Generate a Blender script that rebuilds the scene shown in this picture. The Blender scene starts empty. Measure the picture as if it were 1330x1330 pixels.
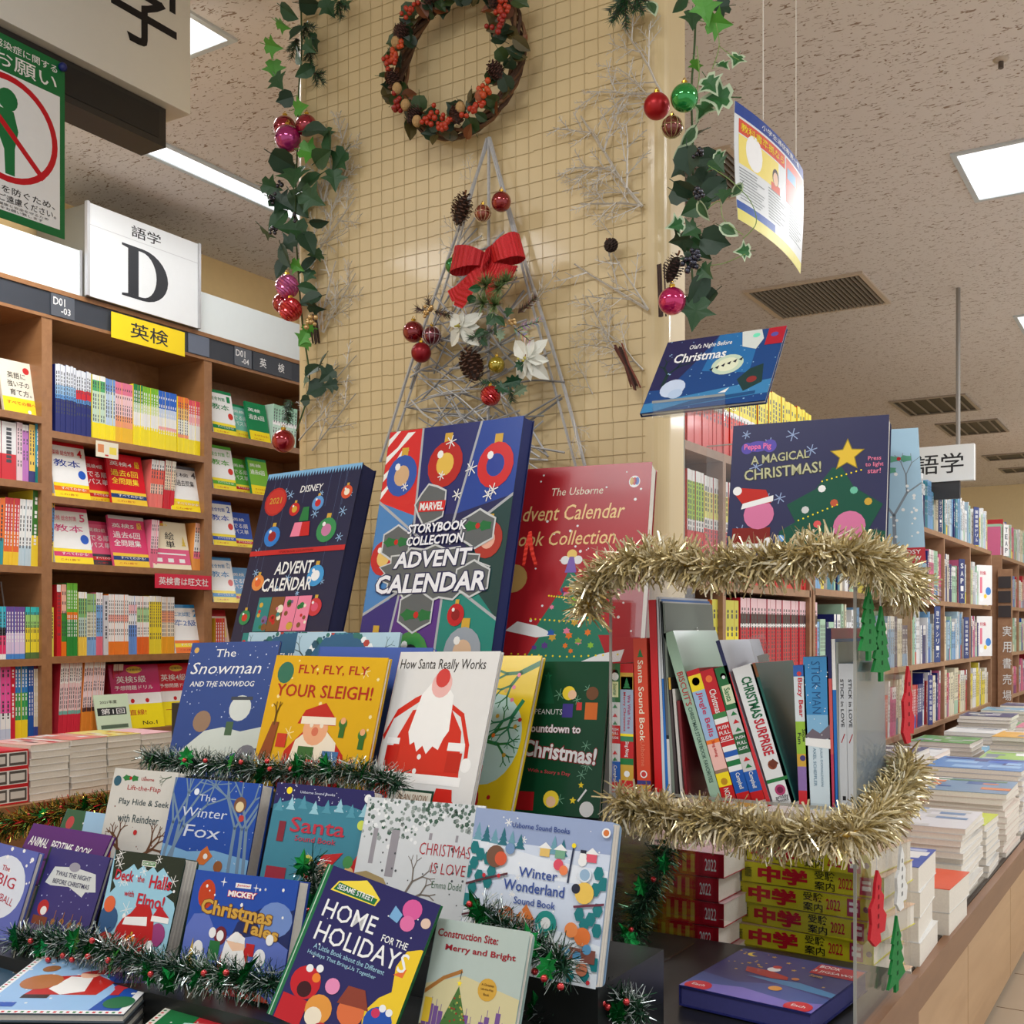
import bpy, bmesh, math, random
import mathutils
from mathutils import Vector, Matrix, Euler
random.seed(7)
SC = bpy.context.scene
COL = SC.collection
# ---------------------------------------------------------------- camera
FPX, HX, HY, CAMZ = 1455.0, 665.0, 815.0, 1.35
ANG = math.atan(895.0 / FPX)
SN, CS = math.sin(ANG), math.cos(ANG)
cd = bpy.data.cameras.new('camera')
cam = bpy.data.objects.new('camera', cd); COL.objects.link(cam)
cam.location = (0, 0, CAMZ); cam.rotation_euler = (math.pi/2, 0, ANG)
cd.sensor_width = 36; cd.lens = FPX/1330*36; cd.shift_y = (HY-665)/1330; cd.clip_start = .02; cd.clip_end = 100
SC.camera = cam
SC.view_settings.view_transform = 'Standard'; SC.view_settings.look = 'None'
SC.view_settings.exposure = EXPO = -0.05; SC.view_settings.gamma = 1
SC.view_settings.use_curve_mapping = False
# ---------------------------------------------------------------- world + shop lights
w = bpy.data.worlds.new('world'); SC.world = w; w.use_nodes = True
w.node_tree.nodes['Background'].inputs[0].default_value = (.97, .985, 1, 1)
w.node_tree.nodes['Background'].inputs[1].default_value = .85
CEIL = 3.1; LK = .95
def area(loc, sx, sy, power, col=(.975, .985, 1)):
    l = bpy.data.lights.new('lamp', 'AREA'); l.shape = 'RECTANGLE'; l.size = sx; l.size_y = sy
    l.energy = power*LK; l.color = col
    o = bpy.data.objects.new('ceiling_lamp_glow', l); COL.objects.link(o); o.location = loc
    return o
# ---------------------------------------------------------------- pixel -> plane helpers (photo measurements)
def ray(px, py):
    r = (px-HX)/FPX
    return Vector((-SN+CS*r, CS+SN*r, -(py-HY)/FPX))
def atY(px, py, Y):
    d = ray(px, py); t = Y/d.y; return Vector((d.x*t, Y, CAMZ+d.z*t))
def atX(px, py, X):
    d = ray(px, py); t = X/d.x; return Vector((X, d.y*t, CAMZ+d.z*t))
def atZ(px, py, Z):
    d = ray(px, py); t = (Z-CAMZ)/d.z; return Vector((d.x*t, d.y*t, Z))
# ---------------------------------------------------------------- colours and materials
def s2l(c):
    c /= 255.0
    return c/12.92 if c <= .04045 else ((c+.055)/1.055)**2.4
NAMED = dict(white=(238,238,236), black=(22,22,26), navy=(28,34,74), red=(196,32,36), dred=(150,22,30), green=(34,120,62),
  dgreen=(16,66,42), blue=(36,92,178), lblue=(150,196,226), sky=(176,212,232), yellow=(248,222,40), gold=(206,164,60), cream=(240,230,205),
  orange=(236,120,36), pink=(236,130,160), mag=(214,40,110), purple=(94,58,140), grey=(150,150,152), lgrey=(208,208,206),
  brown=(128,80,44), teal=(34,130,128), lime=(140,196,60), paper=(232,226,214), dgrey=(70,72,78), silver=(190,190,192))
def C(c):
    if isinstance(c, str): c = NAMED[c]
    return (s2l(c[0]), s2l(c[1]), s2l(c[2]), 1.0)
MATS = {}
def mat(name, rough=.5, metal=0, col=None, noise=.06, nscale=30, bump=0, coat=0, spec=.5, trans=None, emit=None, stretch=(1,1,1), attr=True):
    if name in MATS: return MATS[name]
    m = bpy.data.materials.new(name); m.use_nodes = True
    nt = m.node_tree; b = nt.nodes['Principled BSDF']
    b.inputs['Roughness'].default_value = rough; b.inputs['Metallic'].default_value = metal
    b.inputs['Coat Weight'].default_value = coat; b.inputs['Coat Roughness'].default_value = .08
    b.inputs['Specular IOR Level'].default_value = spec
    if col is None:
        a = nt.nodes.new('ShaderNodeAttribute'); a.attribute_name = 'Col'; src = a.outputs['Color']
    else:
        a = nt.nodes.new('ShaderNodeRGB'); a.outputs[0].default_value = C(col); src = a.outputs[0]
    tc = nt.nodes.new('ShaderNodeTexCoord'); mp = nt.nodes.new('ShaderNodeMapping'); mp.inputs['Scale'].default_value = stretch
    nt.links.new(tc.outputs['Object'], mp.inputs['Vector'])
    n = nt.nodes.new('ShaderNodeTexNoise'); n.inputs['Scale'].default_value = nscale; n.inputs['Detail'].default_value = 4
    nt.links.new(mp.outputs[0], n.inputs['Vector'])
    if noise:
        mr = nt.nodes.new('ShaderNodeMapRange'); mr.inputs[3].default_value = 1-noise*2; mr.inputs[4].default_value = 1+noise*2
        nt.links.new(n.outputs['Fac'], mr.inputs[0])
        mx = nt.nodes.new('ShaderNodeVectorMath'); mx.operation = 'SCALE'
        nt.links.new(src, mx.inputs[0]); nt.links.new(mr.outputs[0], mx.inputs['Scale']); src = mx.outputs[0]
    nt.links.new(src, b.inputs['Base Color'])
    if bump:
        bp = nt.nodes.new('ShaderNodeBump'); bp.inputs['Strength'].default_value = bump; bp.inputs['Distance'].default_value = .002
        nt.links.new(n.outputs['Fac'], bp.inputs['Height']); nt.links.new(bp.outputs[0], b.inputs['Normal'])
    if emit:
        b.inputs['Emission Color'].default_value = C(emit[0]); b.inputs['Emission Strength'].default_value = emit[1]
    MATS[name] = m; return m
def M(name): return MATS[name]
mat('print_matt', .42, noise=.02, nscale=60, spec=.28)
mat('print_gloss', .28, noise=.015, nscale=40, coat=.08, spec=.28)
mat('gold_print', .3, metal=.55, noise=.02, nscale=30, coat=.4)
mat('board', .55, noise=.03)
mat('page_edge', .8, noise=.05, nscale=200, stretch=(1,1,1))
mat('foil', .18, metal=.9, noise=.05)
mat('satin_foil', .28, metal=.65, noise=.1)
mat('leaf_mat', .38, noise=.14, nscale=60, bump=.2)
mat('bark', .75, noise=.2, nscale=120, bump=.5)
mat('silver_paint', .38, metal=.5, noise=.12, nscale=150, bump=.3)
mat('bauble_gloss', .08, metal=.55, noise=.03, coat=1)
mat('bauble_matt', .35, metal=.4, noise=.03)
mat('fabric', .6, noise=.1, nscale=300, bump=.5)
mat('felt', .9, noise=.08, nscale=250, bump=.3)
mat('metal_dark', .45, metal=.3, noise=.03)
mat('plastic', .35, noise=.02)
mat('sign_white', .55, noise=.01)
def wood_mat(name, c1, c2, scale=6, rough=.4, stretch=(1, .12, 1)):
    m = bpy.data.materials.new(name); m.use_nodes = True; nt = m.node_tree; b = nt.nodes['Principled BSDF']
    tc = nt.nodes.new('ShaderNodeTexCoord'); mp = nt.nodes.new('ShaderNodeMapping'); mp.inputs['Scale'].default_value = stretch
    n = nt.nodes.new('ShaderNodeTexNoise'); n.inputs['Scale'].default_value = scale*6; n.inputs['Detail'].default_value = 8; n.inputs['Distortion'].default_value = .6
    r = nt.nodes.new('ShaderNodeValToRGB'); r.color_ramp.elements[0].position = .3; r.color_ramp.elements[1].position = .7
    r.color_ramp.elements[0].color = C(c1); r.color_ramp.elements[1].color = C(c2)
    nt.links.new(tc.outputs['Object'], mp.inputs[0]); nt.links.new(mp.outputs[0], n.inputs['Vector'])
    nt.links.new(n.outputs['Fac'], r.inputs[0]); nt.links.new(r.outputs[0], b.inputs['Base Color']); b.inputs['Roughness'].default_value = rough
    MATS[name] = m; return m
wood_mat('shelf_wood', (142,98,62), (160,114,74), 5)
wood_mat('case_wood', (150,112,84), (168,128,98), 5)
wood_mat('panel_wood', (186,146,104), (200,162,120), 3, .3)
wood_mat('edge_wood', (118,78,46), (134,92,58), 5)
def acrylic_mat():
    m = bpy.data.materials.new('clear_acrylic'); m.use_nodes = True; nt = m.node_tree
    nt.nodes.remove(nt.nodes['Principled BSDF']); out = nt.nodes['Material Output']
    t = nt.nodes.new('ShaderNodeBsdfTransparent'); t.inputs[0].default_value = (.95, .95, .945, 1)
    g = nt.nodes.new('ShaderNodeBsdfGlossy'); g.inputs['Roughness'].default_value = .06
    f = nt.nodes.new('ShaderNodeLayerWeight'); f.inputs['Blend'].default_value = .12
    n = nt.nodes.new('ShaderNodeTexNoise'); n.inputs['Scale'].default_value = 9
    bp = nt.nodes.new('ShaderNodeBump'); bp.inputs['Strength'].default_value = .08; nt.links.new(n.outputs['Fac'], bp.inputs['Height'])
    nt.links.new(bp.outputs[0], g.inputs['Normal'])
    mx = nt.nodes.new('ShaderNodeMixShader'); nt.links.new(f.outputs['Facing'], mx.inputs[0])
    mr = nt.nodes.new('ShaderNodeMapRange'); mr.inputs[3].default_value = .04; mr.inputs[4].default_value = .6
    nt.links.new(f.outputs['Facing'], mr.inputs[0]); nt.links.new(mr.outputs[0], mx.inputs[0])
    nt.links.new(t.outputs[0], mx.inputs[1]); nt.links.new(g.outputs[0], mx.inputs[2]); nt.links.new(mx.outputs[0], out.inputs['Surface'])
    MATS['clear_acrylic'] = m
acrylic_mat()
def edge_mat():
    m = bpy.data.materials.new('acrylic_edge'); m.use_nodes = True; b = m.node_tree.nodes['Principled BSDF']
    n = m.node_tree.nodes.new('ShaderNodeTexNoise'); r = m.node_tree.nodes.new('ShaderNodeValToRGB')
    r.color_ramp.elements[0].color = C((150,150,142)); r.color_ramp.elements[1].color = C((190,190,182))
    m.node_tree.links.new(n.outputs['Fac'], r.inputs[0]); m.node_tree.links.new(r.outputs[0], b.inputs['Base Color'])
    b.inputs['Roughness'].default_value = .15; b.inputs['Alpha'].default_value = .6
    MATS['acrylic_edge'] = m
edge_mat()
def ceiling_mat():
    m = bpy.data.materials.new('fissured_ceiling_board'); m.use_nodes = True; nt = m.node_tree; b = nt.nodes['Principled BSDF']
    b.inputs['Roughness'].default_value = .95; b.inputs['Specular IOR Level'].default_value = .1
    tc = nt.nodes.new('ShaderNodeTexCoord')
    def fiss(rotz, scale, lo, off):
        mp = nt.nodes.new('ShaderNodeMapping'); mp.inputs['Rotation'].default_value = (0, 0, rotz); mp.inputs['Scale'].default_value = (1, 2.6, 1); mp.inputs['Location'].default_value = (off, off*2, 0)
        ns = nt.nodes.new('ShaderNodeTexNoise'); ns.inputs['Scale'].default_value = scale; ns.inputs['Detail'].default_value = 1.5; ns.inputs['Distortion'].default_value = 1.2
        nt.links.new(tc.outputs['Object'], mp.inputs[0]); nt.links.new(mp.outputs[0], ns.inputs['Vector'])
        mr = nt.nodes.new('ShaderNodeMapRange'); mr.inputs[1].default_value = lo; mr.inputs[2].default_value = lo+.035
        nt.links.new(ns.outputs['Fac'], mr.inputs[0]); return mr.outputs[0]
    a1 = fiss(.3, 34, .645, 0); a2 = fiss(1.9, 30, .65, 3.3)
    mx = nt.nodes.new('ShaderNodeMath'); mx.operation = 'MAXIMUM'; nt.links.new(a1, mx.inputs[0]); nt.links.new(a2, mx.inputs[1])
    mc = nt.nodes.new('ShaderNodeMix'); mc.data_type = 'RGBA'
    mc.inputs['A'].default_value = C((230,224,220)); mc.inputs['B'].default_value = C((160,140,124))
    nt.links.new(mx.outputs[0], mc.inputs['Factor']); nt.links.new(mc.outputs['Result'], b.inputs['Base Color'])
    bp = nt.nodes.new('ShaderNodeBump'); bp.invert = True; bp.inputs['Strength'].default_value = .5; bp.inputs['Distance'].default_value = .003
    nt.links.new(mx.outputs[0], bp.inputs['Height']); nt.links.new(bp.outputs[0], b.inputs['Normal'])
    MATS['ceiling'] = m
ceiling_mat()
# ---------------------------------------------------------------- mesh builder
class MB:
    def __init__(s): s.v = []; s.f = []; s.c = []; s.m = []; s.mats = []
    def mi(s, m):
        if m not in s.mats: s.mats.append(m)
        return s.mats.index(m)
    def face(s, pts, col='white', m='board'):
        i = len(s.v); s.v += [tuple(p) for p in pts]; s.f.append(tuple(range(i, i+len(pts)))); s.c.append(C(col) if not (isinstance(col, tuple) and len(col) == 4) else col); s.m.append(s.mi(m))
    def mesh(s, verts, faces, col='white', m='board'):
        i = len(s.v); s.v += [tuple(p) for p in verts]; cc = C(col) if not (isinstance(col, tuple) and len(col) == 4) else col; k = s.mi(m)
        for f in faces: s.f.append(tuple(i+j for j in f)); s.c.append(cc); s.m.append(k)
    def box(s, x0, x1, y0, y1, z0, z1, col='white', m='board', mx=None):
        V = [Vector(p) for p in ((x0,y0,z0),(x1,y0,z0),(x1,y1,z0),(x0,y1,z0),(x0,y0,z1),(x1,y0,z1),(x1,y1,z1),(x0,y1,z1))]
        if mx is not None: V = [mx @ p for p in V]
        s.mesh(V, [(0,3,2,1),(4,5,6,7),(0,1,5,4),(1,2,6,5),(2,3,7,6),(3,0,4,7)], col, m)
    def tube(s, pts, r, n=5, col='white', m='bark', r1=None):
        pts = [Vector(p) for p in pts]; V = []; F = []; N = len(pts)
        for k, p in enumerate(pts):
            t = (pts[min(k+1, N-1)]-pts[max(k-1, 0)]).normalized()
            a = t.orthogonal().normalized() if k == 0 else (pa - t*pa.dot(t)).normalized()
            pa = a; b = t.cross(a); rr = r if r1 is None else r+(r1-r)*k/max(1, N-1)
            for j in range(n):
                q = 2*math.pi*j/n; V.append(p+(a*math.cos(q)+b*math.sin(q))*rr)
        for k in range(N-1):
            for j in range(n):
                F.append((k*n+j, k*n+(j+1)%n, (k+1)*n+(j+1)%n, (k+1)*n+j))
        F.append(tuple(range(n-1, -1, -1))); F.append(tuple((N-1)*n+j for j in range(n)))
        s.mesh(V, F, col, m)
    def ball(s, c, r, col='white', m='board', nu=10, nv=7, sz=1.0):
        c = Vector(c); V = [c+Vector((0,0,r*sz))]; F = []
        for i in range(1, nv):
            a = math.pi*i/nv
            for j in range(nu):
                b = 2*math.pi*j/nu; V.append(c+Vector((r*math.sin(a)*math.cos(b), r*math.sin(a)*math.sin(b), r*sz*math.cos(a))))
        V.append(c-Vector((0,0,r*sz))); L = len(V)-1
        for j in range(nu):
            F.append((0, 1+j, 1+(j+1)%nu)); F.append((L, L-nu+(j+1)%nu, L-nu+j))
        for i in range(nv-2):
            for j in range(nu): F.append((1+i*nu+j, 1+(i+1)*nu+j, 1+(i+1)*nu+(j+1)%nu, 1+i*nu+(j+1)%nu))
        s.mesh(V, F, col, m)
    def prism(s, pts, y0, y1, col='white', m='board'):   # outline in x,z, extruded along y (convex or not)
        n = len(pts); a = [Vector((p[0], y0, p[1])) for p in pts]; b = [Vector((p[0], y1, p[1])) for p in pts]
        tr = mathutils.geometry.tessellate_polygon([[Vector((p[0], p[1], 0)) for p in pts]])
        s.mesh(a+b, [tuple(t) for t in tr]+[tuple(n+i for i in reversed(t)) for t in tr]+[(i, (i+1)%n, n+(i+1)%n, n+i) for i in range(n)], col, m)
    def data(s, name, smooth=False):
        me = bpy.data.meshes.new(name); me.from_pydata(s.v, [], s.f)
        for m in s.mats: me.materials.append(M(m))
        me.polygons.foreach_set('material_index', s.m)
        at = me.color_attributes.new('Col', 'FLOAT_COLOR', 'CORNER'); buf = []
        for f, c in zip(s.f, s.c): buf += list(c)*len(f)
        at.data.foreach_set('color', buf)
        if smooth: me.polygons.foreach_set('use_smooth', [True]*len(s.f))
        me.update(); return me
    def build(s, name, parent=None, loc=None, rot=None, smooth=False):
        return put(name, s.data(name, smooth), parent, loc, rot)
def put(name, me, parent=None, loc=None, rot=None, scale=None):
    o = bpy.data.objects.new(name, me); COL.objects.link(o)
    if parent is not None: o.parent = parent
    if loc is not None: o.location = loc
    if rot is not None: o.rotation_euler = rot
    if scale is not None: o.scale = (scale,)*3 if not hasattr(scale, '__len__') else scale
    return o
def tag(o, label=None, cat=None, group=None, kind=None):
    if label:
        o['label'] = label
        if len(label.split()) > 16: print('LONG', label)
    if cat: o['category'] = cat
    if group: o['group'] = group
    if kind: o['kind'] = kind
    return o
def empty(name, loc, label, cat, group=None, rot=None):
    o = bpy.data.objects.new(name, None); COL.objects.link(o); o.location = loc; o.empty_display_size = .05
    if rot is not None: o.rotation_euler = rot
    return tag(o, label, cat, group)
def struct(o): o['kind'] = 'structure'; return o
def copy_tree(o, parent=None):
    c = o.copy(); COL.objects.link(c); c.parent = parent
    for ch in o.children: copy_tree(ch, c)
    return c
# ---------------------------------------------------------------- flat print: text and shapes on a cover
_fc = bpy.data.curves.new('lettering', 'FONT'); _fc.resolution_u = 2
_fo = bpy.data.objects.new('lettering', _fc)
_gc = {}
def glyphs(text, bold=0.0, shear=0.0):
    k = (text, bold, shear)
    if k not in _gc:
        _fc.body = text; _fc.offset = bold; _fc.shear = shear
        me = _fo.to_mesh(); me.calc_loop_triangles()
        V = [(v.co.x, v.co.y) for v in me.vertices]; T = [tuple(t.vertices) for t in me.loop_triangles]
        _fo.to_mesh_clear()
        if not V: V = [(0,0),(1,0),(1,1)]; T = []
        xs = [v[0] for v in V]; ys = [v[1] for v in V]
        _gc[k] = (V, T, min(xs), max(xs), min(ys), max(ys))
    return _gc[k]
def clip(poly, w, h):
    def cut(P, ins, inter):
        o = []
        for i in range(len(P)):
            a, b = P[i-1], P[i]
            if ins(b):
                if not ins(a): o.append(inter(a, b))
                o.append(b)
            elif ins(a): o.append(inter(a, b))
        return o
    def ix(c): return lambda a, b: (c, a[1]+(b[1]-a[1])*(c-a[0])/(b[0]-a[0]))
    def iy(c): return lambda a, b: (a[0]+(b[0]-a[0])*(c-a[1])/(b[1]-a[1]), c)
    for ins, it in ((lambda p: p[0] >= 0, ix(0)), (lambda p: p[0] <= w, ix(w)), (lambda p: p[1] >= 0, iy(0)), (lambda p: p[1] <= h, iy(h))):
        poly = cut(poly, ins, it)
        if len(poly) < 3: return []
    return poly
class Cv:
    """flat print in fractions of a w x h cover, x right, y up; each call is one ink layer"""
    def __init__(s, w, h, mat='print_gloss'): s.w = w; s.h = h; s.L = 0; s.art = MB(); s.txt = MB(); s.mat = mat
    def _add(s, polys, col, mb=None, step=True):
        if step: s.L += 1
        y = -.00025-.00003*(s.L+(12 if mb is s.txt else 0)); mb = mb or s.art
        for i, P in enumerate(polys):
            P = clip(P, s.w, s.h); yy = y-(0 if mb is s.txt else (i % 7)*4e-6)
            if len(P) >= 3: mb.face([(p[0]-s.w/2, yy, p[1]) for p in P], col, s.mat)
    def P(s, pts, col, step=True):
        q = [(a*s.w, b*s.h) for a, b in pts]
        if len(q) > 4 or True:
            tr = mathutils.geometry.tessellate_polygon([[Vector((a, b, 0)) for a, b in q]])
            s._add([[q[i] for i in t] for t in tr], col, step=step)
    def R(s, x0, y0, x1, y1, col, step=True): s._add([[(x0*s.w, y0*s.h), (x1*s.w, y0*s.h), (x1*s.w, y1*s.h), (x0*s.w, y1*s.h)]], col, step=step)
    def C(s, x, y, r, col, n=16, step=True, sy=1):   # r in fraction of width
        s._add([[(x*s.w+r*s.w*math.cos(2*math.pi*i/n), y*s.h+sy*r*s.w*math.sin(2*math.pi*i/n)) for i in range(n)]], col, step=step)
    def Ln(s, pts, wd, col, step=True):
        out = []; q = [(a*s.w, b*s.h) for a, b in pts]; d = wd*s.w/2
        for a, b in zip(q, q[1:]):
            t = Vector((b[0]-a[0], b[1]-a[1])); 
            if t.length < 1e-7: continue
            t.normalize(); n = Vector((-t.y, t.x))*d; t = t*d*.6
            out.append([(a[0]-n.x-t.x, a[1]-n.y-t.y), (b[0]-n.x+t.x, b[1]-n.y+t.y), (b[0]+n.x+t.x, b[1]+n.y+t.y), (a[0]+n.x-t.x, a[1]+n.y-t.y)])
        s._add(out, col, step=step)
    def T(s, text, x, y, wd, hh=None, col='white', bold=.01, shear=0, rot=0, ol=None, olw=.035, step=True):
        """text with its bounding box centred at x,y, box width wd (fraction of w), height hh (fraction of h)"""
        if any(ord(ch) > 0x2e80 for ch in text) and bold < .05: bold = min(bold, .006)
        V, T, x0, x1, y0, y1 = glyphs(text, bold, shear)
        sx = wd*s.w/(x1-x0); sy = hh*s.h/(y1-y0) if hh else sx
        def go(V, T, c):
            ca, sa = math.cos(math.radians(rot)), math.sin(math.radians(rot)); q = []
            for a, b in V:
                a = (a-(x0+x1)/2)*sx; b = (b-(y0+y1)/2)*sy
                q.append((x*s.w+a*ca-b*sa, y*s.h+a*sa+b*ca))
            s._add([[q[i] for i in t] for t in T], c, s.txt, step=step)
        if ol is not None:
            V2, T2, *_ = glyphs(text, bold+olw, shear); go(V2, T2, ol)
        go(V, T, col)
    def star(s, x, y, r, col, n=5, inner=.45, step=True, rot=90):
        pts = []
        for i in range(2*n):
            a = math.radians(rot)+math.pi*i/n; rr = r if i % 2 == 0 else r*inner
            pts.append((x+rr*math.cos(a), y+rr*math.sin(a)*s.w/s.h))
        s.P(pts, col, step=step)
    def flake(s, x, y, r, col, step=True, wd=.006):
        k = s.w/s.h
        for i in range(3):
            a = math.pi*i/3+.3
            s.Ln([(x-r*math.cos(a), y-r*math.sin(a)*k), (x+r*math.cos(a), y+r*math.sin(a)*k)], wd, col, step=(step and i == 0))
    def dots(s, n, col, r=.006, box=(0,0,1,1), seed=1, flakes=0):
        rg = random.Random(seed)
        for i in range(n): s.C(rg.uniform(box[0], box[2]), rg.uniform(box[1], box[3]), r*rg.uniform(.6, 1.4), col, n=6, step=(i == 0))
        for i in range(flakes): s.flake(rg.uniform(box[0], box[2]), rg.uniform(box[1], box[3]), r*4.5*rg.uniform(.6, 1.3), col, step=(i == 0))
    def bauble(s, x, y, r, col, c2='gold'):
        s.R(x-r*.22, y+r*.9*s.w/s.h, x+r*.22, y+r*1.35*s.w/s.h, 'gold'); s.C(x, y, r, col); s.C(x, y, r*.5, c2); s.C(x-r*.35, y+r*.3, r*.18, 'white', n=8)
    def tree(s, x, y, wd, ht, col='green', tiers=3):
        for i in range(tiers):
            a = y+ht*i/tiers*.85; ww = wd*(1-i/(tiers+.6))/2
            s.P([(x-ww, a), (x+ww, a), (x, a+ht*(1.15/tiers+.12))], col)
    def holly(s, x, y, r, col='green', rot=0):
        for sgn in (-1, 1):
            pts = []
            for i in range(10):
                a = 2*math.pi*i/10; rr = r*(1 if i % 2 else .72)
                pts.append((x+sgn*r*.9+rr*math.cos(a), y+rr*.55*math.sin(a)*s.w/s.h))
            s.P(pts, col)
        s.C(x, y, r*.3, 'red', n=8)
    def branch(s, x, y, ang, ln, col, wd=.02, depth=3, seed=1):
        rg = random.Random(seed); segs = []
        def rec(x, y, a, l, w, d):
            x2 = x+l*math.cos(a); y2 = y+l*math.sin(a)*s.w/s.h
            segs.append(((x, y), (x2, y2), w))
            if d: 
                for da in (-.5, .45): rec(x2, y2, a+da+rg.uniform(-.2, .2), l*.72, w*.65, d-1)
        rec(x, y, ang, ln, wd, depth); s.L += 1
        for a, b, w in segs: s.Ln([a, b], w, col, step=False)
    def build(s, parent):
        if s.art.f: s.art.build('cover_print', parent)
        if s.txt.f: s.txt.build('title_lettering', parent)
# ---------------------------------------------------------------- books
def book(label, w, h, t, loc, yaw=0, lean=20, roll=0, cover='navy', spine=None, art=None, name='picture_book', cat='book', group=None, mat='print_gloss', extra=0, page='paper', rounded=False, base=None):
    R = Euler((0,0,math.radians(yaw))).to_matrix() @ Euler((-math.radians(lean),0,0)).to_matrix() @ Euler((0,math.radians(roll),0)).to_matrix()
    o = empty(name, loc, label, cat, group, R.to_euler()); b = MB()
    c = min(.0022, t*.2); W = w/2
    if rounded:
        def outline():
            r = .008; pts = [(-W, 0)]
            for cx, cz, a0 in ((W-r, r, -90), (W-r, h-r, 0)):
                for i in range(5):
                    a = math.radians(a0+90*i/4); pts.append((cx+r*math.cos(a), cz+r*math.sin(a)))
            pts.append((-W, h)); return pts
        b.prism(outline(), 0, c, cover, mat); b.prism(outline(), t-c, t, cover, mat)
    else:
        b.box(-W, W, 0, c, 0, h, cover, mat); b.box(-W, W, t-c, t, 0, h, cover, mat)
    b.box(-W-.0008, -W+c*.6, 0, t, 0, h, spine or cover, mat)
    b.build('cover', o)
    p = MB(); n = max(1, int(t/.004)) if rounded else 1
    for i in range(n):
        a = c+(t-2*c)*i/n; p.box(-W+c, W-.002, a+.0002, a+(t-2*c)/n-.0002, .002, h-.002, page if i % 2 == 0 else (214,208,198), 'page_edge')
    p.build('page_block', o)
    if art:
        cv = Cv(w, h, mat); art(cv); cv.build(o)
    return o
_kinds = {}
def spine_mesh(t, h, d, bands, side, paper=True):
    k = (round(t,4), round(h,4), round(d,3), str(bands), str(side))
    if k in _kinds: return _kinds[k]
    b = MB(); W = t/2
    z = 0
    for fr, col in bands:
        z1 = h*fr; b.face([(-W,0,z),(W,0,z),(W,0,z1),(-W,0,z1)], col, 'print_gloss'); z = z1
    for s_ in (-1, 1):
        b.face([(s_*W,0,0),(s_*W,0,h),(s_*W,d,h),(s_*W,d,0)], side, 'print_gloss')
    b.face([(-W,0,h),(W,0,h),(W,.002,h),(-W,.002,h)], bands[-1][1], 'print_gloss')
    b.face([(-W*.8,.002,h-.002),(W*.8,.002,h-.002),(W*.8,d,h-.002),(-W*.8,d,h-.002)], 'paper', 'page_edge')
    b.face([(-W,d,0),(-W,d,h),(W,d,h),(W,d,0)], 'paper', 'page_edge')
    # printed title strokes down the spine
    rg = random.Random(len(_kinds)); zt = .90*h; dark = 'white' if sum(C(bands[-1][1])[:3]) < 1.0 else 'dgrey'
    while zt > .30*h:
        l = rg.uniform(.006, .014); b.face([(-W*.35,-.0003,zt-l),(W*.35,-.0003,zt-l),(W*.35,-.0003,zt),(-W*.35,-.0003,zt)], dark, 'print_gloss'); zt -= l+.004+(rg.random() < .2)*.02
    me = b.data('shelf_book'); _kinds[k] = me; return me
# ================================================================ room
def slab(name, x0, x1, y0, y1, z0, z1, col, m):
    b = MB(); b.box(x0, x1, y0, y1, z0, z1, col, m); return struct(b.build(name))
mat('floor_tile', .25, noise=.05, nscale=3)
mat('wall_paint', .8, noise=.02)
fl = slab('floor', -4.3, 4, -3, 15, -.05, 0, (184,170,150), 'floor_tile')
ceil_ = slab('ceiling', -4.3, 4, -3, 15, CEIL, CEIL+.05, 'white', 'ceiling')
slab('wall_left', -4.1, -3.99, -3, 15, 0, CEIL, (240,208,150), 'wall_paint')  # warm light wash above the bookcases is mixed into this wall colour
slab('wall_back', -4, 4, 14.9, 15, 0, CEIL, (246,228,184), 'wall_paint')
b = MB()   # floor tile joints in view
for i in range(12):
    y = 2.5+i*.45; b.box(-.62, 1.2, y, y+.004, 0, .0008, (120,96,70), 'floor_tile')
for i in range(4):
    x = -.45+i*.45; b.box(x, x+.004, 2, 9, 0, .0008, (120,96,70), 'floor_tile')
o = b.build('tile_joint', fl); o['kind'] = 'stuff'
# ---------------------------------------------------------------- ceiling fixtures
mat('lamp_glow', .5, col=(250,252,255), emit=((246,250,255), 1.6), noise=0)
def ceiling_light(cx, cy, sx, sy, label, power, split=True, n=2):
    o = empty('ceiling_light', (cx, cy, CEIL), label, 'ceiling light', 'recessed ceiling lights')
    b = MB(); t = .02
    for a in ((-sx/2-t, sx/2+t, -sy/2-t, -sy/2), (-sx/2-t, sx/2+t, sy/2, sy/2+t), (-sx/2-t, -sx/2, -sy/2, sy/2), (sx/2, sx/2+t, -sy/2, sy/2)):
        b.box(*a, -.008, 0, (206,214,218), 'metal_dark')
    b.build('frame', o)
    if split:
        b = MB()
        for i in range(1, n): 
            x = -sx/2+sx*i/n; b.box(x-.018, x+.018, -sy/2, sy/2, -.024, 0, (196,212,220), 'plastic')
        b.build('divider', o)
    b = MB(); b.box(-sx/2, sx/2, -sy/2, sy/2, -.003, -.001, 'white', 'lamp_glow'); b.build('diffuser', o)
    l = area((0, 0, -.014), sx*.94, sy*.94, power); l.parent = o; l.name = 'lamp_glow'
    return o
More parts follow.
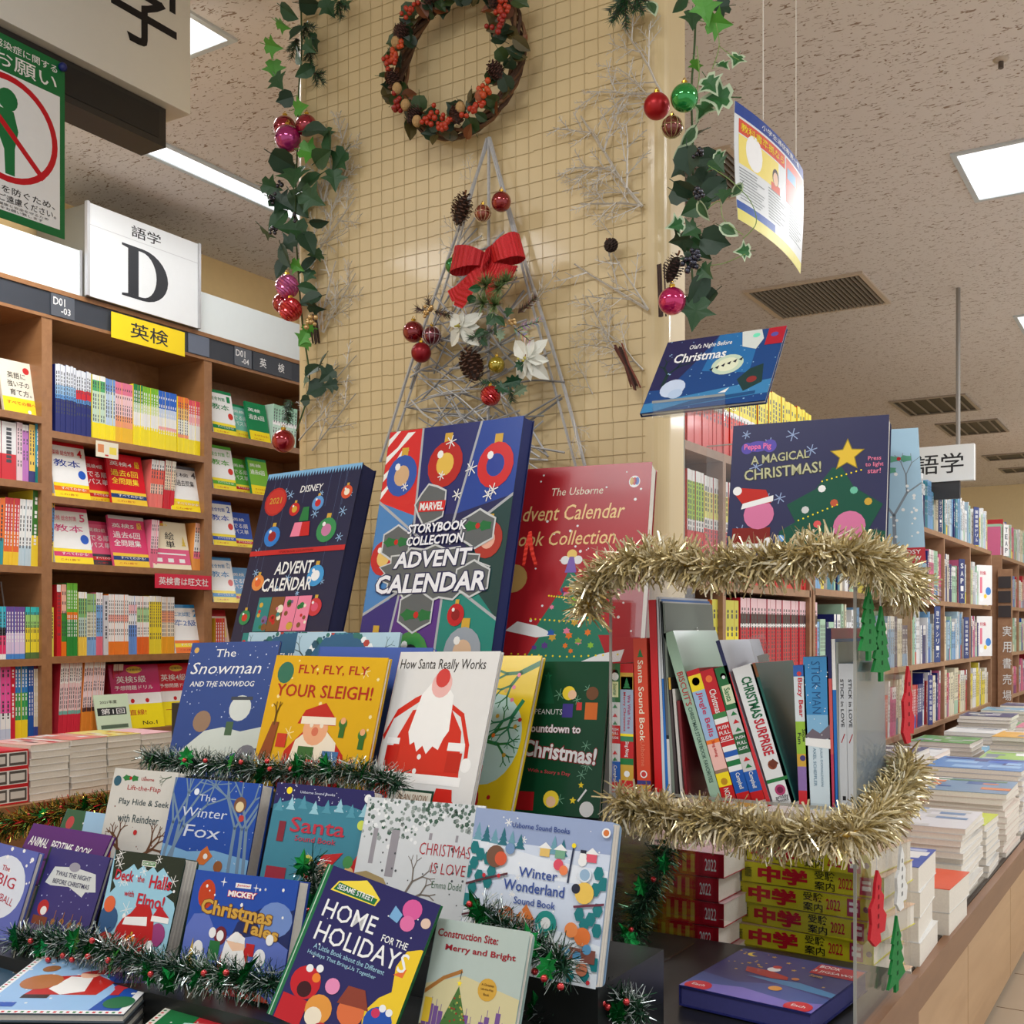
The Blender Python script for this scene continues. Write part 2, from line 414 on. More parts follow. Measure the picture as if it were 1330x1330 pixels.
for i, (x, y, lab, p) in enumerate([
    (-.35, 4.64, 'bright two-panel ceiling light at the upper right of the picture', 30),
    (-2.88, 2.14, 'ceiling light peeking out behind the big hanging sign', 30),
    (-.46, 7.1, 'small corner of a ceiling light at the right picture edge, lower than the two-panel one', 30),
    (1.0, 2.6, 'ceiling light over the aisle to the right of the pillar', 26), (-1.0, .2, 'ceiling light above the front of the display table', 26),
    (-2.9, -.2, 'ceiling light above the near left aisle', 26), (1.2, .6, 'ceiling light above the near right aisle', 26), (1.6, 8.8, 'unseen fill light added far down the right aisle', 60), (-.9, 11.2, 'ceiling light over the farthest shelves', 60), (1.6, 5.6, 'unseen fill light added halfway down the right aisle', 50)]):  # far and halfway right-aisle lights are unseen, added to brighten the far ceiling
    ceiling_light(x, y, .84, .5, lab, p)
ceiling_light(-3.25, 3.1, .1, 1.7, 'narrow strip light along the ceiling above the left bookcases', 5, split=False)
def vent(x0, x1, y0, y1, n, label, name='ceiling_vent', col=(206,190,172), z=CEIL):
    o = empty(name, ((x0+x1)/2, (y0+y1)/2, z), label, 'vent', None)
    a, c = (x1-x0)/2, (y1-y0)/2; t = .025; b = MB()
    for q in ((-a, a, -c, -c+t), (-a, a, c-t, c), (-a, -a+t, -c+t, c-t), (a-t, a, -c+t, c-t)): b.box(*q, -.012, 0, col, 'plastic')
    b.build('frame', o)
    b = MB(); b.box(-a+t, a-t, -c+t, c-t, -.002, -.0005, (34,30,26), 'metal_dark'); b.build('backing', o)
    sm = MB(); sm.box(-.0025, .0025, -c+t, c-t, -.012, .002, (120,108,94), 'plastic', Matrix.Rotation(.5, 4, 'Y')); me = sm.data('slat')
    for i in range(n):
        put('slat', me, o, (-a+t+(2*a-2*t)*(i+.5)/n, 0, -.0045))
vent(-2.03, -1.416, 5.585, 6.19, 24, 'slatted square air vent on the ceiling left of the two-panel light')
vent(-1.99, -1.45, 3.87, 4.34, 22, 'slatted air vent half hidden behind the hanging price poster')
vent(-2.06, -1.5, 8.9, 9.6, 5, 'first of two grey louvred fittings on the far ceiling', 'ceiling_fitting', (170,158,146))
vent(-1.95, -1.45, 10.1, 10.8, 5, 'second louvred fitting on the ceiling, farther away above the hanging sign', 'ceiling_fitting', (150,138,126))
vent(-1.9, -.95, 12.2, 12.6, 4, 'long flat fitting on the farthest ceiling, nearer of a pair', 'ceiling_fitting', (150,138,126))
vent(-1.9, -.95, 13.3, 13.7, 4, 'long flat fitting on the farthest ceiling, farther of a pair', 'ceiling_fitting', (150,138,126))
p = atZ(1300, 77, CEIL)
o = empty('sprinkler_head', p, 'small round sprinkler head on the ceiling at the upper right', 'sprinkler')
b = MB(); b.ball((0,0,0), .024, (190,176,160), 'plastic', 14, 6, .35); b.build('plate', o, smooth=True)
b = MB(); b.tube([(0,0,-.004), (0,0,-.028)], .008, 8, (90,80,72), 'metal_dark'); b.build('nozzle', o)
# ---------------------------------------------------------------- pillar
o = empty('pillar', (-1.43, 2.1, 0), 'cream pillar wrapped in film over a wire grid, hung with Christmas decorations', 'pillar')
o['kind'] = 'structure'
x0, x1 = -.5, .50; b = MB(); pts = []
for cx, cy, a0 in ((x1-.035, .035, -90), ):
    for i in range(9):
        a = math.radians(a0+90*i/8); pts.append((cx+.035*math.cos(a), cy+.035*math.sin(a)))
pts += [(x1, .11), (x0, .11)]
for i in range(9):
    a = math.radians(180+90*i/8); pts.append((x0+.03+.03*math.cos(a), .03+.03*math.sin(a)))
n = len(pts)
mat('film', .36, noise=.05, nscale=5, coat=.18, stretch=(1.5,1,.6), bump=.25)
b.mesh([(p[0], p[1], 0) for p in pts]+[(p[0], p[1], CEIL) for p in pts], [(i, (i+1)%n, n+(i+1)%n, n+i) for i in range(n)], (212,190,144), 'film')
b.build('film_face', o, smooth=False)
b = MB(); b.box(-.5, .17, .112, .8, 0, CEIL, (222,200,156), 'wall_paint'); b.build('core', o)
b = MB(); rg = random.Random(3)
for i in range(28):
    x = x0+.04+i*.0338
    for k in range(8):
        dx = rg.uniform(-.0012, .0012); za = 1.0+k*.2625; b.box(x-.0005+dx, x+.0005+dx, -.0022, -.0012, za, za+.262, (204,184,140), 'film')
for i in range(62):
    z = 1.0+i*.0338
    for k in range(7):
        dz = rg.uniform(-.0015, .0015); xa = x0+.03+k*.1328; b.box(xa, xa+.1326, -.0018, -.0006, z-.0006+dz, z+.0006+dz, (194,173,129), 'film')
g = b.build('wire_grid', o); g['kind'] = 'stuff'
# ---------------------------------------------------------------- left bookcases
XD = -3.65
def bookcase(y0, y1, shelves, label, top=2.50):
    o = empty('bookcase', (XD, (y0+y1)/2, 0), label, 'bookcase', None, (0, 0, math.pi/2)); W = (y1-y0)/2   # local x -> +Y, local -y -> +X
    for s_ in (-1, 1):
        b = MB(); b.box(s_*W-(.022 if s_ > 0 else 0), s_*W+(0 if s_ > 0 else .022), 0, .3, 0, top, 'brown', 'shelf_wood'); b.build('side_panel', o)
    b = MB(); b.box(-W+.022, W-.022, .285, .3, .8, top, 'brown', 'shelf_wood'); b.build('back_panel', o)
    for z in shelves:
        b = MB(); b.box(-W+.022, W-.022, 0, .285, z-.026, z, 'brown', 'shelf_wood'); b.build('shelf', o)
    b = MB(); b.box(-W, W, -.004, .3, top, top+.012, 'brown', 'shelf_wood'); b.build('top_board', o)
    b = MB(); b.box(-W, W, -.004, .02, top+.012, top+.098, (62,66,74), 'metal_dark'); b.build('header_strip', o)
    b = MB(); b.box(-W, W, -.01, .3, top+.098, top+.115, 'brown', 'shelf_wood'); b.build('top_rail', o)
    return o
B1 = bookcase(1.846, 2.638, (2.13, 1.883, 1.575, 1.235, .94), 'brown wooden bookcase cut by the left picture edge')
B2 = bookcase(2.638, 3.43, (2.085, 1.842, 1.594, 1.241, .94), 'brown wooden bookcase in the middle under the yellow sign')
B3 = bookcase(3.43, 4.222, (2.20, 1.955, 1.71, 1.46, 1.20, .94), 'brown wooden bookcase partly hidden by the pillar')
def xsign(name, X, y0, y1, z0, z1, col, label, cat='sign', texts=(), m='sign_white', th=.004, art=None, group=None, edge=None):
    """flat sign facing +X; texts in canvas fractions"""
    w_, h_ = y1-y0, z1-z0
    o = empty(name, (X, (y0+y1)/2, z0), label, cat, group, (0, 0, math.pi/2))
    b = MB(); b.box(-w_/2, w_/2, 0, th, 0, h_, col, m); b.build('board', o)
    cv = Cv(w_, h_, m)
    if art: art(cv)
    for t in texts: cv.T(*t[:4], **t[4])
    cv.build(o); return o
def Yp(px, X): return atX(px, 500, X).y
K = dict(col='black', bold=.012)
# header labels
for cs, px0, px1, lab, col, tx in ((B2, 64.5, 95, 'grey number plate on the header of the middle bookcase, left of the yellow sign', (84,88,96), [('D01', .34, .68, .5, dict(hh=.36, col='white')), ('-03', .62, .3, .4, dict(hh=.3, col='white'))]),
    (B3, 303, 325, 'grey number plate on the header of the bookcase beside the pillar', (90,94,102), [('D01', .34, .68, .55, dict(hh=.36, col='white')), ('-04', .62, .3, .42, dict(hh=.3, col='white'))]),
    (B3, 327, 377, 'dark header plate with two white characters beside D01 -04', (58,62,70), [('英', .25, .5, .17, dict(col='white')), ('検', .72, .5, .17, dict(col='white'))]),
    (B2, 243, 270, 'plain bluish header plate right of the yellow sign', (104,112,128), [])):
    xsign('header_plate', XD+.0085, Yp(px0, XD), Yp(px1, XD), 2.514, 2.596, col, lab, 'sign', tx, 'plastic', .003)
xsign('shelf_sign', XD+.017, 2.915, 3.285, 2.487, 2.588, (250,218,16), 'yellow sign with two black characters on the bookcase header', 'sign', [('英検', .5, .5, .52, dict(col=(30,32,44), bold=.02, hh=.62))])
o = xsign('aisle_letter_sign', XD+.03, 2.80, 3.345, 2.618, 2.975, (236,239,240), 'white box sign with a large black letter D on top of the left bookcase', 'sign', [('語学', .5, .87, .27, dict(hh=.13, col='black', bold=.01))])
cv = Cv(.545, .357, 'sign_white'); cv.L = 4     # serif capital D
def ell(cx, cy, rx, ry, a0, a1, n=14): return [(cx+rx*math.cos(math.radians(a0+(a1-a0)*i/n)), cy+ry*math.sin(math.radians(a0+(a1-a0)*i/n))) for i in range(n+1)]
out = ell(.47, .41, .235, .29, -90, 90); inn = ell(.46, .41, .135, .255, -90, 90)
cv.P([(.28, .12)]+out+[(.28, .70), (.28, .675), (.335, .66), (.335, .16), (.28, .145)], (34,36,42))
cv.P([(.43, .155)]+inn+[(.43, .665)], (236,239,240))
cv.R(.0, .765, 1, .772, (206,208,210))
cv.art.build('letter_print', o)
b = MB(); b.box(-.272, .272, .004, .32, 0, .357, (128,124,112), 'sign_white'); b.build('box', o)
b = MB(); b.box(-.285, -.273, -.006, .01, 0, .36, 'silver', 'metal_dark'); b.build('edge_trim', o)
b = MB(); b.box(.273, .285, -.006, .01, 0, .36, 'silver', 'metal_dark'); b.build('edge_trim', o)
for y0, y1, lab in ((1.6, 2.78, 'long white light box on top of the leftmost bookcase'), (3.375, 4.22, 'white light box on the bookcase beside the pillar')):
    o = xsign('light_box', XD+.0, y0, y1, 2.616, 2.79, (232,240,240), lab, 'sign')
    b = MB(); b.box(-(y1-y0)/2, (y1-y0)/2, .004, .3, 0, .174, (214,220,218), 'sign_white'); b.build('box', o)
    b = MB(); b.box((y1-y0)/2, (y1-y0)/2+.01, -.004, .3, 0, .176, 'silver', 'metal_dark'); b.build('end_cap', o)
# big hanging sign, dark bar, poster (upper left)
o = xsign('hanging_sign', -2.4, 1.1, 2.19, 2.78, 3.098, (224,222,214), 'large white hanging sign at the top left with a cut-off black character', 'sign')
b = MB(); b.box(-.545, .545, .004, .1, 0, .318, (214,208,196), 'sign_white'); b.build('box', o)
cv = Cv(1.09, .318); pp = atX(188, 4, -2.4)
cv.T('学', (pp.y-1.1)/1.09, .73, .20, hh=.74, col='black', bold=.03); cv.build(o)
b = MB(); b.box(-2.53, -2.43, 1.0, 2.13, 2.672, 2.778, (52,50,50), 'metal_dark'); b.box(-2.432, -2.428, 1.0, 2.105, 2.69, 2.765, (38,38,40), 'metal_dark')
tag(b.build('sign_rail'), 'dark grey rail under the big hanging sign at the top left', 'rail')
def pa(c):
    c.R(0, 0, 1, 1, (28,112,62)); c.R(.04, .045, .955, .80, (236,238,240)); 
    c.C(.5, .50, .435, (196,26,40), 40, sy=.935); c.C(.5, .50, .385, (236,238,240), 40, sy=.935)
    c.C(.5, .655, .085, (32,116,66)); c.P([(.43,.60),(.55,.60),(.59,.5),(.56,.40),(.56,.25),(.48,.25),(.47,.38),(.42,.46)], (32,116,66))
    c.Ln([(.43,.56),(.36,.60),(.40,.66)], .045, (32,116,66)); c.Ln([(.22,.68),(.80,.30)], .045, (196,26,40))
    c.T('ウイルス感染症に関する', .5, .945, .86, hh=.045, col='white'); c.T('のお願い', .55, .865, .75, hh=.085, col='white', bold=.02)
    c.T('密集状態を防ぐため、', .5, .165, .82, hh=.04, col='black'); c.T('立ち読みはご遠慮ください。', .5, .115, .84, hh=.04, col='black')
    c.T('お客様の健康と安全を守るため', .55, .08, .6, hh=.015, col='black', bold=0); c.T('ご協力をお願い致します', .55, .06, .5, hh=.015, col='black', bold=0)
xsign('notice_poster', -2.415, 1.482, 1.796, 2.318, 2.755, (28,112,62), 'green framed notice with a crossed-out figure in a red ring', 'poster', art=pa, m='print_gloss', th=.0012)
b = MB(); b.ball((-2.408, 1.785, 2.742), .011, (26,40,110), 'plastic', 10, 6); tag(b.build('push_pin', smooth=True), 'blue round pin at the upper corner of the green notice', 'pin')
# hanging price poster right of the pillar (slightly curved) and its strings
def price_poster():
    X = -.80; y0, y1 = Yp(968, X), Yp(1048, X); yt0 = atX(968, 127, X).z; zb = atX(973, 287, X).z; w_ = y1-y0; h_ = yt0-zb
    o = empty('price_poster', (X, (y0+y1)/2, zb), 'curved glossy poster with blue top hanging on two strings beside the pillar', 'poster', None, (0, 0, math.pi/2))
    cv = Cv(w_, h_, 'print_matt')
    cv.R(0, 0, 1, 1, (226,230,232)); cv.R(0, .9, 1, 1, (30,66,150)); cv.R(0, .0, 1, .10, (232,222,110)); cv.R(0, .10, .45, .17, (40,84,168))
    cv.R(.04, .76, .60, .88, (222,84,60)); cv.R(.04, .50, .50, .75, (246,226,120)); cv.R(.62, .48, .98, .88, (226,110,90)); cv.R(.64, .70, .8, .8, (120,170,210))
    cv.C(.20, .66, .09, (250,250,250)); cv.C(.46, .60, .045, (60,40,36)); cv.C(.46, .585, .035, (240,200,170)); cv.R(.40, .47, .52, .54, (220,90,60))
    cv.T('小学生通信教育一覧', .58, .95, .6, hh=.05, col='white'); cv.T('教科書準拠なら', .32, .82, .52, hh=.07, col='yellow')
    rg = random.Random(4)
    for i in range(11):
        for j in range(3):
            y = .46-i*.026; cv.R(.04+j*.32, y, .04+j*.32+rg.uniform(.16,.28), y+.009, (150,156,160), step=(i+j == 0))
    cv.build(o)
    b = MB(); b.box(-w_/2, w_/2, 0, .0008, 0, h_, (230,232,232), 'print_gloss'); b.build('sheet', o)
    # bend all child meshes about the vertical middle line
    def sub(me):
        bm = bmesh.new(); bm.from_mesh(me); 
        for k in range(1, 12):
            g = bm.verts[:]+bm.edges[:]+bm.faces[:]
            bmesh.ops.bisect_plane(bm, geom=g, plane_co=(-w_/2+w_*k/12, 0, 0), plane_no=(1, 0, 0))
            g = bm.verts[:]+bm.edges[:]+bm.faces[:]
            bmesh.ops.bisect_plane(bm, geom=g, plane_co=(0, 0, h_*k/12), plane_no=(0, 0, 1))
        for v in bm.verts:
            u = v.co.x/(w_/2); v.co.y += .016*(u*u) - .008*math.sin(v.co.z*9)*u
        bm.to_mesh(me); bm.free()
    for ch in o.children: sub(ch.data)
    for u, nm in ((.26, 'left'), (.80, 'right')):
        b = MB(); y = y0+w_*u; b.tube([(X+.0, y, zb+h_*1.0-.004), (X, y, CEIL)], .0014, 5, (236,232,222), 'fabric')
        tag(b.build('hanging_string'), 'thin white string holding the %s side of the hanging poster' % nm, 'string')
price_poster()
# hanging 語学 sign on the right
zz = 2.105
o = empty('hanging_sign', (-1.337, 6.1, zz), 'small white hanging sign with two black characters above the right bookcases', 'sign')
b = MB(); b.box(-.35, .35, 0, .05, 0, .185, (226,228,226), 'sign_white'); b.build('board', o)
cv = Cv(.7, .185, 'sign_white'); cv.T('語学', .76, .50, .34, hh=.56, col='black', bold=.01); cv.build(o)
b = MB(); b.box(-.33, .28, .012, .04, -.09, 0, (60,60,62), 'metal_dark'); b.build('rail', o)
b = MB(); b.tube([(.27, .025, .185), (.27, .025, CEIL-zz)], .012, 6, (150,146,140), 'metal_dark'); b.build('hanger', o)
# ---------------------------------------------------------------- right bookcases + tables
XR = -1.17
def rcase(y0, y1, shelves, label, top, pw=.9):
    o = empty('bookcase', (XR, (y0+y1)/2, 0), label, 'bookcase', None, (0, 0, math.pi/2)); W = (y1-y0)/2
    n = max(1, round((y1-y0)/pw))
    for i in range(n+1):
        x = -W+(y1-y0)*i/n; x = min(max(x, -W+.012), W-.012)
        b = MB(); b.box(x-.012, x+.012, 0, .28, 0, top, 'brown', 'case_wood'); b.build('upright', o)
    b = MB(); b.box(-W, W, .28, .3, .6, top, 'brown', 'case_wood'); b.build('back_panel', o)
    for z in shelves:
        for i in range(n):
            a = -W+(y1-y0)*i/n+.012; c2 = -W+(y1-y0)*(i+1)/n-.012
            b = MB(); b.box(a, c2, 0, .28, z-.024, z, 'brown', 'case_wood'); b.build('shelf', o)
    return o
R1 = rcase(2.22, 3.92, (1.85, 1.48, 1.14, .86), 'tall brown bookcase full of red and yellow spines just right of the pillar', 1.85, .85)
R2 = rcase(3.94, 7.9, (1.85, 1.49, 1.17, .86), 'long brown bookcase down the right aisle under the hanging sign', 1.85, .8)
R3 = rcase(8.34, 12.6, (1.85, 1.50, 1.17, .86), 'farthest brown bookcase at the right picture edge', 1.85, .9)
b = MB(); b.box(-1.19, -1.10, 8.3, 8.33, 0, 1.75, 'brown', 'case_wood'); o = b.build('bookcase_end_board')
tag(o, 'brown end board with dark plates and a vertical white caption before the farthest bookcase', 'board')
b = MB()
for k in range(3): b.box(-1.185, -1.105, 8.29, 8.3, 1.42+k*.1, 1.50+k*.1, (60,56,58), 'plastic')
b.build('dark_plate', o)
for k, ch in enumerate('実用書売場'):
    cv = Cv(.07, .09, 'plastic'); cv.T(ch, .5, .5, .8, hh=.8, col='white', bold=.02); oo = empty('x', (0,0,0), 'x', 'x'); 
    for c_ in [cv.txt.build('caption_character', o, (-1.13, 8.297, 1.28-k*.11))]: pass
    bpy.data.objects.remove(oo)
ZT = .68
def table_run():
    o = empty('display_table', (-.8, 5, 0), 'long brown base cabinet table holding piles of books along the right aisle', 'table')
    b = MB(); b.box(-.37, .325, -2.75, 4.2, ZT-.03, ZT, 'brown', 'case_wood'); b.box(-.12, .325, -3.1, -2.75, ZT-.03, ZT, 'brown', 'case_wood'); b.build('table_top', o)
    b = MB(); b.box(.325, .344, -3.1, 4.2, ZT-.06, ZT+.004, 'brown', 'edge_wood'); b.build('edge_trim', o)
    b = MB(); b.box(.312, .322, -3.1, 4.2, ZT+.0005, ZT+.003, (60,48,38), 'metal_dark'); b.build('edge_groove', o)
    b = MB(); b.box(.29, .310, -3.1, 4.2, ZT+.0005, ZT+.006, (176,170,160), 'metal_dark'); b.build('label_rail', o)
    pm = None
    for i in range(8):
        y = -3.1+i*.9125; b = MB(); b.box(.16, .18, y+.003, y+.9095, .02, ZT-.061, 'brown', 'panel_wood'); b.build('front_panel', o)
    b = MB(); b.box(-.1, .159, -3.09, 4.19, 0, ZT-.061, (90,66,46), 'board'); b.build('carcass', o)
table_run()
# left low table for piles
o = empty('display_table', (-3.3, 3, 0), 'low wooden table holding piles of books in front of the left bookcases', 'table')
b = MB(); b.box(-.30, .30, -1.6, 1.5, .78, .82, 'brown', 'shelf_wood'); b.build('table_top', o)
b = MB(); b.box(-.28, .27, -1.58, 1.48, 0, .78, 'brown', 'shelf_wood'); b.build('base_cabinet', o)
# ---------------------------------------------------------------- Christmas display stand
ZP = .80; RX = -.385
o = empty('display_stand', (-1.3, 1.3, 0), 'black stepped display stand under the Christmas books', 'display stand')
b = MB(); b.box(-1.0, .905, -.62, .56, 0, ZP, (30,30,30), 'plastic'); b.build('plinth', o)
b = MB(); b.box(.906, .925, -.62, .52, .1, ZP+.008, (116,88,64), 'edge_wood'); b.build('side_board', o)
mat('black_board', .35, noise=.02)
for z, y0, y1, xa, xb, nm in ((.858, 1.03, 1.205, -1.75, -.62, 'lowest black riser box under the front row of Christmas books'), (.914, 1.206, 1.40, -1.64, -.62, 'second black riser box under the Winter Fox row'),
    (1.045, 1.401, 1.645, -1.74, -.80, 'third black riser box under the gold picture book row'), (1.19, 1.646, 1.85, -1.86, -.84, 'rear black riser box under the advent calendars')):
    b = MB(); x_ = (xa+xb)/2; b.box(xa-x_, xb-x_, y0, y1, 0, z-ZP-.001, (30,32,32), 'black_board'); q = b.build('riser_box', None, (x_, 0, ZP+.001)); tag(q, nm, 'riser')
# ================================================================ books on the display
def calendar_navy(c):
    c.R(0, 0, 1, 1, (26,30,66)); c.R(0, .965, 1, 1, (126,180,220))
    for i in range(34): c.P([((i)/34, .965), ((i+1)/34, .965), ((i+.5)/34, .99)], (26,30,66), step=(i == 0))
    c.dots(0, (150,190,226), .007, (.05,.3,.95,.93), 5, 16)
    c.L += 1
    for x, y in ((.45,.93),(.7,.9),(.87,.9),(.25,.78),(.86,.75),(.16,.55),(.8,.52),(.1,.3)): c.R(x-.001, y-.1, x+.001, .965, (90,110,150), step=False)
    c.C(.15, .85, .12, (176,34,34)); c.C(.15, .85, .105, (196,48,44)); c.T('2021', .15, .855, .13, col='gold', bold=.01)
    c.T('DISNEY', .52, .90, .24, hh=.035, col='white', shear=.15)
    for x, y, r, a, b in ((.38,.80,.055,'red','gold'),(.62,.82,.06,(90,150,210),'red'),(.9,.86,.055,(214,80,40),'cream'),(.2,.67,.085,(40,120,200),(150,30,36)),(.77,.68,.10,(50,140,80),(196,120,160)),
        (.16,.44,.065,(226,140,70),(220,100,50)),(.76,.46,.085,(60,150,210),(240,240,240)),(.1,.27,.06,(40,130,80),(200,50,40)),(.82,.31,.07,(200,50,60),(214,80,110))):
        c.bauble(x, y, r, a, b)
    rg = random.Random(5); cl = ['red', 'gold', 'brown', (120,90,140), 'green', 'pink', 'cream', 'teal']
    for rrow, (y, n, x0_, x1_) in enumerate(((.735, 1, .46, .56), (.66, 2, .40, .60))):
        for i in range(n): c.P([(x0_+(x1_-x0_)*i/n+.02*(i == 0), y+.07), (x0_+(x1_-x0_)*(i+1)/n-.02*(i == n-1), y+.07), (x0_+(x1_-x0_)*(i+1)/n, y), (x0_+(x1_-x0_)*i/n, y)], rg.choice(cl), step=False)
    c.R(0, .575, 1, .60, (196,36,40)); c.T('STORYBOOK COLLECTION', .5, .587, .36, hh=.011, col=(120,14,20))
    c.T('ADVENT', .52, .505, .40, hh=.062, col='white', bold=.02, shear=.08); c.T('CALENDAR', .48, .425, .52, hh=.065, col='white', bold=.02, shear=.08)
    for rrow, (y0, y1) in enumerate(((.20,.365), (.03,.195))):
        for i in range(4+rrow*2):
            a = .22-.09*rrow+i*.14; c.R(a, y0, a+.135, y1, rg.choice(cl)); 
            for k in range(7): c.C(a+rg.uniform(.02,.115), rg.uniform(y0+.02, y1-.02), rg.uniform(.012,.035), rg.choice(cl), n=8, step=(k == 0))
def calendar_panels(c):
    c.R(0, 0, 1, 1, (26,34,84))
    c.P([(0,1),(.27,1),(.30,.66),(0,.72)], (210,40,44)); 
    for i in range(4): c.P([(0,.97-i*.07),(0,.94-i*.07),(.18-i*.03,1.06-i*.07),(.24-i*.03,1.06-i*.07)], 'white', step=(i == 0))
    c.P([(.27,1),(.71,1),(.62,.66),(.30,.66)], (28,38,104)); c.P([(.71,1),(1,1),(1,.72),(.62,.66)], (24,64,150))
    c.P([(0,.72),(.3,.66),(.2,.34),(0,.28)], (70,130,190)); c.P([(1,.72),(.72,.6),(.72,.38),(1,.28)], (24,64,66))
    c.P([(0,.28),(.27,.36),(.22,0),(0,0)], (48,40,120)); c.P([(.27,.36),(.60,.36),(.60,0),(.2,0)], (84,44,130)); c.P([(.60,.36),(.8,.4),(1,.28),(1,0),(.60,0)], (20,130,120))
    for a in ([(.27,1),(.31,.6)],[(.71,1),(.60,.62)],[(0,.72),(.4,.56)],[(1,.72),(.6,.55)],[(0,.28),(.4,.42)],[(1,.28),(.6,.42)],[(.27,.36),(.20,0)],[(.60,.36),(.60,0)]): c.Ln(a, .016, (170,174,180))
    # plain baubles in the panel colours
    for x, y, r, a, b in ((.15,.82,.12,(40,84,170),(206,170,130)),(.48,.85,.13,(180,30,30),(226,186,80)),(.85,.83,.125,(206,34,40),(30,60,150)),
        (.10,.50,.10,(190,36,44),(226,190,110)),(.87,.56,.10,(170,50,44),(226,170,150)),(.13,.14,.11,(36,34,90),(90,110,190)),(.42,.13,.14,(60,140,70),(36,44,40)),(.80,.16,.13,(150,160,172),(214,180,150)),(.72,.29,.06,(190,24,40),(140,14,30))):
        c.bauble(x, y, r, a, b)
    c.dots(0, 'white', .008, (.05,.72,.95,.95), 9, 7)
    def plate(cx, cy, rx, ry, n=12, seed=1):
        rg = random.Random(seed); p = []; q = []
        for i in range(2*n):
            a = math.pi*i/n; k = 1 if i % 2 else .86
            p.append((cx+rx*k*math.cos(a), cy+ry*k*math.sin(a))); q.append((cx+(rx*k-.012)*math.cos(a), cy+(ry*k-.008)*math.sin(a)))
        c.P(p, (200,204,206)); c.P(q, (92,98,102))
    plate(.42,.70,.13,.085,5); plate(.19,.555,.13,.075,6); plate(.79,.60,.14,.075,6); plate(.5,.44,.43,.11,14); plate(.42,.30,.15,.085,6); plate(.80,.42,.14,.07,6)
    c.holly(.19,.56,.055,(20,110,60)); c.holly(.79,.61,.055,(20,110,60)); c.holly(.43,.285,.065,(20,110,60))
    c.R(.33,.672,.53,.712,(206,30,40)); c.T('MARVEL', .43, .692, .18, hh=.030, col='white', bold=.03)
    for t, y, w_, h_ in (('STORYBOOK',.612,.44,.036),('COLLECTION',.565,.43,.036),('ADVENT',.495,.58,.062),('CALENDAR',.405,.82,.072)):
        c.T(t, .49, y, w_, hh=h_, col=(236,238,244), bold=.03, shear=.12, ol=(30,36,84), olw=.045, rot=2)
def usb_red(c):
    c.R(0, 0, 1, 1, (176,34,42)); c.dots(46, 'white', .008, (.03,.03,.97,.97), 3)
    c.T('The Usborne', .50, .885, .36, hh=.035, col='cream', shear=.2, bold=0); c.C(.89, .915, .038, 'white', sy=1.1)
    for i, cc in enumerate(('gold', 'red', 'blue')): c.C(.872+i*.018, .917, .014, cc, sy=2, step=(i == 0))
    c.T('Advent Calendar', .44, .79, .80, hh=.07, col=(244,206,140), shear=.25, bold=.005); c.T('Book Collection', .42, .675, .74, hh=.065, col=(244,206,140), shear=.25, bold=.005)
    c.C(.10, .50, .10, (206,166,96)); 
    c.P([(.13,.03),(.88,.03),(.72,.25),(.80,.25),(.62,.42),(.50,.55),(.42,.42),(.26,.25),(.33,.25)], (40,122,96))
    c.P([(.08,.27),(.30,.24),(.44,.25),(.30,.29),(.16,.31)], 'white'); c.P([(.55,.12),(.88,.14),(.90,.19),(.74,.17)], 'white')
    c.C(.50, .60, .035, (242,206,110)); c.C(.455,.575,.03,'white'); c.C(.545,.575,.03,'white'); c.P([(.46,.52),(.54,.52),(.515,.59),(.485,.59)], (130,100,180))
    rg = random.Random(2)
    for i in range(34):
        y = rg.uniform(.05,.48); hw = .36*(1-y/.62)
        x = .5+rg.uniform(-hw, hw)*.85; cc = rg.choice(['gold','red','blue','lime','orange','pink','purple']); c.star(x, y, rg.uniform(.018,.032), cc, 6, .6, step=(i == 0)); 
    for k, y in enumerate((.42,.32,.17)):
        for i in range(16): c.C(.5+(i-7.5)*.03*(k*.5+.6), y-.0025*(8-abs(i-8))*.6, .007, 'yellow', n=6, step=(i == 0))
def snowman(c):
    c.R(0, 0, 1, 1, (44,72,138)); c.dots(80, (206,216,236), .006, seed=4)
    c.T('The', .42, .915, .23, hh=.06, col='white', bold=0); c.T('Snowman', .45, .80, .80, hh=.09, col='white', shear=.2, bold=0); c.T('AND THE SNOWDOG', .44, .68, .73, hh=.04, col='white', shear=.12)
    c.P([(0,.08),(.15,.20),(.35,.33),(.55,.36),(.75,.33),(1,.37),(1,.22),(.7,.17),(.5,.07),(.3,0),(0,0)], (206,214,206)); c.C(.70,.50,.12,(214,220,214)); c.R(.58,.56,.82,.585,(60,66,76)); c.C(.30,.40,.10,(150,120,96)); c.C(.86,.14,.12,(120,120,130))
    c.R(.58,.3,.66,.4,(70,100,70)); c.C(.07,.94,.028,(214,170,90))
def thing_blue(c):
    c.R(0, 0, 1, 1, (176,206,220)); c.C(.45, .74, .30, (36,92,128)); rg = random.Random(3)
    for i in range(60): c.C(.45+.33*math.cos(i), .74+.27*math.sin(i), rg.uniform(.012,.04), rg.choice([(40,110,100),(70,140,150),(180,60,50),(30,80,100),(236,240,240)]), n=6, step=(i % 20 == 0))
    c.branch(.75,.8,.4,.1,(70,90,90),.012,3,3); c.branch(.12,.8,2.4,.09,(70,90,90),.012,3,5); c.T('A THING', .45, .80, .42, hh=.07, col='white', bold=.005)
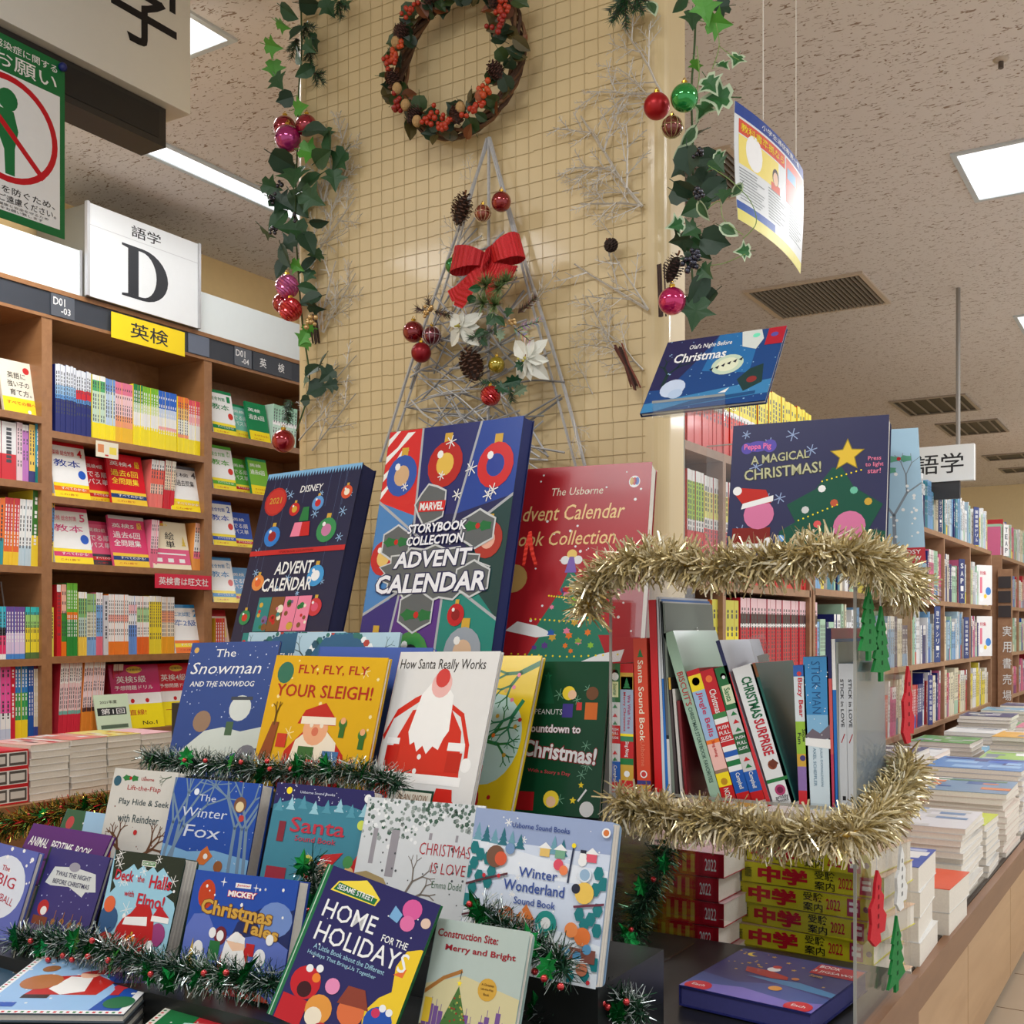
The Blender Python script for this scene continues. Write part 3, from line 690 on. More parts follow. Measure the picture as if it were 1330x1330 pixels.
def fly(c):
    c.R(0, 0, 1, 1, (222,180,20)); c.dots(22, (246,236,180), .012, seed=8, flakes=5)
    c.T('FLY, FLY, FLY', .55, .895, .62, hh=.075, col=(176,30,30), bold=.01); c.T('YOUR SLEIGH!', .50, .74, .86, hh=.095, col=(176,30,30), bold=.01)
    c.C(.12, .87, .075, (26,116,104))
    c.P([(.22,.02),(.26,.30),(.40,.45),(.62,.45),(.78,.30),(.84,.02)], (190,30,34)); c.P([(.30,.18),(.34,.38),(.44,.46),(.60,.46),(.70,.38),(.72,.18),(.52,.10)], (240,240,236)); c.C(.50,.47,.11,(236,180,150)); c.P([(.33,.50),(.38,.60),(.55,.66),(.66,.55),(.67,.50)], (190,30,34)); c.P([(.36,.50),(.36,.555),(.66,.56),(.67,.505)], (242,242,240)); c.C(.50,.45,.03,(214,120,100))
    c.C(.46,.495,.016,'white'); c.C(.55,.495,.016,'white')
    c.R(.30,.13,.44,.23,(240,240,236)); c.R(.62,.10,.76,.20,(240,240,236)); c.R(.38,.22,.52,.34,(46,110,60)); c.R(.60,.20,.74,.32,(60,120,190)); c.R(.47,.14,.60,.25,(190,36,40)); c.C(.36,.17,.05,(236,180,150)); c.C(.66,.13,.05,(236,180,150))
    for x, y in ((.73,.52),(.91,.45),(.86,.24),(.82,.10)): c.C(x, y, .035, (60,130,60)); c.R(x-.02, y-.1, x+.025, y, (40,110,50)); c.C(x, y+.02, .022, (236,180,140))
    c.P([(.02,.2),(.10,.5),(.16,.50),(.14,.2)], (140,70,40)); c.branch(.12,.48,1.6,.07,(90,60,20),.014,2,2); c.R(.17,.32,.26,.42,(200,50,40)); c.R(.86,.12,.96,.2,(200,50,40))
def works(c):
    c.R(0, 0, 1, 1, (222,222,220)); c.T('How Santa Really Works', .46, .91, .86, hh=.085, col='black', bold=0)
    c.P([(.08,.20),(.14,.42),(.26,.62),(.62,.66),(.78,.50),(.84,.20)], (206,40,30)); c.P([(.26,.70),(.38,.74),(.36,.70),(.08,.56),(.02,.42),(.0,.45),(.10,.62)], (206,40,30)); c.Ln([(.62,.66),(.76,.60),(.86,.42),(.87,.33)], .035, (206,40,30)); c.C(.88,.30,.05,'white')
    c.P([(.26,.48),(.30,.40),(.34,.42),(.38,.36),(.43,.40),(.48,.35),(.53,.40),(.59,.38),(.62,.45),(.66,.5),(.64,.72),(.54,.80),(.40,.80),(.32,.72)], (240,240,238)); c.C(.50,.79,.10,(232,180,176)); c.C(.5,.83,.07,(206,60,60))
    c.R(.0,.17,.86,.225,(244,244,242)); c.R(.06,.40,.19,.44,'white'); c.R(.68,.38,.84,.43,'white'); c.R(.07,.26,.20,.39,(188,30,24)); c.R(.69,.25,.83,.37,(188,30,24)); c.C(.42,.33,.02,'white'); c.C(.40,.24,.02,'white')
    c.P([(.62,0),(.65,.15),(.80,.15),(.82,.08),(.94,.03),(.95,0)], (206,40,30)); c.R(.02,.06,.18,.15,(206,40,30)); c.R(.20,.03,.64,.13,(26,66,50)); c.R(.22,.045,.62,.115,(236,230,214)); c.T('ALAN SNOW', .44, .08, .3, hh=.038, col=(150,110,80), bold=0)
def nut(c):
    c.R(0, 0, 1, 1, (234,200,30)); c.C(.62,.45,.34,(190,220,214),24,sy=1.2); rg = random.Random(6)
    c.branch(1.0,.95,3.6,.2,(30,110,60),.05,4,6); c.branch(.4,.38,.4,.2,(40,120,60),.05,4,7); c.branch(.9,.7,4.2,.16,(40,130,90),.04,4,8)
    c.P([(.0,.5),(.2,.62),(.22,.5),(.1,.36)], (196,40,60)); c.P([(.3,.34),(.52,.40),(.62,.30),(.4,.26)], (60,80,170)); c.R(.34,.10,.62,.28,(206,60,60))
    for i in range(5): c.R(.35+i*.055,.10,.37+i*.055,.28,'white',step=(i == 0))
    for i in range(14): c.C(rg.uniform(.1,.95), rg.uniform(.05,.95), .02, rg.choice(['gold','red','orange','pink']), n=8, step=(i == 0))
    c.C(.46,.05,.19,(196,28,34)); c.C(.46,.05,.17,(206,40,44)); c.P([(.40,-.01),(.38,.08),(.44,.14),(.50,.08),(.49,0)], 'white'); c.T('Book', .56, .085, .10, col='white')
def peanuts(c):
    c.R(0, 0, 1, 1, (14,70,42)); c.star(.30,.90,.05,(30,110,70)); c.P([(.30,.92),(.40,.72),(.20,.72)], (20,84,54)); c.dots(0, (120,170,140), .012, (.4,.1,.95,.95), 6, 9)
    c.R(.50,.63,.62,.72,(70,60,140)); c.C(.56,.79,.075,(244,214,60)); c.C(.60,.78,.05,(240,196,160)); c.R(.76,.62,.90,.73,(220,110,40)); c.C(.83,.79,.07,(120,76,46)); c.R(.66,.68,.72,.73,(214,60,60))
    c.T('PEANUTS', .34, .665, .32, hh=.035, col='white', bold=-.005); c.T('Countdown to', .40, .555, .66, hh=.055, col=(244,236,236), bold=.03, ol=(110,20,40)); c.T('Christmas!', .50, .405, .86, hh=.11, col='white', bold=.03, ol=(150,20,36), rot=-5)
    c.T('With a Story a Day', .40, .27, .5, hh=.03, col=(200,70,80), rot=-3)
    c.C(.45,.10,.09,(244,214,60)); c.C(.45,.085,.055,(240,196,160)); c.R(.05,.02,.25,.14,(180,30,36)); c.C(.86,.05,.08,(232,232,230)); c.star(.78,.2,.035,'yellow'); c.Ln([(.76,.1),(.84,.17)],.02,'white'); c.star(.70,.10,.04,'yellow')
def flap(c):
    c.R(0, 0, 1, 1, (206,204,196)); c.dots(24, (120,60,50), .008, seed=9); c.T('Usborne', .55, .90, .2, hh=.035, col=(170,40,40)); c.T('Lift-the-Flap', .52, .79, .52, hh=.07, col=(176,36,44), bold=.0)
    c.T('Play Hide & Seek', .56, .635, .78, hh=.085, col=(44,70,76), bold=.005); c.T('with Reindeer', .52, .465, .64, hh=.085, col=(44,70,76), bold=.005)
    c.holly(.28,.90,.07,(40,120,60)); c.C(.08,.86,.06,(40,90,110)); c.branch(.9,.95,3.5,.07,(40,80,50),.012,3,2)
    for x, a, s_ in ((.30,1.9,3),(.74,1.2,5),(.35,2.6,7),(.70,.5,8)): c.branch(x,.10,a,.14,(106,70,48),.035,3,s_)
    c.P([(0,0),(0,.10),(.1,.22),(.2,.12),(.22,0)], (176,60,44)); c.P([(.3,0),(.35,.10),(.7,.10),(.74,0)], (106,70,48)); c.C(.52,.32,.03,(190,36,40))
def fox(c):
    c.R(0, 0, 1, 1, (26,74,162)); c.P([(0,0),(0,.28),(.3,.22),(.6,.26),(1,.2),(1,0)], (120,170,210)); c.dots(40, (200,214,236), .005, seed=10)
    for x, a in ((.02,1.45),(.12,1.5),(.90,1.65),(.97,1.7),(.80,1.6),(.05,1.2)): c.branch(x,.0,a,.42,(112,138,162),.035,3,int(x*100))
    c.C(.28,.86,.03,(230,236,244)); c.T('The', .42, .80, .2, hh=.07, col=(206,214,230), bold=0); c.T('Winter', .42, .64, .52, hh=.10, col=(206,214,230), bold=0, shear=.1); c.T('Fox', .43, .44, .42, hh=.13, col=(206,214,230), bold=0, shear=.1)
    c.C(.80,.76,.07,(120,80,60)); c.C(.80,.74,.045,(226,206,160)); c.C(.84,.62,.03,(190,60,60)); c.P([(.42,.10),(.46,.24),(.52,.30),(.56,.24),(.60,.20),(.52,.10)], (206,110,50)); c.C(.52,.19,.025,'white'); c.C(.68,.10,.05,(150,90,50))
def santasound(c):
    c.R(0, 0, 1, 1, (60,130,150)); c.P([(0,1),(1,1),(1,.78),(.75,.84),(.5,.8),(.25,.86),(0,.78)], (36,34,92)); c.dots(40, (220,226,240), .005, (0,.75,1,1), 11); c.C(.14,.93,.03,'yellow')
    for i in range(8): c.tree(.06+i*.125, .72+.02*(i % 3), .10, .12, (150,200,214) if i % 2 else (80,150,170), 2)
    c.T('Usborne Sound Books', .44, .925, .36, hh=.026, col=(200,206,226)); c.T('Santa', .50, .60, .56, hh=.15, col=(190,50,70), bold=.01); c.T('Sound Book', .50, .47, .42, hh=.055, col=(186,60,84)); c.C(.95,.92,.035,'white')
    c.C(.46,.25,.06,(226,214,90)); c.P([(.48,.0),(.46,.16),(.60,.26),(.76,.12),(.76,0)], (236,232,226)); c.P([(.56,.24),(.60,.34),(.80,.38),(.70,.24)], (190,36,40)); c.C(.62,.21,.05,(236,180,150)); c.P([(.85,.2),(.98,.45),(1,.2)], (190,40,40)); c.C(.88,.2,.05,(226,180,120))
    c.R(.05,.05,.26,.17,(150,40,60)); c.R(.10,.42,.17,.62,(130,40,56)); c.C(.93,.66,.04,(206,220,90)); c.C(.86,.3,.05,(70,140,80))
def love(c):
    c.R(0, 0, 1, 1, (208,212,214)); rg = random.Random(12)
    for i in range(230):
        x = rg.random(); lim = .60 if x < .48 else .80
        y = rg.uniform(lim+.06*math.sin(x*20), 1); c.C(x, y, rg.uniform(.008,.022), rg.choice([(60,92,76),(110,130,122),(232,234,234),(90,110,100),(150,160,156)]), n=5, step=(i % 115 == 0))
    for x, w_, y in ((.10,.04,.40),(.26,.07,.30),(.58,.025,.66),(.80,.02,.66)): c.R(x, y, x+w_, .72, (150,146,152))
    c.dots(26, (80,84,88), .008, (.1,.1,.95,.7), 13)
    c.T('CHRISTMAS', .73, .58, .42, hh=.105, col=(176,30,44), bold=-.01); c.T('IS LOVE', .78, .42, .28, hh=.095, col=(176,30,44), bold=-.01); c.T('Emma Dodd', .79, .28, .24, hh=.06, col=(40,100,60), bold=-.01)
    c.P([(0,.30),(.10,.33),(.26,.28),(.36,.12),(.38,0),(0,0)], (160,140,96)); c.branch(.45,.15,1.1,.12,(120,110,100),.018,3,4); c.branch(.50,.12,.5,.10,(120,110,100),.018,2,9)
def wonder(c):
    c.R(0, 0, 1, 1, (206,216,232)); c.R(0, .80, 1, 1, (150,166,200)); c.P([(0,.80),(.3,.76),(.6,.72),(1,.70),(1,.6),(0,.6)], (226,232,240)); c.P([(0,0),(1,0),(1,.25),(.7,.3),(.5,.2),(.2,.3),(0,.4)], (226,234,240))
    c.dots(40, 'white', .006, (.02,.3,.98,.97), 14, 8)
    for i in range(8): c.tree(.04+i*.065+(.18 if i > 5 else 0), .79-.005*i, .08, .11-.01*(i % 3), (44,110,124) if i % 2 else (110,160,176), 3)
    c.T('Usborne Sound Books', .50, .915, .42, hh=.035, col=(52,74,140), bold=.01)
    c.T('Winter', .52, .625, .28, hh=.062, col=(52,78,150), bold=.01); c.T('Wonderland', .50, .535, .44, hh=.068, col=(52,78,150), bold=.01); c.T('Sound Book', .52, .445, .30, hh=.045, col=(52,78,150))
    for x, cc in ((.55,(226,190,110)),(.66,(120,170,140)),(.88,(220,90,110))): c.R(x-.035,.74,x+.035,.79,cc); c.P([(x-.05,.79),(x+.05,.79),(x,.83)],'white')
    c.Ln([(.735,.60),(.75,.82)],.012,(40,50,80)); c.C(.75,.83,.015,'yellow'); c.C(.82,.77,.025,'white'); c.C(.82,.74,.03,'white'); c.R(.80,.79,.84,.81,(40,44,60))
    for x, y in ((.03,.74),(.08,.70),(.04,.64),(.14,.68),(.0,.58),(.09,.56),(.16,.53),(.05,.48),(.18,.60),(.02,.40),(.08,.38),(.94,.68),(.98,.62),(.93,.58),(.96,.46),(.92,.40),(.84,.42),(.88,.36),(.97,.34),(.76,.12),(.82,.05),(.92,.07),(.98,.14),(.88,.14),(.30,.04),(.7,.03)):
        c.C(x, y, .035, (30,120,124), n=6, sy=1.3); 
    c.Ln([(.0,.5),(.14,.55),(.30,.60)],.014,(90,50,60)); c.Ln([(1,.5),(.80,.46)],.014,(110,50,70)); c.Ln([(0,.30),(.12,.34)],.012,(90,50,60))
    for x, y in ((.13,.57),(.24,.58),(.10,.32),(.8,.08),(.95,.03)): c.C(x, y, .013, (206,50,60))
    c.C(.20,.70,.07,(120,84,66)); c.C(.24,.69,.045,(214,90,60)); c.C(.66,.70,.035,(220,80,100)); c.C(.70,.67,.03,(236,130,80)); c.C(.86,.55,.065,(236,196,90)); c.C(.80,.57,.03,(40,44,60)); c.C(.85,.66,.045,(220,228,236)); c.C(.85,.66,.035,(150,180,206)); c.C(.30,.76,.035,(120,150,190))
    c.C(.33,.34,.06,(170,96,60)); c.C(.47,.31,.065,(140,110,96)); c.R(.36,.16,.50,.24,(226,180,60)); c.R(.24,.16,.34,.24,(90,130,170)); c.P([(.40,.34),(.47,.43),(.54,.34)],(214,120,60)); c.C(.88,.29,.055,(224,120,60)); c.C(.80,.32,.045,(234,140,80)); c.R(.70,.14,.98,.22,(130,80,70)); c.C(.70,.18,.04,(60,40,40),sy=1.1)
    for x, y in ((.78,.19),(.86,.17),(.92,.22)): c.C(x,y,.03,(90,150,190))
    c.C(.62,.335,.075,(38,140,132)); c.C(.62,.335,.035,(224,226,224)); c.C(.42,.52,0.002,'white')
    c.C(.9,.1,.04,(196,120,90)); c.C(.965,.93,.03,'white'); c.C(.965,.93,.02,(214,120,60))
def deck(c):
    c.R(0, 0, 1, 1, (150,200,220)); rg = random.Random(15)
    p = [(0,1),(1,1),(1,.55)]+[(.97-.10*(i % 2)-.02*i, .60+.045*i) for i in range(5)]+[(.8-i*.07, .84+.05*(i % 2)) for i in range(9)]+[(.12-.06*(i % 2), .78-.06*i) for i in range(4)]
    c.P(p, (30,44,36)); c.dots(8, 'white', .012, (.05,.6,.98,.98), 16, 10); c.dots(10, 'white', .02, (.3,.05,.9,.5), 17, 5)
    c.R(.42,.885,.62,.935,(240,240,230)); c.R(.43,.892,.61,.93,(60,130,60)); c.T('SESAME STREET', .52, .911, .16, hh=.022, col='white')
    c.T('Deck', .22, .775, .27, hh=.10, col=(190,24,50), bold=.02); c.T('the', .46, .765, .10, hh=.06, col=(190,24,50)); c.T('Halls', .74, .755, .30, hh=.12, col=(190,24,50), bold=.02); c.T('with', .34, .62, .14, hh=.055, col=(190,24,50)); c.T('Elmo!', .66, .58, .38, hh=.12, col=(190,24,50), bold=.02)
    c.C(.50,.22,.25,(186,24,32)); c.C(.12,.36,.14,(40,84,130)); c.C(.15,.12,.14,(176,26,34)); c.C(.84,.30,.11,(150,60,120))
    c.P([(.38,.40),(.50,.54),(.66,.55),(.76,.42),(.80,.22),(.72,.20),(.68,.36)], (186,24,32)); c.P([(.34,.34),(.36,.41),(.66,.44),(.68,.36)], 'white'); c.C(.77,.19,.055,'white'); c.P([(.72,.44),(.80,.56),(.96,.46)], (186,24,40)); c.R(.72,.41,.96,.46,'white'); c.C(.10,.5,.08,(220,100,60)); c.bauble(.50,.2,.07,(236,120,40),(230,100,30))
def twas(c):
    c.R(0, 0, 1, 1, (56,50,112)); c.R(0,0,.03,1,(40,60,50)); c.dots(36, (170,176,210), .008, seed=18)
    c.P([(.10,.62),(.18,.80),(.5,.83),(.86,.80),(.94,.62),(.78,.60),(.75,.54),(.5,.62),(.2,.60)], (204,208,206)); c.C(.50,.83,.09,(150,148,160),sy=.6)
    c.T('TWAS THE NIGHT', .52, .74, .58, hh=.05, col=(70,70,96)); c.T('BEFORE CHRISTMAS', .52, .655, .6, hh=.05, col=(70,70,96))
    c.P([(0,0),(0,.14),(.2,.20),(.5,.10),(.7,.16),(1,.12),(1,0)], (90,80,110)); c.C(.20,.36,.09,(180,40,44)); c.C(.22,.33,.05,(230,226,220)); c.R(.08,.18,.32,.27,(120,60,40))
    for i in range(4): c.C(.42+i*.14,.24+.02*(i % 2),.035,(150,100,60)); c.R(.42+i*.14,.26,.43+i*.14,.36,(150,100,60)); c.Ln([(.40+i*.14,.24),(.38+i*.14,.12)],.012,(130,90,60))
def mickey(c):
    c.R(0, 0, 1, 1, (22,74,168)); c.P([(.5,.6),(.7,.74),(.85,.70),(1,.76),(1,.3),(.4,.3)], (20,40,96)); c.P([(0,.5),(.06,.62),(.2,.64),(.3,.5),(.5,.46),(.8,.54),(1,.44),(1,0),(0,0)], (90,112,190)); c.C(.84,.66,.16,(110,140,200),sy=.7)
    c.C(.15,.80,.085,(190,60,30),sy=1.15); c.dots(14,'white',.01,(.05,.6,.95,.97),19); c.star(.30,.92,.035,'white',4,.2); c.star(.62,.90,.03,'white',4,.2)
    c.R(.42,.885,.57,.925,(236,236,236)); c.T('Junior', .50, .905, .13, hh=.026, col=(200,30,40)); c.T('MICKEY', .50, .83, .27, hh=.05, col='white', bold=.04, ol=(206,24,40), olw=.06)
    c.T('Christmas', .47, .685, .70, hh=.125, col=(206,160,70), bold=.03, ol=(110,70,30), rot=-2); c.T('Tales', .72, .56, .36, hh=.105, col=(206,160,70), bold=.03, ol=(110,70,30), rot=-6)
    c.P([(.35,.05),(.40,.34),(.50,.46),(.62,.40),(.74,.10),(.70,.0),(.4,0)], (170,28,34)); c.C(.52,.40,.09,(240,200,170)); c.P([(.40,.30),(.42,.44),(.50,.36),(.60,.38),(.64,.28),(.56,.14),(.44,.16)], (240,240,240)); c.P([(.42,.44),(.50,.52),(.60,.48),(.60,.43)], (240,240,240)); c.C(.24,.12,.11,(50,120,60)); c.C(.32,.10,.07,(190,36,40)); c.C(.36,.47,.06,(110,30,50)); c.R(.27,.26,.37,.42,(30,110,60)); c.C(.16,.34,.05,(236,236,236)); c.C(.76,.34,.055,(236,236,240)); c.R(.62,.34,.70,.44,(190,30,40)); c.P([(.05,.1),(.10,.42),(.15,.1)],(190,160,80)); c.Ln([(.10,.05),(.14,.18)],.03,(226,180,50)); c.C(.44,.07,.06,'white'); c.C(.66,.14,.06,'white'); c.P([(.7,.1),(.9,.02),(.9,0),(.6,0)],(190,70,50))
    for x in (.28,.36,.52,.83): c.C(x,.5-.02*(x*10 % 2),.035,'white')
def home(c):
    c.R(0, 0, 1, 1, (40,36,92)); c.R(0,0,.045,1,(30,110,66)); c.R(.012,0,.02,1,(190,214,190)); c.dots(10,'white',.006,(.1,.3,.95,.95),20,0)
    c.P([(.10,.85),(.14,.92),(.30,.965),(.36,.985),(.42,.96),(.52,.90),(.50,.85)], (240,214,70)); c.P([(.12,.86),(.15,.915),(.50,.895),(.49,.856)], (30,110,60)); c.T('SESAME STREET', .31, .888, .32, hh=.035, col='white', bold=.01)
    c.T('HOME', .34, .735, .46, hh=.115, col='white', bold=.005); c.T('FOR THE', .76, .685, .22, hh=.045, col='white'); c.T('HOLIDAYS', .52, .585, .80, hh=.12, col='white', bold=.005)
    c.T('A Little Book about the Different', .46, .49, .62, hh=.032, col=(150,190,210)); c.T('Holidays That Bring Us Together', .42, .44, .6, hh=.032, col=(150,190,210))
    c.C(.80,.91,.08,(214,90,150)); c.C(.80,.82,.06,(220,110,160)); c.C(.94,.86,.04,(220,190,170)); c.P([(.66,.9),(.74,.86),(.72,.8),(.64,.82)],(120,170,210))
    c.P([(.82,.0),(.72,.22),(.80,.34),(.88,.40),(.84,.55),(.88,.66),(.98,.70),(1,.7),(1,0)], (238,200,40)); c.P([(.84,.50),(.93,.56),(.92,.50)],(230,110,50))
    c.C(.20,.26,.125,(196,26,36)); c.R(.06,.0,.28,.16,(190,24,34)); c.C(.27,.31,.035,(236,130,40)); c.C(.21,.22,.06,(60,10,16)); c.C(.19,.35,.03,'white'); c.C(.27,.37,.03,'white')
    c.C(.38,.14,.11,(226,150,60)); c.C(.36,.09,.07,(240,226,200)); c.C(.63,.20,.11,(220,110,60)); c.P([(.50,.22),(.54,.34),(.68,.35),(.76,.24),(.7,.24)],(140,60,40)); c.R(.52,.0,.74,.09,(150,110,170)); c.C(.86,.20,.115,(30,80,170)); c.R(.76,0,.98,.12,(30,78,166)); c.C(.82,.25,.035,(206,50,90)); c.C(.86,.29,.028,'white'); c.C(.92,.28,.028,'white'); c.C(.46,.02,.07,(190,30,40)); c.C(.42,.30,.06,(230,140,180))
def constr(c):
    c.R(0, 0, 1, 1, (176,190,182)); c.P([(0,0),(1,0),(1,.5),(.7,.55),(.4,.6),(0,.5)], (206,196,150))
    c.T('Construction Site:', .36, .895, .66, hh=.06, col=(150,26,40), bold=.02); c.T('Merry and Bright', .52, .785, .76, hh=.06, col=(150,26,40), bold=.02)
    rg = random.Random(21)
    for i in range(18):
        x = .02+i*.055; h_ = rg.uniform(.22,.42); c.R(x,.15,x+.05,h_,(112,78,140),step=(i == 0)); c.R(x+.02,h_,x+.026,h_+.05,(112,78,140),step=False)
    c.Ln([(.0,.44),(.18,.56),(.36,.63)],.035,(166,110,50)); c.Ln([(.36,.63),(.36,.57)],.008,(60,50,40)); c.star(.36,.54,.03,'yellow'); c.P([(.12,0),(.36,.52),(.62,0)], (70,110,50))
    for i in range(70):
        y = rg.uniform(.0,.45); hw = .24*(1-y/.52); c.C(.37+rg.uniform(-hw,hw), y, .011, rg.choice([(150,40,36),(110,150,70),(50,90,44),(190,170,80)]), n=5, step=(i == 0))
    c.C(.66,.53,.10,(206,160,60)); c.T('A Christmas', .66, .565, .13, hh=.018, col=(90,60,20)); c.T('Lift-the-Flap', .66, .53, .13, hh=.018, col=(90,60,20)); c.T('Book', .66, .495, .06, hh=.018, col=(90,60,20))
    c.R(.02,.22,.10,.40,(214,180,50)); c.R(0,0,.16,.2,(110,84,70)); c.R(.10,.08,.24,.16,(130,50,40)); c.R(.62,0,.9,.10,(150,110,60))
def bigsnow(c):
    c.R(0, 0, 1, 1, (92,104,176)); c.C(.62,.56,.33,(214,222,232),24); c.dots(14,'white',.02,(0,.6,1,1),22); c.T('The', .60, .76, .12, col=(180,40,60)); c.T('BIG', .66, .63, .28, hh=.12, col=(180,36,60), bold=.0, rot=-5); c.T('SNOWBALL', .60, .46, .5, hh=.08, col=(180,36,60), bold=-.005, rot=-8)
    c.C(.3,.16,.28,(222,230,234)); c.C(.10,.30,.15,(190,170,140)); c.P([(.2,.06),(.34,.18),(.44,.10)],(236,170,60)); c.C(.22,.12,.03,'black'); c.C(.62,.10,.06,(190,40,50)); c.P([(0,.3),(.2,.36),(.28,.3),(.1,.26)],(70,150,140)); c.C(.2,.86,.14,(226,232,240),sy=.5)
def purple(c):
    c.R(0, 0, 1, 1, (84,30,110)); c.T('ANIMAL  BEDTIME  BOOK', .45, .68, .8, hh=.16, col='white', rot=-2); c.Ln([(0,.55),(.3,.42),(.6,.45),(1,.3)],.02,(40,20,60)); c.star(.85,.3,.07,'gold')
def sweet(c):
    c.R(0, 0, 1, 1, (150,190,222)); c.P([(0,1),(.3,1),(.35,.7),(.2,.6),(.25,.4),(0,.3)],(36,90,66)); c.C(.12,.8,.06,(180,60,70)); c.T('The Sweet', .66, .62, .6, hh=.16, col=(190,40,70), bold=.01, shear=.15); c.dots(16,'white',.012,seed=23); c.P([(.7,0),(1,.2),(1,0)],(170,60,40))
def olafbook(c):
    c.R(0, 0, 1, 1, (28,70,130)); c.P([(0,1),(.45,1),(.3,.6),(.16,.3),(0,.3)],(40,40,84)); c.P([(.45,1),(.8,1),(.8,.4),(.4,.5)],(40,110,170)); c.C(.60,.55,.13,(196,214,190),20); c.C(.60,.55,.09,(226,230,200)); c.branch(.1,.35,1.5,.15,(20,50,50),.03,3,3); c.P([(0,0),(1,.1),(1,.28),(.6,.22),(0,.12)],(60,130,180)); c.dots(60,(150,190,220),.006,seed=24)
    c.C(.20,.30,.105,(196,210,232),sy=1.1); c.C(.24,.22,.06,(180,200,226)); c.P([(.72,.32),(.80,.45),(.9,.5),(.93,.25),(.8,.15)],(30,60,60)); c.C(.84,.3,.04,(140,50,50))
    c.T("Olaf's Night Before", .40, .86, .36, hh=.085, col='white', bold=.01); c.T('Christmas', .34, .72, .44, hh=.13, col='white', bold=.02)
    c.P([(.64,1),(.68,.78),(.80,.72),(.84,.86),(.80,1)],(214,220,214)); c.C(.77,.92,.03,(120,230,190)); c.R(.86,.76,1,1,(180,30,50)); c.C(.92,.90,.03,(90,80,160));
    for i in range(6): c.P([(.46+i*.045,.50+i*.02),(.49+i*.045,.53+i*.02),(.485+i*.045,.48+i*.02)],(24,30,50),step=(i == 0))
    c.P([(.1,0),(.5,.06),(.9,.1),(.9,.14),(.4,.1)],(30,80,130)); c.P([(.60,.16),(.68,.22),(.66,.16)],'white')
def peppabook(c):
    c.R(0, 0, 1, 1, (52,54,88)); c.dots(0,(150,170,206),.008,(.05,.1,.97,.97),25,14); c.C(.17,.84,.075,(90,80,170),sy=.5); c.C(.10,.83,.04,(90,80,170)); c.C(.25,.84,.045,(90,80,170)); c.T('Peppa Pig', .17, .835, .18, hh=.05, col=(240,120,170), bold=.02)
    c.T('A MAGICAL', .32, .755, .38, hh=.06, col=(190,190,150), bold=.01, ol=(80,80,60), rot=4); c.T('CHRISTMAS!', .34, .655, .50, hh=.075, col=(190,190,150), bold=.01, ol=(80,80,60), rot=4)
    c.P([(.28,.0),(1,0),(1,.22),(.90,.24),(.98,.40),(.80,.52),(.72,.66),(.66,.66),(.56,.52),(.38,.42),(.44,.30),(.34,.24)], (26,84,66)); c.star(.75,.74,.115,(150,130,40)); c.star(.75,.74,.10,(226,190,60))
    c.T('Press', .92,.71,.08,col='pink'); c.T('to light', .92,.665,.11,col='pink'); c.T('star!', .92,.625,.08,col='pink')
    for x, y, cc in ((.50,.38,'lgrey'),(.60,.52,'white'),(.80,.50,(110,190,160)),(.68,.42,(190,90,60)),(.89,.42,'gold'),(.58,.28,(220,90,90)),(.35,.19,(110,160,220))): c.C(x,y,.025,cc,n=8)
    for k in range(9): c.C(.46+k*.03, .31+.012*k, .006, 'yellow', n=6, step=(k == 0)); c.C(.6+k*.03, .57+.008*k, .006, 'yellow', n=6, step=False)
    c.R(.03,.12,.28,.27,(130,36,30)); c.C(.20,.36,.10,(214,120,160)); c.P([(.04,.50),(.08,.55),(.24,.53),(.28,.44),(.10,.42)],(190,44,36)); c.P([(.08,.40),(.09,.44),(.29,.49),(.29,.45)],'white'); c.C(.05,.53,.03,'white'); c.R(.62,.12,.88,.22,(120,50,40)); c.C(.78,.26,.10,(214,120,160)); c.C(.27,.17,.03,'white'); c.R(.03,.13,.26,.16,'white')
def hollybook(c):
    c.R(0, 0, 1, 1, (166,200,220)); c.branch(.72,.12,1.55,.36,(130,140,150),.035,4,12); c.branch(.2,.2,1.6,.3,(150,160,170),.02,3,14); c.dots(60,'white',.014,(.05,.2,.95,.7),26)
    for x, y in ((.4,.95),(.55,.84),(.8,.78),(.65,.70),(.35,.80)): c.holly(x,y,.07,(90,160,130))
    c.R(.72,.03,1,.14,(190,50,60)); c.T('NOSY', .86,.11,.2,hh=.03,col='white'); c.T('CROW', .86,.065,.2,hh=.03,col='white')
def jigsaw(c):
    c.R(0, 0, 1, 1, (46,52,120)); c.P([(0,0),(1,0),(1,.3),(.6,.4),(.3,.28),(0,.35)], (60,84,150)); c.P([(0,.1),(.4,.2),(.8,.12),(1,.2),(1,0),(0,0)], (120,110,190)); c.P([(.3,.45),(.7,.5),(1,.42),(1,.34),(.6,.40)], (60,130,180)); c.dots(24,'gold',.01,(0,.5,.9,.95),27); c.C(.14,.90,.05,(230,200,70)); c.C(.165,.915,.045,(46,52,120))
    for x, y in ((.3,.92),(.45,.85),(.55,.72),(.2,.7)): c.star(x,y,.025,'gold')
    c.P([(.22,.62),(.26,.52),(.48,.48),(.60,.50),(.58,.56),(.42,.62)],(180,40,40)); c.C(.42,.66,.05,'white'); c.C(.42,.72,.035,(200,50,44)); c.R(.66,.74,1,.96,(190,30,50)); c.T('BOOK', .76,.91,.16,hh=.06,col='white'); c.T('3 JIGSAWS', .82,.80,.3,hh=.06,col='white'); c.T('Santa', .74,.69,.1,hh=.05,col='gold')
    c.C(.6,.3,.05,(220,150,60)); c.C(.64,.55,.03,(200,120,60)); c.C(.12,.06,.10,(206,30,50)); c.C(.88,.06,.10,(206,30,50)); c.T('Each', .12,.07,.1,hh=.04,col='white'); c.T('Each', .88,.07,.1,hh=.04,col='white')
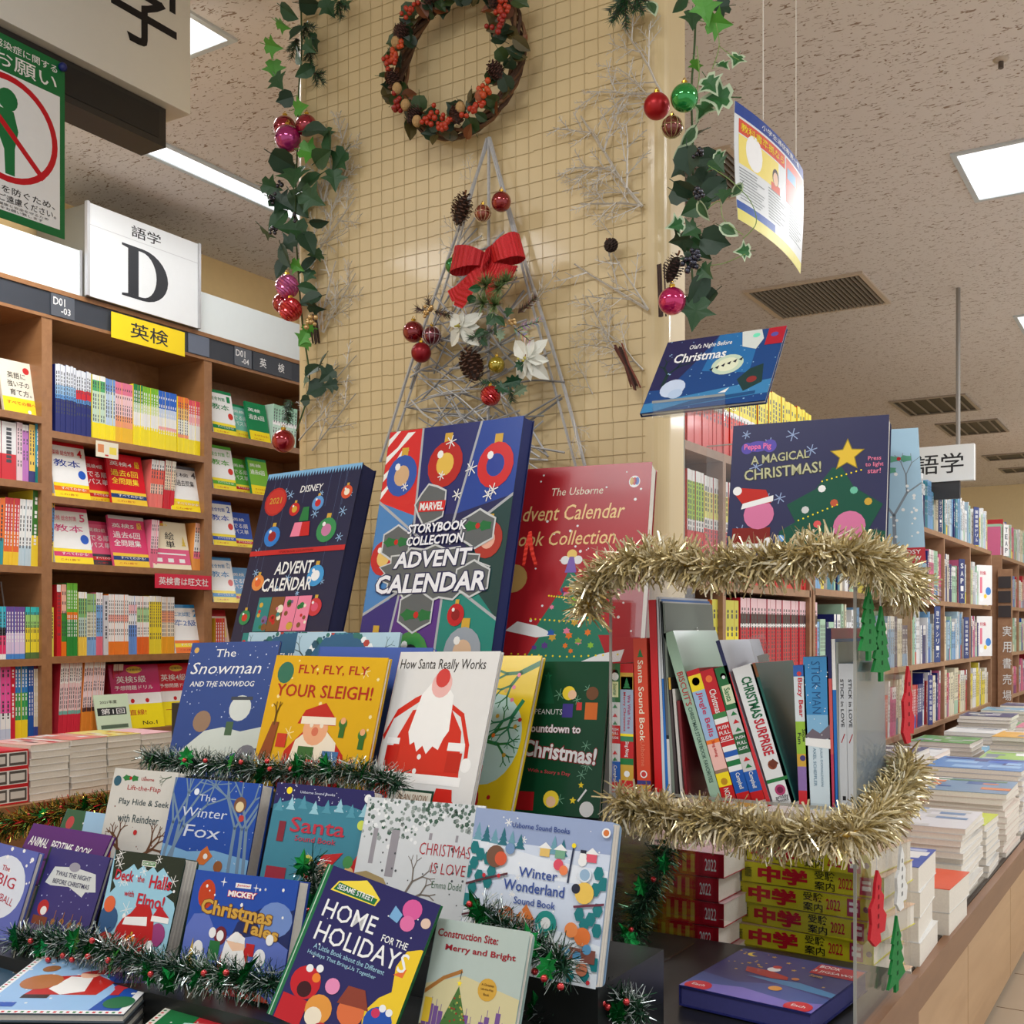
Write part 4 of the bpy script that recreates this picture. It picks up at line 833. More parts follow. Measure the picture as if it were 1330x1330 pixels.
def santaflat(c):
    c.R(0, 0, 1, 1, (236,238,240))
    for i in range(24): c.R(i/24,.965,i/24+.02,.99,'red' if i % 2 else 'green',step=(i == 0)); c.R(i/24,.01,i/24+.02,.035,'red' if i % 2 else 'green',step=False); c.R(.01,i/24,.03,i/24+.02,'red' if i % 2 else 'green',step=False)
    c.R(.05,.05,.95,.95,(150,190,230)); c.P([(.5,.95),(.95,.95),(.95,.05),(.75,.05),(.8,.4),(.6,.7)],(30,80,170)); c.dots(24,'white',.012,(.05,.05,.95,.95),28)
    c.C(.68,.80,.16,'white',20,sy=.55); c.R(.62,.86,.86,.93,(220,206,80)); c.T('Santa', .68, .80, .24, hh=.07, col=(190,30,40), bold=.03)
    c.P([(.22,.30),(.30,.62),(.56,.66),(.74,.52),(.7,.30)], (190,40,36)); c.P([(.34,.40),(.40,.62),(.56,.60),(.60,.36),(.46,.30)],'white'); c.C(.52,.66,.07,(240,190,160)); c.P([(.44,.68),(.56,.76),(.66,.70),(.62,.66)],(190,36,36)); c.C(.24,.52,.14,(176,110,60)); c.R(.22,.24,.40,.30,(60,40,36)); c.C(.82,.44,.05,(190,50,60)); c.R(.79,.3,.85,.4,(190,50,60)); c.R(.10,.10,.24,.17,(40,90,180)); c.C(.2,.76,.06,(150,100,60)); c.C(.9,.18,.1,(40,110,70))
def greenflat(c):
    c.R(0, 0, 1, 1, (232,228,216))
    for i in range(24): c.R(i/24,.965,i/24+.02,.99,'red' if i % 2 else 'green',step=(i == 0)); c.R(.01,i/24,.03,i/24+.02,'red' if i % 2 else 'green',step=False)
    c.R(.05,.05,.95,.95,(30,116,64)); c.P([(.26,.72),(.30,.90),(.8,.90),(.84,.74)],'white'); c.T('Christmas', .56, .81, .46, hh=.10, col=(206,30,50), bold=.03); c.P([(.3,.4),(.3,.66),(.7,.66),(.8,.4)],(200,40,50)); c.P([(.2,.2),(.24,.5),(.5,.5),(.5,.2)],(190,220,214)); c.dots(16,'white',.01,(.05,.05,.95,.95),30)
def tealflat(c):
    c.R(0, 0, 1, 1, (44,74,96)); c.flake(.35,.75,.06,'white',wd=.012); c.flake(.62,.3,.05,'white',wd=.012); c.P([(.3,.1),(.5,.16),(.42,.3)],(226,150,70)); c.C(.52,.58,.10,(70,60,50),20); c.C(.52,.58,.06,(120,110,90)); c.dots(20,(190,200,206),.006,seed=33)
def redflat(c):
    c.R(0,0,1,1,(186,18,40)); c.dots(120,(214,60,74),.01,seed=35)
B = book
G3 = 'picture books face out on the upper steps'
B('tall navy advent calendar box with round coloured baubles and white ADVENT CALENDAR title', .285, .47, .045, (-1.665,1.735,1.252), -3, 17.5, -1, (22,26,58), art=calendar_navy, page=(30,34,76), name='advent_calendar', cat='advent calendar', mat='print_gloss')
B('large advent calendar box split into coloured panels with slanted metallic STORYBOOK COLLECTION title', .35, .515, .03, (-1.235,1.665,1.2278), -9, 10.0, 1.6, (24,34,84), art=calendar_panels, page=(30,40,96), name='advent_calendar', cat='advent calendar')
B('red advent calendar book with gold script title and green tree topped by an angel', .279, .44, .04, (-.9708,1.742,1.2305), 10.6, 16, -.3, (166,26,34), art=usb_red, name='advent_calendar', cat='advent calendar')
B('dark blue picture book titled The Snowman and the Snowdog', .211, .265, .006, (-1.5742,1.48,1.072), 6.2, 19.2, -1.5, (40,66,130), art=snowman, mat='print_matt')
B('pale blue picture book behind the gold one, only its top with A THING showing', .238, .262, .006, (-1.3751,1.575,1.090), 4, 17.4, -.5, (170,200,214), art=thing_blue, mat='print_matt')
B('pale blue picture book peeping out at the far left behind the snowman book', .24, .265, .006, (-1.53,1.60,1.088), 4, 17.4, -.5, (170,200,214), art=thing_blue, mat='print_matt')
for k, (dx, dy, cc, lab) in enumerate(((.035,.026,(60,90,170),'dark blue cover edge just behind the gold picture book'), (.052,.052,(176,200,214),'pale blue cover edge right behind the gold picture book, hindmost'))):
    B(lab, .25, .25-.01*k, .012, (-1.262+dx,1.435+dy,1.078), 0, 18, 0, cc, mat='print_matt')
B('shiny gold picture book titled FLY, FLY, FLY YOUR SLEIGH!', .262, .24, .010, (-1.2797,1.41,1.070), -3, 16.5, .2, (214,170,20), art=fly, mat='gold_print')
B('white picture book with a big red suit and bushy white beard on the cover', .225, .26, .008, (-1.0430,1.41,1.063), -10, 17.5, -1.2, (206,206,204), art=works, mat='print_gloss', spine=(190,40,40))
B('yellow picture book with fir branches and a round red seal, tucked behind the white one', .189, .262, .012, (-1.0145,1.497,1.058), -4.8, 21.1, -1, (222,190,40), art=nut)
B('dark green book titled Countdown to Christmas!', .155, .25, .012, (-.8804,1.56,1.050), 3, 12.4, -1, (14,66,40), art=peanuts)
B('off-white lift-the-flap book with brown antlers, left end of the middle step', .150, .155, .014, (-1.5296,1.26,.9572), 2.9, 15.7, -.3, (200,198,190), art=flap, mat='print_matt', name='board_book')
B('blue board book titled The Winter Fox', .182, .150, .03, (-1.3528,1.255,.9582), 4.2, 16.2, -.1, (24,66,146), art=fox, mat='print_matt', name='board_book')
B('teal sound book with red Santa title and a village of snowy firs', .183, .152, .026, (-1.1249,1.25,.9640), 3.1, 16.5, .3, (40,60,110), art=santasound, mat='print_matt', name='board_book', rounded=True)
B('grey-white book titled CHRISTMAS IS LOVE under speckled snowy trees', .196, .158, .022, (-.9381,1.245,.9529), 4.1, 19.4, -.2, (200,204,206), art=love, mat='print_matt')
B('big rounded pale blue sound book titled Winter Wonderland', .200, .196, .024, (-.7096,1.18,.9230), -.1, 13.3, .5, (130,160,190), art=wonder, mat='print_matt', name='board_book', rounded=True)
B('light blue board book titled Deck the Halls in red letters', .152, .160, .028, (-1.3360,1.095,.8589), 0, 17.7, -1, (40,60,50), art=deck, mat='print_matt', name='board_book', rounded=True)
B('small purple book titled TWAS THE NIGHT BEFORE CHRISTMAS', .136, .146, .010, (-1.5138,1.10,.8585), 3.9, 21, 2.1, (50,46,100), art=twas, mat='print_matt')
B('blue story collection with golden Christmas Tales title', .205, .158, .022, (-1.1120,1.075,.8585), -4, 16.1, -3.0, (30,60,140), art=mickey, mat='print_matt')
B('dark purple picture book tilted to the right, titled HOME FOR THE HOLIDAYS', .153, .184, .010, (-.8610,.985,.8780), 18.5, 21.7, 15.8, (30,100,60), art=home, mat='print_gloss')
B('lift-the-flap book with a crane over a Christmas tree, titled Merry and Bright', .125, .150, .014, (-.7120,1.045,.8621), 2.1, 20, .1, (150,176,172), art=constr, mat='print_matt', name='board_book', rounded=True)
B('lilac book with a large white snowball and red letters at the left picture edge', .151, .146, .012, (-1.6594,1.075,.8582), 5.3, 17.7, 4.6, (80,92,160), art=bigsnow, mat='print_matt', name='board_book')
B('purple book with white lettering lying back behind the snowball book', .199, .10, .010, (-1.6152,1.165,.9246), 1.3, 30, .9, (80,28,104), art=purple, mat='print_matt')
B('light blue book with a red script title lying back beside the tinsel', .200, .12, .012, (-1.6570,1.25,.9143), -6.4, 25, -1.5, (140,180,212), art=sweet, mat='print_matt')
def flat(label, px, py, z, w_, h_, t, yaw, cover, art, **k):
    p = atZ(px, py, z); R = (0, 0)
    o = book(label, w_, h_, t, (p.x, p.y, z), yaw, 90, 0, cover, art=art, **k)
    return o
B('deep red glittery folder lying flat at the left picture edge', .20, .17, .012, (-1.70,.93,.848), 18, 84, 0, (170,16,36), art=redflat, mat='print_matt', name='board_book')
B('dark teal picture book lying flat between the red folder and the Santa book', .24, .18, .012, (-1.46,.95,.832), 20, 86, 0, (40,70,92), art=tealflat, mat='print_matt')
B('light blue Santa book with a dotted red and green border, top of a flat pile', .205, .21, .012, (-1.27,.915,.852), 30, 87, 0, (90,100,110), art=santaflat, mat='print_gloss', name='board_book')
for k in range(2):
    B(('grey edged book directly under the Santa book in the flat pile', 'grey edged book at the bottom of the pile under the Santa book')[k], .205, .21, .013, (-1.27,.915,.837-.0145*k), 30, 88, 0, (90,92,96), name='board_book', mat='print_matt')
B('green book lying flat with a red Christmas title, cut by the bottom edge', .20, .20, .014, (-1.03,.935,.835), 22, 87, 0, (220,214,200), art=greenflat, mat='print_gloss', name='board_book')
# ================================================================ acrylic case with its books
CX0, CX1, CY0, CY1 = -.752, -.388, 1.50, 1.822
o = empty('acrylic_shelf', ((CX0+CX1)/2, CY0, ZP), 'clear acrylic two-tier shelf case trimmed with gold tinsel', 'shelf case'); hw = (CX1-CX0)/2; dd = CY1-CY0
def plate(nm, x0, x1, y0, y1, z0, z1, par, edge=None):
    b = MB(); b.box(x0, x1, y0, y1, z0, z1, 'white', 'clear_acrylic'); q = b.build(nm, par)
    if edge: b = MB(); b.box(*edge, 'white', 'acrylic_edge'); b.build('edge', q)
for s_, nm in ((-1, 'side_panel'), (1, 'side_panel')):
    x = s_*hw; a, c_ = min(x, x-s_*.004), max(x, x-s_*.004)
    plate(nm, a, c_, .002, dd, .002, .632, o, (a, c_, -.001, .0015, .002, .632))
for z in (.306, .628):
    plate('shelf_plate', -hw+.0045, hw-.0045, .0025, dd, z, z+.004, o, (-hw+.0045, hw-.0045, -.001, .002, z, z+.004))
plate('back_panel', -hw+.005, hw-.005, dd-.004, dd, .05, .3, o)
o = empty('acrylic_stand', (-.56, 1.755, 1.4345), 'clear acrylic stand on top of the case behind the black star book', 'stand')
plate('upright_sheet', -.14, .14, 0, .003, 0, .215, o, (-.14, .14, 0, .003, .2155, .2175)); plate('foot', -.14, .14, -.06, -.001, 0, .003, o)
def stext(c, text, y, ln, th, col, bold=.01, x=.5): c.T(text, x, y, ln*c.h/c.w, hh=th*c.w/c.h, rot=-90, col=col, bold=bold)
def spine_book(label, top, bot, wpx, bands, side, art=None, Y=1.52, d=.17, group=None, cat='book', name='board_book'):
    T = atY(top[0], top[1], Y); Bm = atY(bot[0], bot[1], Y); v = T-Bm; h = v.length; ang = math.atan2(v.x, v.z)
    f = -SN*Bm.x+CS*Bm.y; t = wpx*f/FPX/.86*math.cos(ang)
    o = empty(name, Bm, label, cat, group, (0, ang, 0)); b = MB(); W = t/2; c = min(.0015, t*.2); z = 0
    b.box(-W, -W+c, 0, d, 0, h, side, 'print_gloss'); b.box(W-c, W, 0, d, 0, h, side, 'print_gloss')
    for fr, col in bands: b.face([(-W,-.0004,z),(W,-.0004,z),(W,-.0004,h*fr),(-W,-.0004,h*fr)], col, 'print_gloss'); z = h*fr
    b.build('cover', o)
    b = MB(); b.box(-W+c, W-c, .0005, d-.002, .002, h-.002, 'paper', 'page_edge'); b.build('page_block', o)
    if art: cv = Cv(t, h, 'print_gloss'); cv.L = 4; art(cv); cv.build(o)
    return o
def a_camp(c): c.C(.5,.93,.3,'white'); c.C(.5,.9,.36,'white'); c.R(.18,.74,.82,.86,(236,236,180)); stext(c,'Snowman',.80,.09,.4,'green'); [c.P([(.5,y+.015),(.75,y-.015),(.25,y-.015)],cc) for y,cc in ((.67,'green'),(.60,'red'),(.54,'green'),(.31,'red'),(.26,'green'))]; c.T('PUSH',.5,.49,.7,col='white'); c.T('PULL',.5,.46,.7,col='white'); c.T('SLIDE',.5,.425,.7,col='white'); stext(c,'Campbell',.145,.13,.4,'white')
spine_book('narrow green and white slide book spine at the left end of the acrylic shelf', (799,862), (799,1029), 12.5, [(.08,'red'),(.24,'blue'),(.38,'lgrey'),(.52,'red'),(.70,'lgrey'),(1,(50,110,60))], (20,70,40), a_camp)
def a_wish(c): c.R(.05,.80,.95,.90,(236,214,80)); c.tree(.5,.81,.6,.08,'green'); stext(c,'We Wish You a',.63,.26,.24,(180,60,110),x=.68); stext(c,'Merry Christmas',.63,.3,.24,(200,50,60),x=.32); stext(c,'Sing Along',.34,.12,.35,'white'); c.C(.5,.15,.22,'white')
spine_book('red and grey song book spine second from the left in the acrylic shelf', (814,862), (814.5,1030.5), 16, [(.10,'red'),(.22,'gold'),(.27,'green'),(.40,'red'),(.44,(60,130,90)),(.46,'yellow'),(.80,(160,176,196)),(.93,'gold'),(1,'red')], (200,60,60), a_wish)
def a_ssb(c): stext(c,'Santa Sound Book',.60,.52,.40,'cream'); stext(c,'Usborne',.26,.16,.3,(226,120,90)); c.C(.5,.13,.26,'white'); c.C(.5,.13,.18,(200,60,60)); c.R(0,.035,1,.06,'gold'); c.R(0,.065,1,.09,(60,60,130)); c.tree(.5,.88,.5,.05,'green')
spine_book('orange-red sound book spine with cream title in the acrylic shelf', (831,829), (837,1032), 16.5, [(1,(214,72,44))], (190,60,40), a_ssb)
spine_book('tall red book spine in the acrylic shelf beside the orange one', (847,779), (856,1036), 9, [(1,(206,30,36))], (180,26,30))
def a_dk(c): stext(c,"SANTA'S WORKSHOP",.6,.4,.4,'white')
for i, (x0, x1, w_, y0, cols, lab) in enumerate(((854.5,863,3.4,775,[(1,(206,208,214))],'thin white spine right of the tall red book'),(857,867,3.4,778,[(.6,(40,110,190)),(1,(200,206,210))],'thin blue and white spine beside the tall red book'),
    (859,871,3.4,781,[(.3,(206,206,204)),(.32,'black'),(1,(90,96,100))],'thin grey spine with white foot in the acrylic shelf'),(861,875.5,3.4,783,[(1,(120,130,120))],'thin grey-green spine in the acrylic shelf'),(869,880,3.4,880,[(.9,(70,60,60)),(1,'gold')],'thin dark spine with a gold tip in the acrylic shelf'),
    (875,886,3.2,895,[(1,(200,196,190))],'thin pale spine left of the leaning green book'),(881,892,3.2,910,[(1,(120,34,40))],'thin dark red spine left of the leaning green book'))):
    spine_book(lab, (x0,y0), (x1,1037), w_, cols, cols[0][1], None, d=.19, name='picture_book')
def a_bis(c): stext(c,"BISCUIT'S",.66,.20,.6,(176,50,50)); stext(c,'CHRISTMAS STORYBOOK FAVORITES',.33,.44,.38,(60,90,80))
spine_book('pale green story collection spine leaning left in the acrylic shelf', (868,821), (931.5,1041), 13, [(1,(156,186,164))], (150,180,160), a_bis, name='picture_book')
def a_jb(c): c.C(.5,.91,.3,(220,70,50)); stext(c,'Jingle Bells',.66,.34,.5,(200,40,80)); stext(c,'Sing along',.40,.12,.3,'red'); c.C(.5,.155,.25,(190,140,40)); stext(c,'NOSY',.06,.09,.4,'white')
spine_book('Jingle Bells song book spine, leaning left, light blue and yellow', (899.5,870), (948.5,1042), 16.5, [(.12,'red'),(.22,'yellow'),(.245,(150,120,100)),(.44,(240,190,180)),(.47,'orange'),(.84,(156,186,220)),(.96,'yellow'),(1,'red')], (180,60,60), a_jb)
def a_chr(c): stext(c,'Christmas',.76,.18,.5,'white'); c.C(.5,.93,.25,(240,120,60)); c.T('PUSH',.5,.56,.8,col='white'); c.T('PULL',.5,.52,.8,col='white'); c.T('SLIDE',.5,.48,.8,col='white'); stext(c,'Campbell',.155,.12,.4,'white')
spine_book('leaning board book spine striped in red, white, green and blue, titled Christmas', (917.5,870), (968,1041), 17, [(.07,'red'),(.23,'blue'),(.27,'white'),(.31,'green'),(.34,'white'),(.38,'blue'),(.42,'white'),(.455,'red'),(.46,'white'),(.59,'red'),(.63,'white'),(.67,(60,130,70)),(1,(196,30,40))], (170,30,40), a_chr)
def a_san(c): c.C(.5,.93,.22,'red'); c.C(.5,.92,.13,'white'); c.R(.15,.72,.85,.86,(220,226,190)); stext(c,'Santa',.79,.1,.45,'green'); [c.P([(.5,y+.015),(.75,y-.015),(.25,y-.015)],cc) for y,cc in ((.65,'green'),(.59,'red'),(.53,'green'),(.31,'red'),(.26,'green'))]; c.T('PUSH',.5,.47,.7,col='white'); c.T('PULL',.5,.43,.7,col='white'); c.T('SLIDE',.5,.39,.7,col='white'); stext(c,'Campbell',.155,.12,.4,'white')
spine_book('leaning green and grey board book spine titled Santa', (936,866), (985,1040), 16.5, [(.07,'red'),(.22,'blue'),(.35,'lgrey'),(.50,(40,100,56)),(.68,'lgrey'),(1,(40,110,60))], (30,80,50), a_san)
spine_book('thin tall spine with red edge and navy tip leaning left beside the white surprise book', (932,832), (1000,1047), 5, [(.80,(206,50,56)),(1,(40,44,90))], (170,176,190), name='picture_book')
def a_sur(c): stext(c,'CHRISTMAS',.77,.30,.5,(20,100,60),bold=.03); stext(c,'SURPRISE',.48,.26,.5,(190,30,50),bold=.03); c.C(.5,.28,.22,(140,70,40)); c.P([(.3,.29),(.5,.25),(.8,.28),(.6,.32)],(110,50,30)); c.R(0,.16,1,.185,(40,120,60)); c.C(.5,.10,.25,(180,60,110)); c.C(.5,.10,.15,(120,30,70)); c.T('priddy',.5,.05,.6,col='dgrey'); c.T('books',.5,.03,.5,col='dgrey')
spine_book('thick white board book spine titled CHRISTMAS SURPRISE leaning left', (964,865), (1019,1044), 26, [(1,(226,228,228))], (200,60,60), a_sur)
spine_book('thin dark green spine leaning right behind the white surprise book', (978,862), (1031,1042), 6, [(.9,(30,90,80)),(1,'brown')], (26,80,70), name='picture_book')
for (tp, bt, w_, lab) in (((888,822),(948,1000),44,'clear plastic cover sleeve behind the leaning board books'), ((982,825),(1034,1030),22,'clear plastic cover sleeve at the right of the white surprise book')):
    T_ = atY(*tp, 1.62); B_ = atY(*bt, 1.62); v = T_-B_; o = empty('plastic_sleeve', B_, lab, 'plastic sleeve', None, (0, math.atan2(v.x, v.z), 0)); wd = w_*1.5/FPX
    b = MB(); b.box(-wd/2, wd/2, 0, .004, 0, v.length, 'white', 'clear_acrylic'); b.build('sleeve', o)
    b = MB(); b.box(-wd/2+.003, wd/2-.003, .0045, .006, .002, v.length-.03, (186,184,176), 'print_gloss'); b.build('backing_sheet', o)
def a_biz(c): stext(c,'Bizzy Bear',.77,.28,.5,(196,40,50),bold=.02); stext(c,'Snow',.50,.09,.3,'black',x=.7); stext(c,'Fun',.48,.08,.3,'black',x=.3); c.C(.5,.34,.25,(70,60,120)); c.C(.5,.94,.2,(206,60,60))
spine_book('narrow board book spine striped red, green and blue beside the blue snowy spine', (1037.5,864), (1045.5,1047), 13, [(.11,(200,40,50)),(.28,(140,110,170)),(.37,'gold'),(.60,(150,190,60)),(.92,(214,222,226)),(1,(50,100,180))], (60,110,180), a_biz)
def a_stk(c): stext(c,'STICK MAN',.80,.34,.35,(30,80,130),bold=-.01); stext(c,'JULIA DONALDSON',.28,.25,.12,(120,150,170),x=.62); stext(c,'AXEL SCHEFFLER',.28,.25,.12,(120,150,170),x=.36); c.P([(0,.48),(.3,.53),(.6,.50),(1,.56),(1,.47),(.5,.45)],(110,100,110)); c.P([(0,.47),(1,.46),(1,.40),(0,.42)],'white'); c.dots(20,'white',.02,(0,.4,1,.95),3)
spine_book('wide blue spine with a snowy village titled STICK MAN', (1059,853), (1065,1052), 28, [(.50,(206,222,230)),(.62,(130,180,214)),(1,(64,140,196))], (60,120,170), a_stk)
for i, (x0, x1, w_, y0, cols, lab) in enumerate(((1076,1082,6,816,[(.3,(190,60,90)),(.72,(206,90,90)),(1,(30,34,90))],'thin red spine with navy tip right of the wide blue spine'),(1082,1087,4.5,830,[(.7,(30,110,190)),(1,'white')],'thin bright blue spine right of the wide blue one'),(1087,1090,2.5,834,[(1,(150,156,150))],'very thin grey spine before the two silvery ones'))):
    spine_book(lab, (x0,y0), (x1,1050), w_, cols, cols[0][1], d=.19, name='picture_book')
def a_love2(c): stext(c,'STICK in LOVE',.72,.34,.4,'black'); c.Ln([(.3,.44),(.7,.50)],.12,(160,30,40)); c.R(.3,.03,.7,.06,'black')
spine_book('left of two matching silvery white spines at the right end of the acrylic shelf', (1093,862), (1097,1045), 9, [(1,(196,200,204))], (150,170,190), a_love2, group='pair of silvery spines in the acrylic shelf')
spine_book('right of two matching silvery white spines at the right end of the acrylic shelf', (1103.5,862), (1107,1046), 9, [(1,(196,200,204))], (150,170,190), a_love2, group='pair of silvery spines in the acrylic shelf')
# on top of the case and above
book('dark blue sound book with a yellow star button on top of the acrylic case', .226, .222, .028, (-.4905,1.60,1.4385), 6, 11, .3, (44,46,80), art=peppabook, mat='print_gloss', name='board_book', rounded=True)
book('pale blue wintry book with holly sprigs and bare tree, right of the star book', .150, .213, .02, (-.4115,1.68,1.436), 20, 10, -1.5, (160,196,214), art=hollybook, mat='print_matt', name='board_book')
book('blue landscape book titled Night Before Christmas on a raised clear stand beside the pillar', .217, .205, .008, (-.7077,1.75,1.7162), 2.3, 42, -.8, (24,50,100), art=olafbook, mat='print_matt')
o = empty('acrylic_stand', (-.7077,1.735,1.436), 'tall thin clear stand holding up the blue landscape book', 'stand', None, (0,0,.04))
plate('post', -.035, .035, .03, .033, 0, .275, o, (-.035,-.033,.0285,.0295,0,.275)); plate('tray', -.07, .055, -.02, .0295, .27, .273, o); plate('front_lip', -.07, .055, -.024, -.0205, .262, .29, o, (-.07,.055,-.026,-.0245,.286,.29))
o = book('boxed jigsaw set with a sleigh in a starry night sky inside the case bottom', .20, .21, .03, (-.545,1.50,.832), -6, 88.5, 0, (40,44,104), page=(60,60,120), art=jigsaw, name='jigsaw_box', cat='box set', mat='print_gloss')
# ================================================================ books on the shelves
XB = XD-.022
def join_into(mb, me, M4):
    col = me.color_attributes['Col'].data; i0 = len(mb.v); mb.v += [tuple(M4 @ v.co) for v in me.vertices]
    for p in me.polygons:
        mb.f.append(tuple(i0+k for k in p.vertices)); mb.c.append(tuple(col[p.loop_start].color)); mb.m.append(mb.mi(me.materials[p.material_index].name))
ORD2 = 'first second third fourth fifth sixth seventh eighth ninth tenth eleventh twelfth thirteenth fourteenth fifteenth sixteenth seventeenth eighteenth nineteenth twentieth twenty-first twenty-second twenty-third twenty-fourth twenty-fifth twenty-sixth twenty-seventh'.split()
FARB = MB(); FARP = MB()
def run(X, z, y0, y1, n, h, bands, label, group=None, side=None, tilt=0, d=.15, jit=0, seed=1, rz=math.pi/2, far=None):
    t = (y1-y0)/n; rg = random.Random(seed); me = spine_mesh(t*.96, h, d, bands, side or bands[0][1])
    if far is not None:
        for i in range(n): join_into(far, me, Matrix.Translation((X-rg.uniform(0, .004), y0+t*(i+.5), z+.0005)) @ Euler((0, math.radians(tilt), rz)).to_matrix().to_4x4())
        return
    for i in range(n):
        o = put('shelf_book', me, None, (X-rg.uniform(0, .004), y0+t*(i+.5), z+.0005), (0, math.radians(tilt), rz))
        if jit: s_ = 1-rg.uniform(0, jit); o.scale = (1, 1, s_)
        tag(o, label if n == 1 or len(label.split()) > 13 else label+', '+ORD2[i]+' from left', 'book', group)
G = lambda s: s
def prun(z, p0, p1, n, h, bands, label, group, X=None, **k):
    X = XB if X is None else X; run(X, z, Yp(p0, X), Yp(p1, X), n, h, bands, label, group, **k)
T1 = 2.085
W_, Yl = 'white', (246,226,40)
g = 'workbook spines on the top shelf under the yellow sign'
prun(T1,72,99,8,.262,[(.5,(36,44,110)),(.56,(90,150,210)),(.70,(150,190,224)),(1,(226,230,236))],'navy spine with pale blue and white top under the yellow sign',g,jit=.02)
prun(T1,99,119,6,.255,[(.5,(36,44,110)),(.56,(90,150,210)),(.70,(206,40,50)),(1,(226,230,236))],'navy spine with a red band and white top under the yellow sign',g,jit=.02)
prun(T1,120,137,5,.25,[(.26,Yl),(.75,(196,220,200)),(.92,(80,170,110)),(1,W_)],'pale green spine with yellow foot on the top shelf under the yellow sign',g)
prun(T1,137,150,4,.246,[(.26,Yl),(.8,(190,210,232)),(1,(110,150,210))],'pale blue spine with yellow foot on the top shelf under the yellow sign',g)
prun(T1,150,173,8,.243,[(.26,(240,190,50)),(.45,(240,160,120)),(.8,(240,200,206)),(1,(226,120,150))],'pink spine with orange-yellow foot on the top shelf under the yellow sign',g)
prun(T1,173.5,186,4,.25,[(.34,Yl),(.55,W_),(.7,(180,210,180)),(1,(36,130,70))],'dark green topped spine with yellow foot on the top shelf under the yellow sign',g)
prun(T1,186,206,6,.248,[(.34,Yl),(.55,W_),(.7,(210,226,170)),(1,(120,186,50))],'lime green topped spine with yellow foot on the top shelf under the yellow sign',g)
prun(T1,206,230,8,.246,[(.34,Yl),(.40,(240,170,170)),(.55,W_),(.7,(200,214,236)),(1,(40,100,200))],'blue topped spine with yellow foot on the top shelf under the yellow sign',g)
prun(T1,231,245,5,.24,[(.28,Yl),(.34,(240,150,120)),(.6,W_),(.8,(240,190,130)),(1,(236,120,60))],'orange topped spine right of the blue ones under the yellow sign',g)
prun(T1,245,269,8,.235,[(.28,Yl),(.55,W_),(.75,(240,170,180)),(1,(226,80,100))],'coral pink topped spine at the right end of the top shelf under the yellow sign',g)
def wb(bg, c1, big, small, foot='yellow', foot2=None, num=None, bigc=None, dot=None):
    def f(c):
        c.R(0,0,1,1,bg); c.R(0,.93,1,1,c1); c.R(0,0,1,.26,foot); 
        if foot2: c.R(0,.12,1,.20,foot2)
        c.T(small,.38,.80,.62,hh=.09,col=c1 if bg == 'white' else 'white',bold=.01)
        if num: c.T(num,.84,.82,.14,hh=.14,col=c1 if bg == 'white' else 'yellow',bold=.02)
        for i, tx in enumerate(big): c.T(tx,.45,.62-.16*i,.76,hh=.13,col=bigc or (c1 if bg == 'white' else 'white'),bold=.008)
        c.T('すべてわかる!',.55,.17 if foot2 else .15,.7,hh=.05,col='white' if foot2 else (190,30,40),bold=.01); c.T('これ1冊で',.4,.06,.5,hh=.035,col=(190,40,40))
        if dot: c.C(.84,.44,.11,dot)
    return f
def face(label, p0, p1, z, h, art, cover, X=None, t=.012, lean=12, yaw=90, dx=0, name='workbook', dy=0):
    X = (XD-.02 if X is None else X)+dx; y0, y1 = Yp(p0, X), Yp(p1, X)
    return book(label, y1-y0, h, t, (X, (y0+y1)/2+dy, z+.001), yaw, lean, 0, cover, art=art, name=name, cat='book', mat='print_gloss')
R_ = (206,28,44); Pk = (226,90,130)
z2 = 1.842; g = 'workbook spines on the second shelf under the yellow sign'
face('white workbook with red number 4 on the second shelf under the yellow sign',72,118,z2,.222,wb('white',R_,['教本'],'英検 総合対策','yellow','orange','4',(30,60,150),(40,90,190)),'white')
face('red vocabulary workbook behind the first one on the second shelf',116,150,z2,.185,wb(R_,(180,20,30),['でる順','パス単'],'英検4級',(236,200,40),'red'),R_,dx=-.03)
face('bright red past-paper workbook with yellow characters on the second shelf',146,192,z2,.21,wb((214,24,40),(214,24,40),['過去6回','全問題集'],'英検4',(240,200,60),(30,60,120),'級',(250,226,60)),R_)
prun(z2,194,211,5,.20,[(.3,(236,120,110)),(.5,(240,200,180)),(.8,(230,100,80)),(1,W_)],'white and red spine on the second shelf beside the red past-paper workbook',g,tilt=4)
prun(z2,212,226,5,.205,[(.4,R_),(.8,(240,220,190)),(1,(240,236,220))],'cream spine with red foot on the second shelf',g,tilt=4)
face('white workbook with small red 4 and yellow foot, right end of the second shelf',223,264,z2,.20,wb('white',(90,90,96),['3回過去問集'],'英検','yellow',(240,200,60),'4',(60,60,66)),'white')
z3 = 1.594; g = 'workbook spines on the third shelf under the yellow sign'
face('white and pink workbook with number 5 on the third shelf under the yellow sign',72,122,z3,.222,wb('white',Pk,['教本'],'英検 総合対策','yellow',(214,60,110),'5',(206,60,120),(40,90,190)),'white')
face('pink vocabulary workbook on the third shelf behind the number 5 one',119,153,z3,.18,wb(Pk,(206,50,100),['でる順','パス単'],'英検5級',(60,60,66),'red'),Pk,dx=-.03)
face('magenta past-paper workbook on the third shelf',149,195,z3,.21,wb((214,60,110),(190,190,190),['過去6回','全問題集'],'英検5',(240,200,60),(30,60,120),'級'),Pk)
prun(z3,194,204,4,.20,[(.4,(236,120,150)),(1,(240,210,216))],'pale pink spine on the third shelf beside the magenta workbook',g,tilt=4)
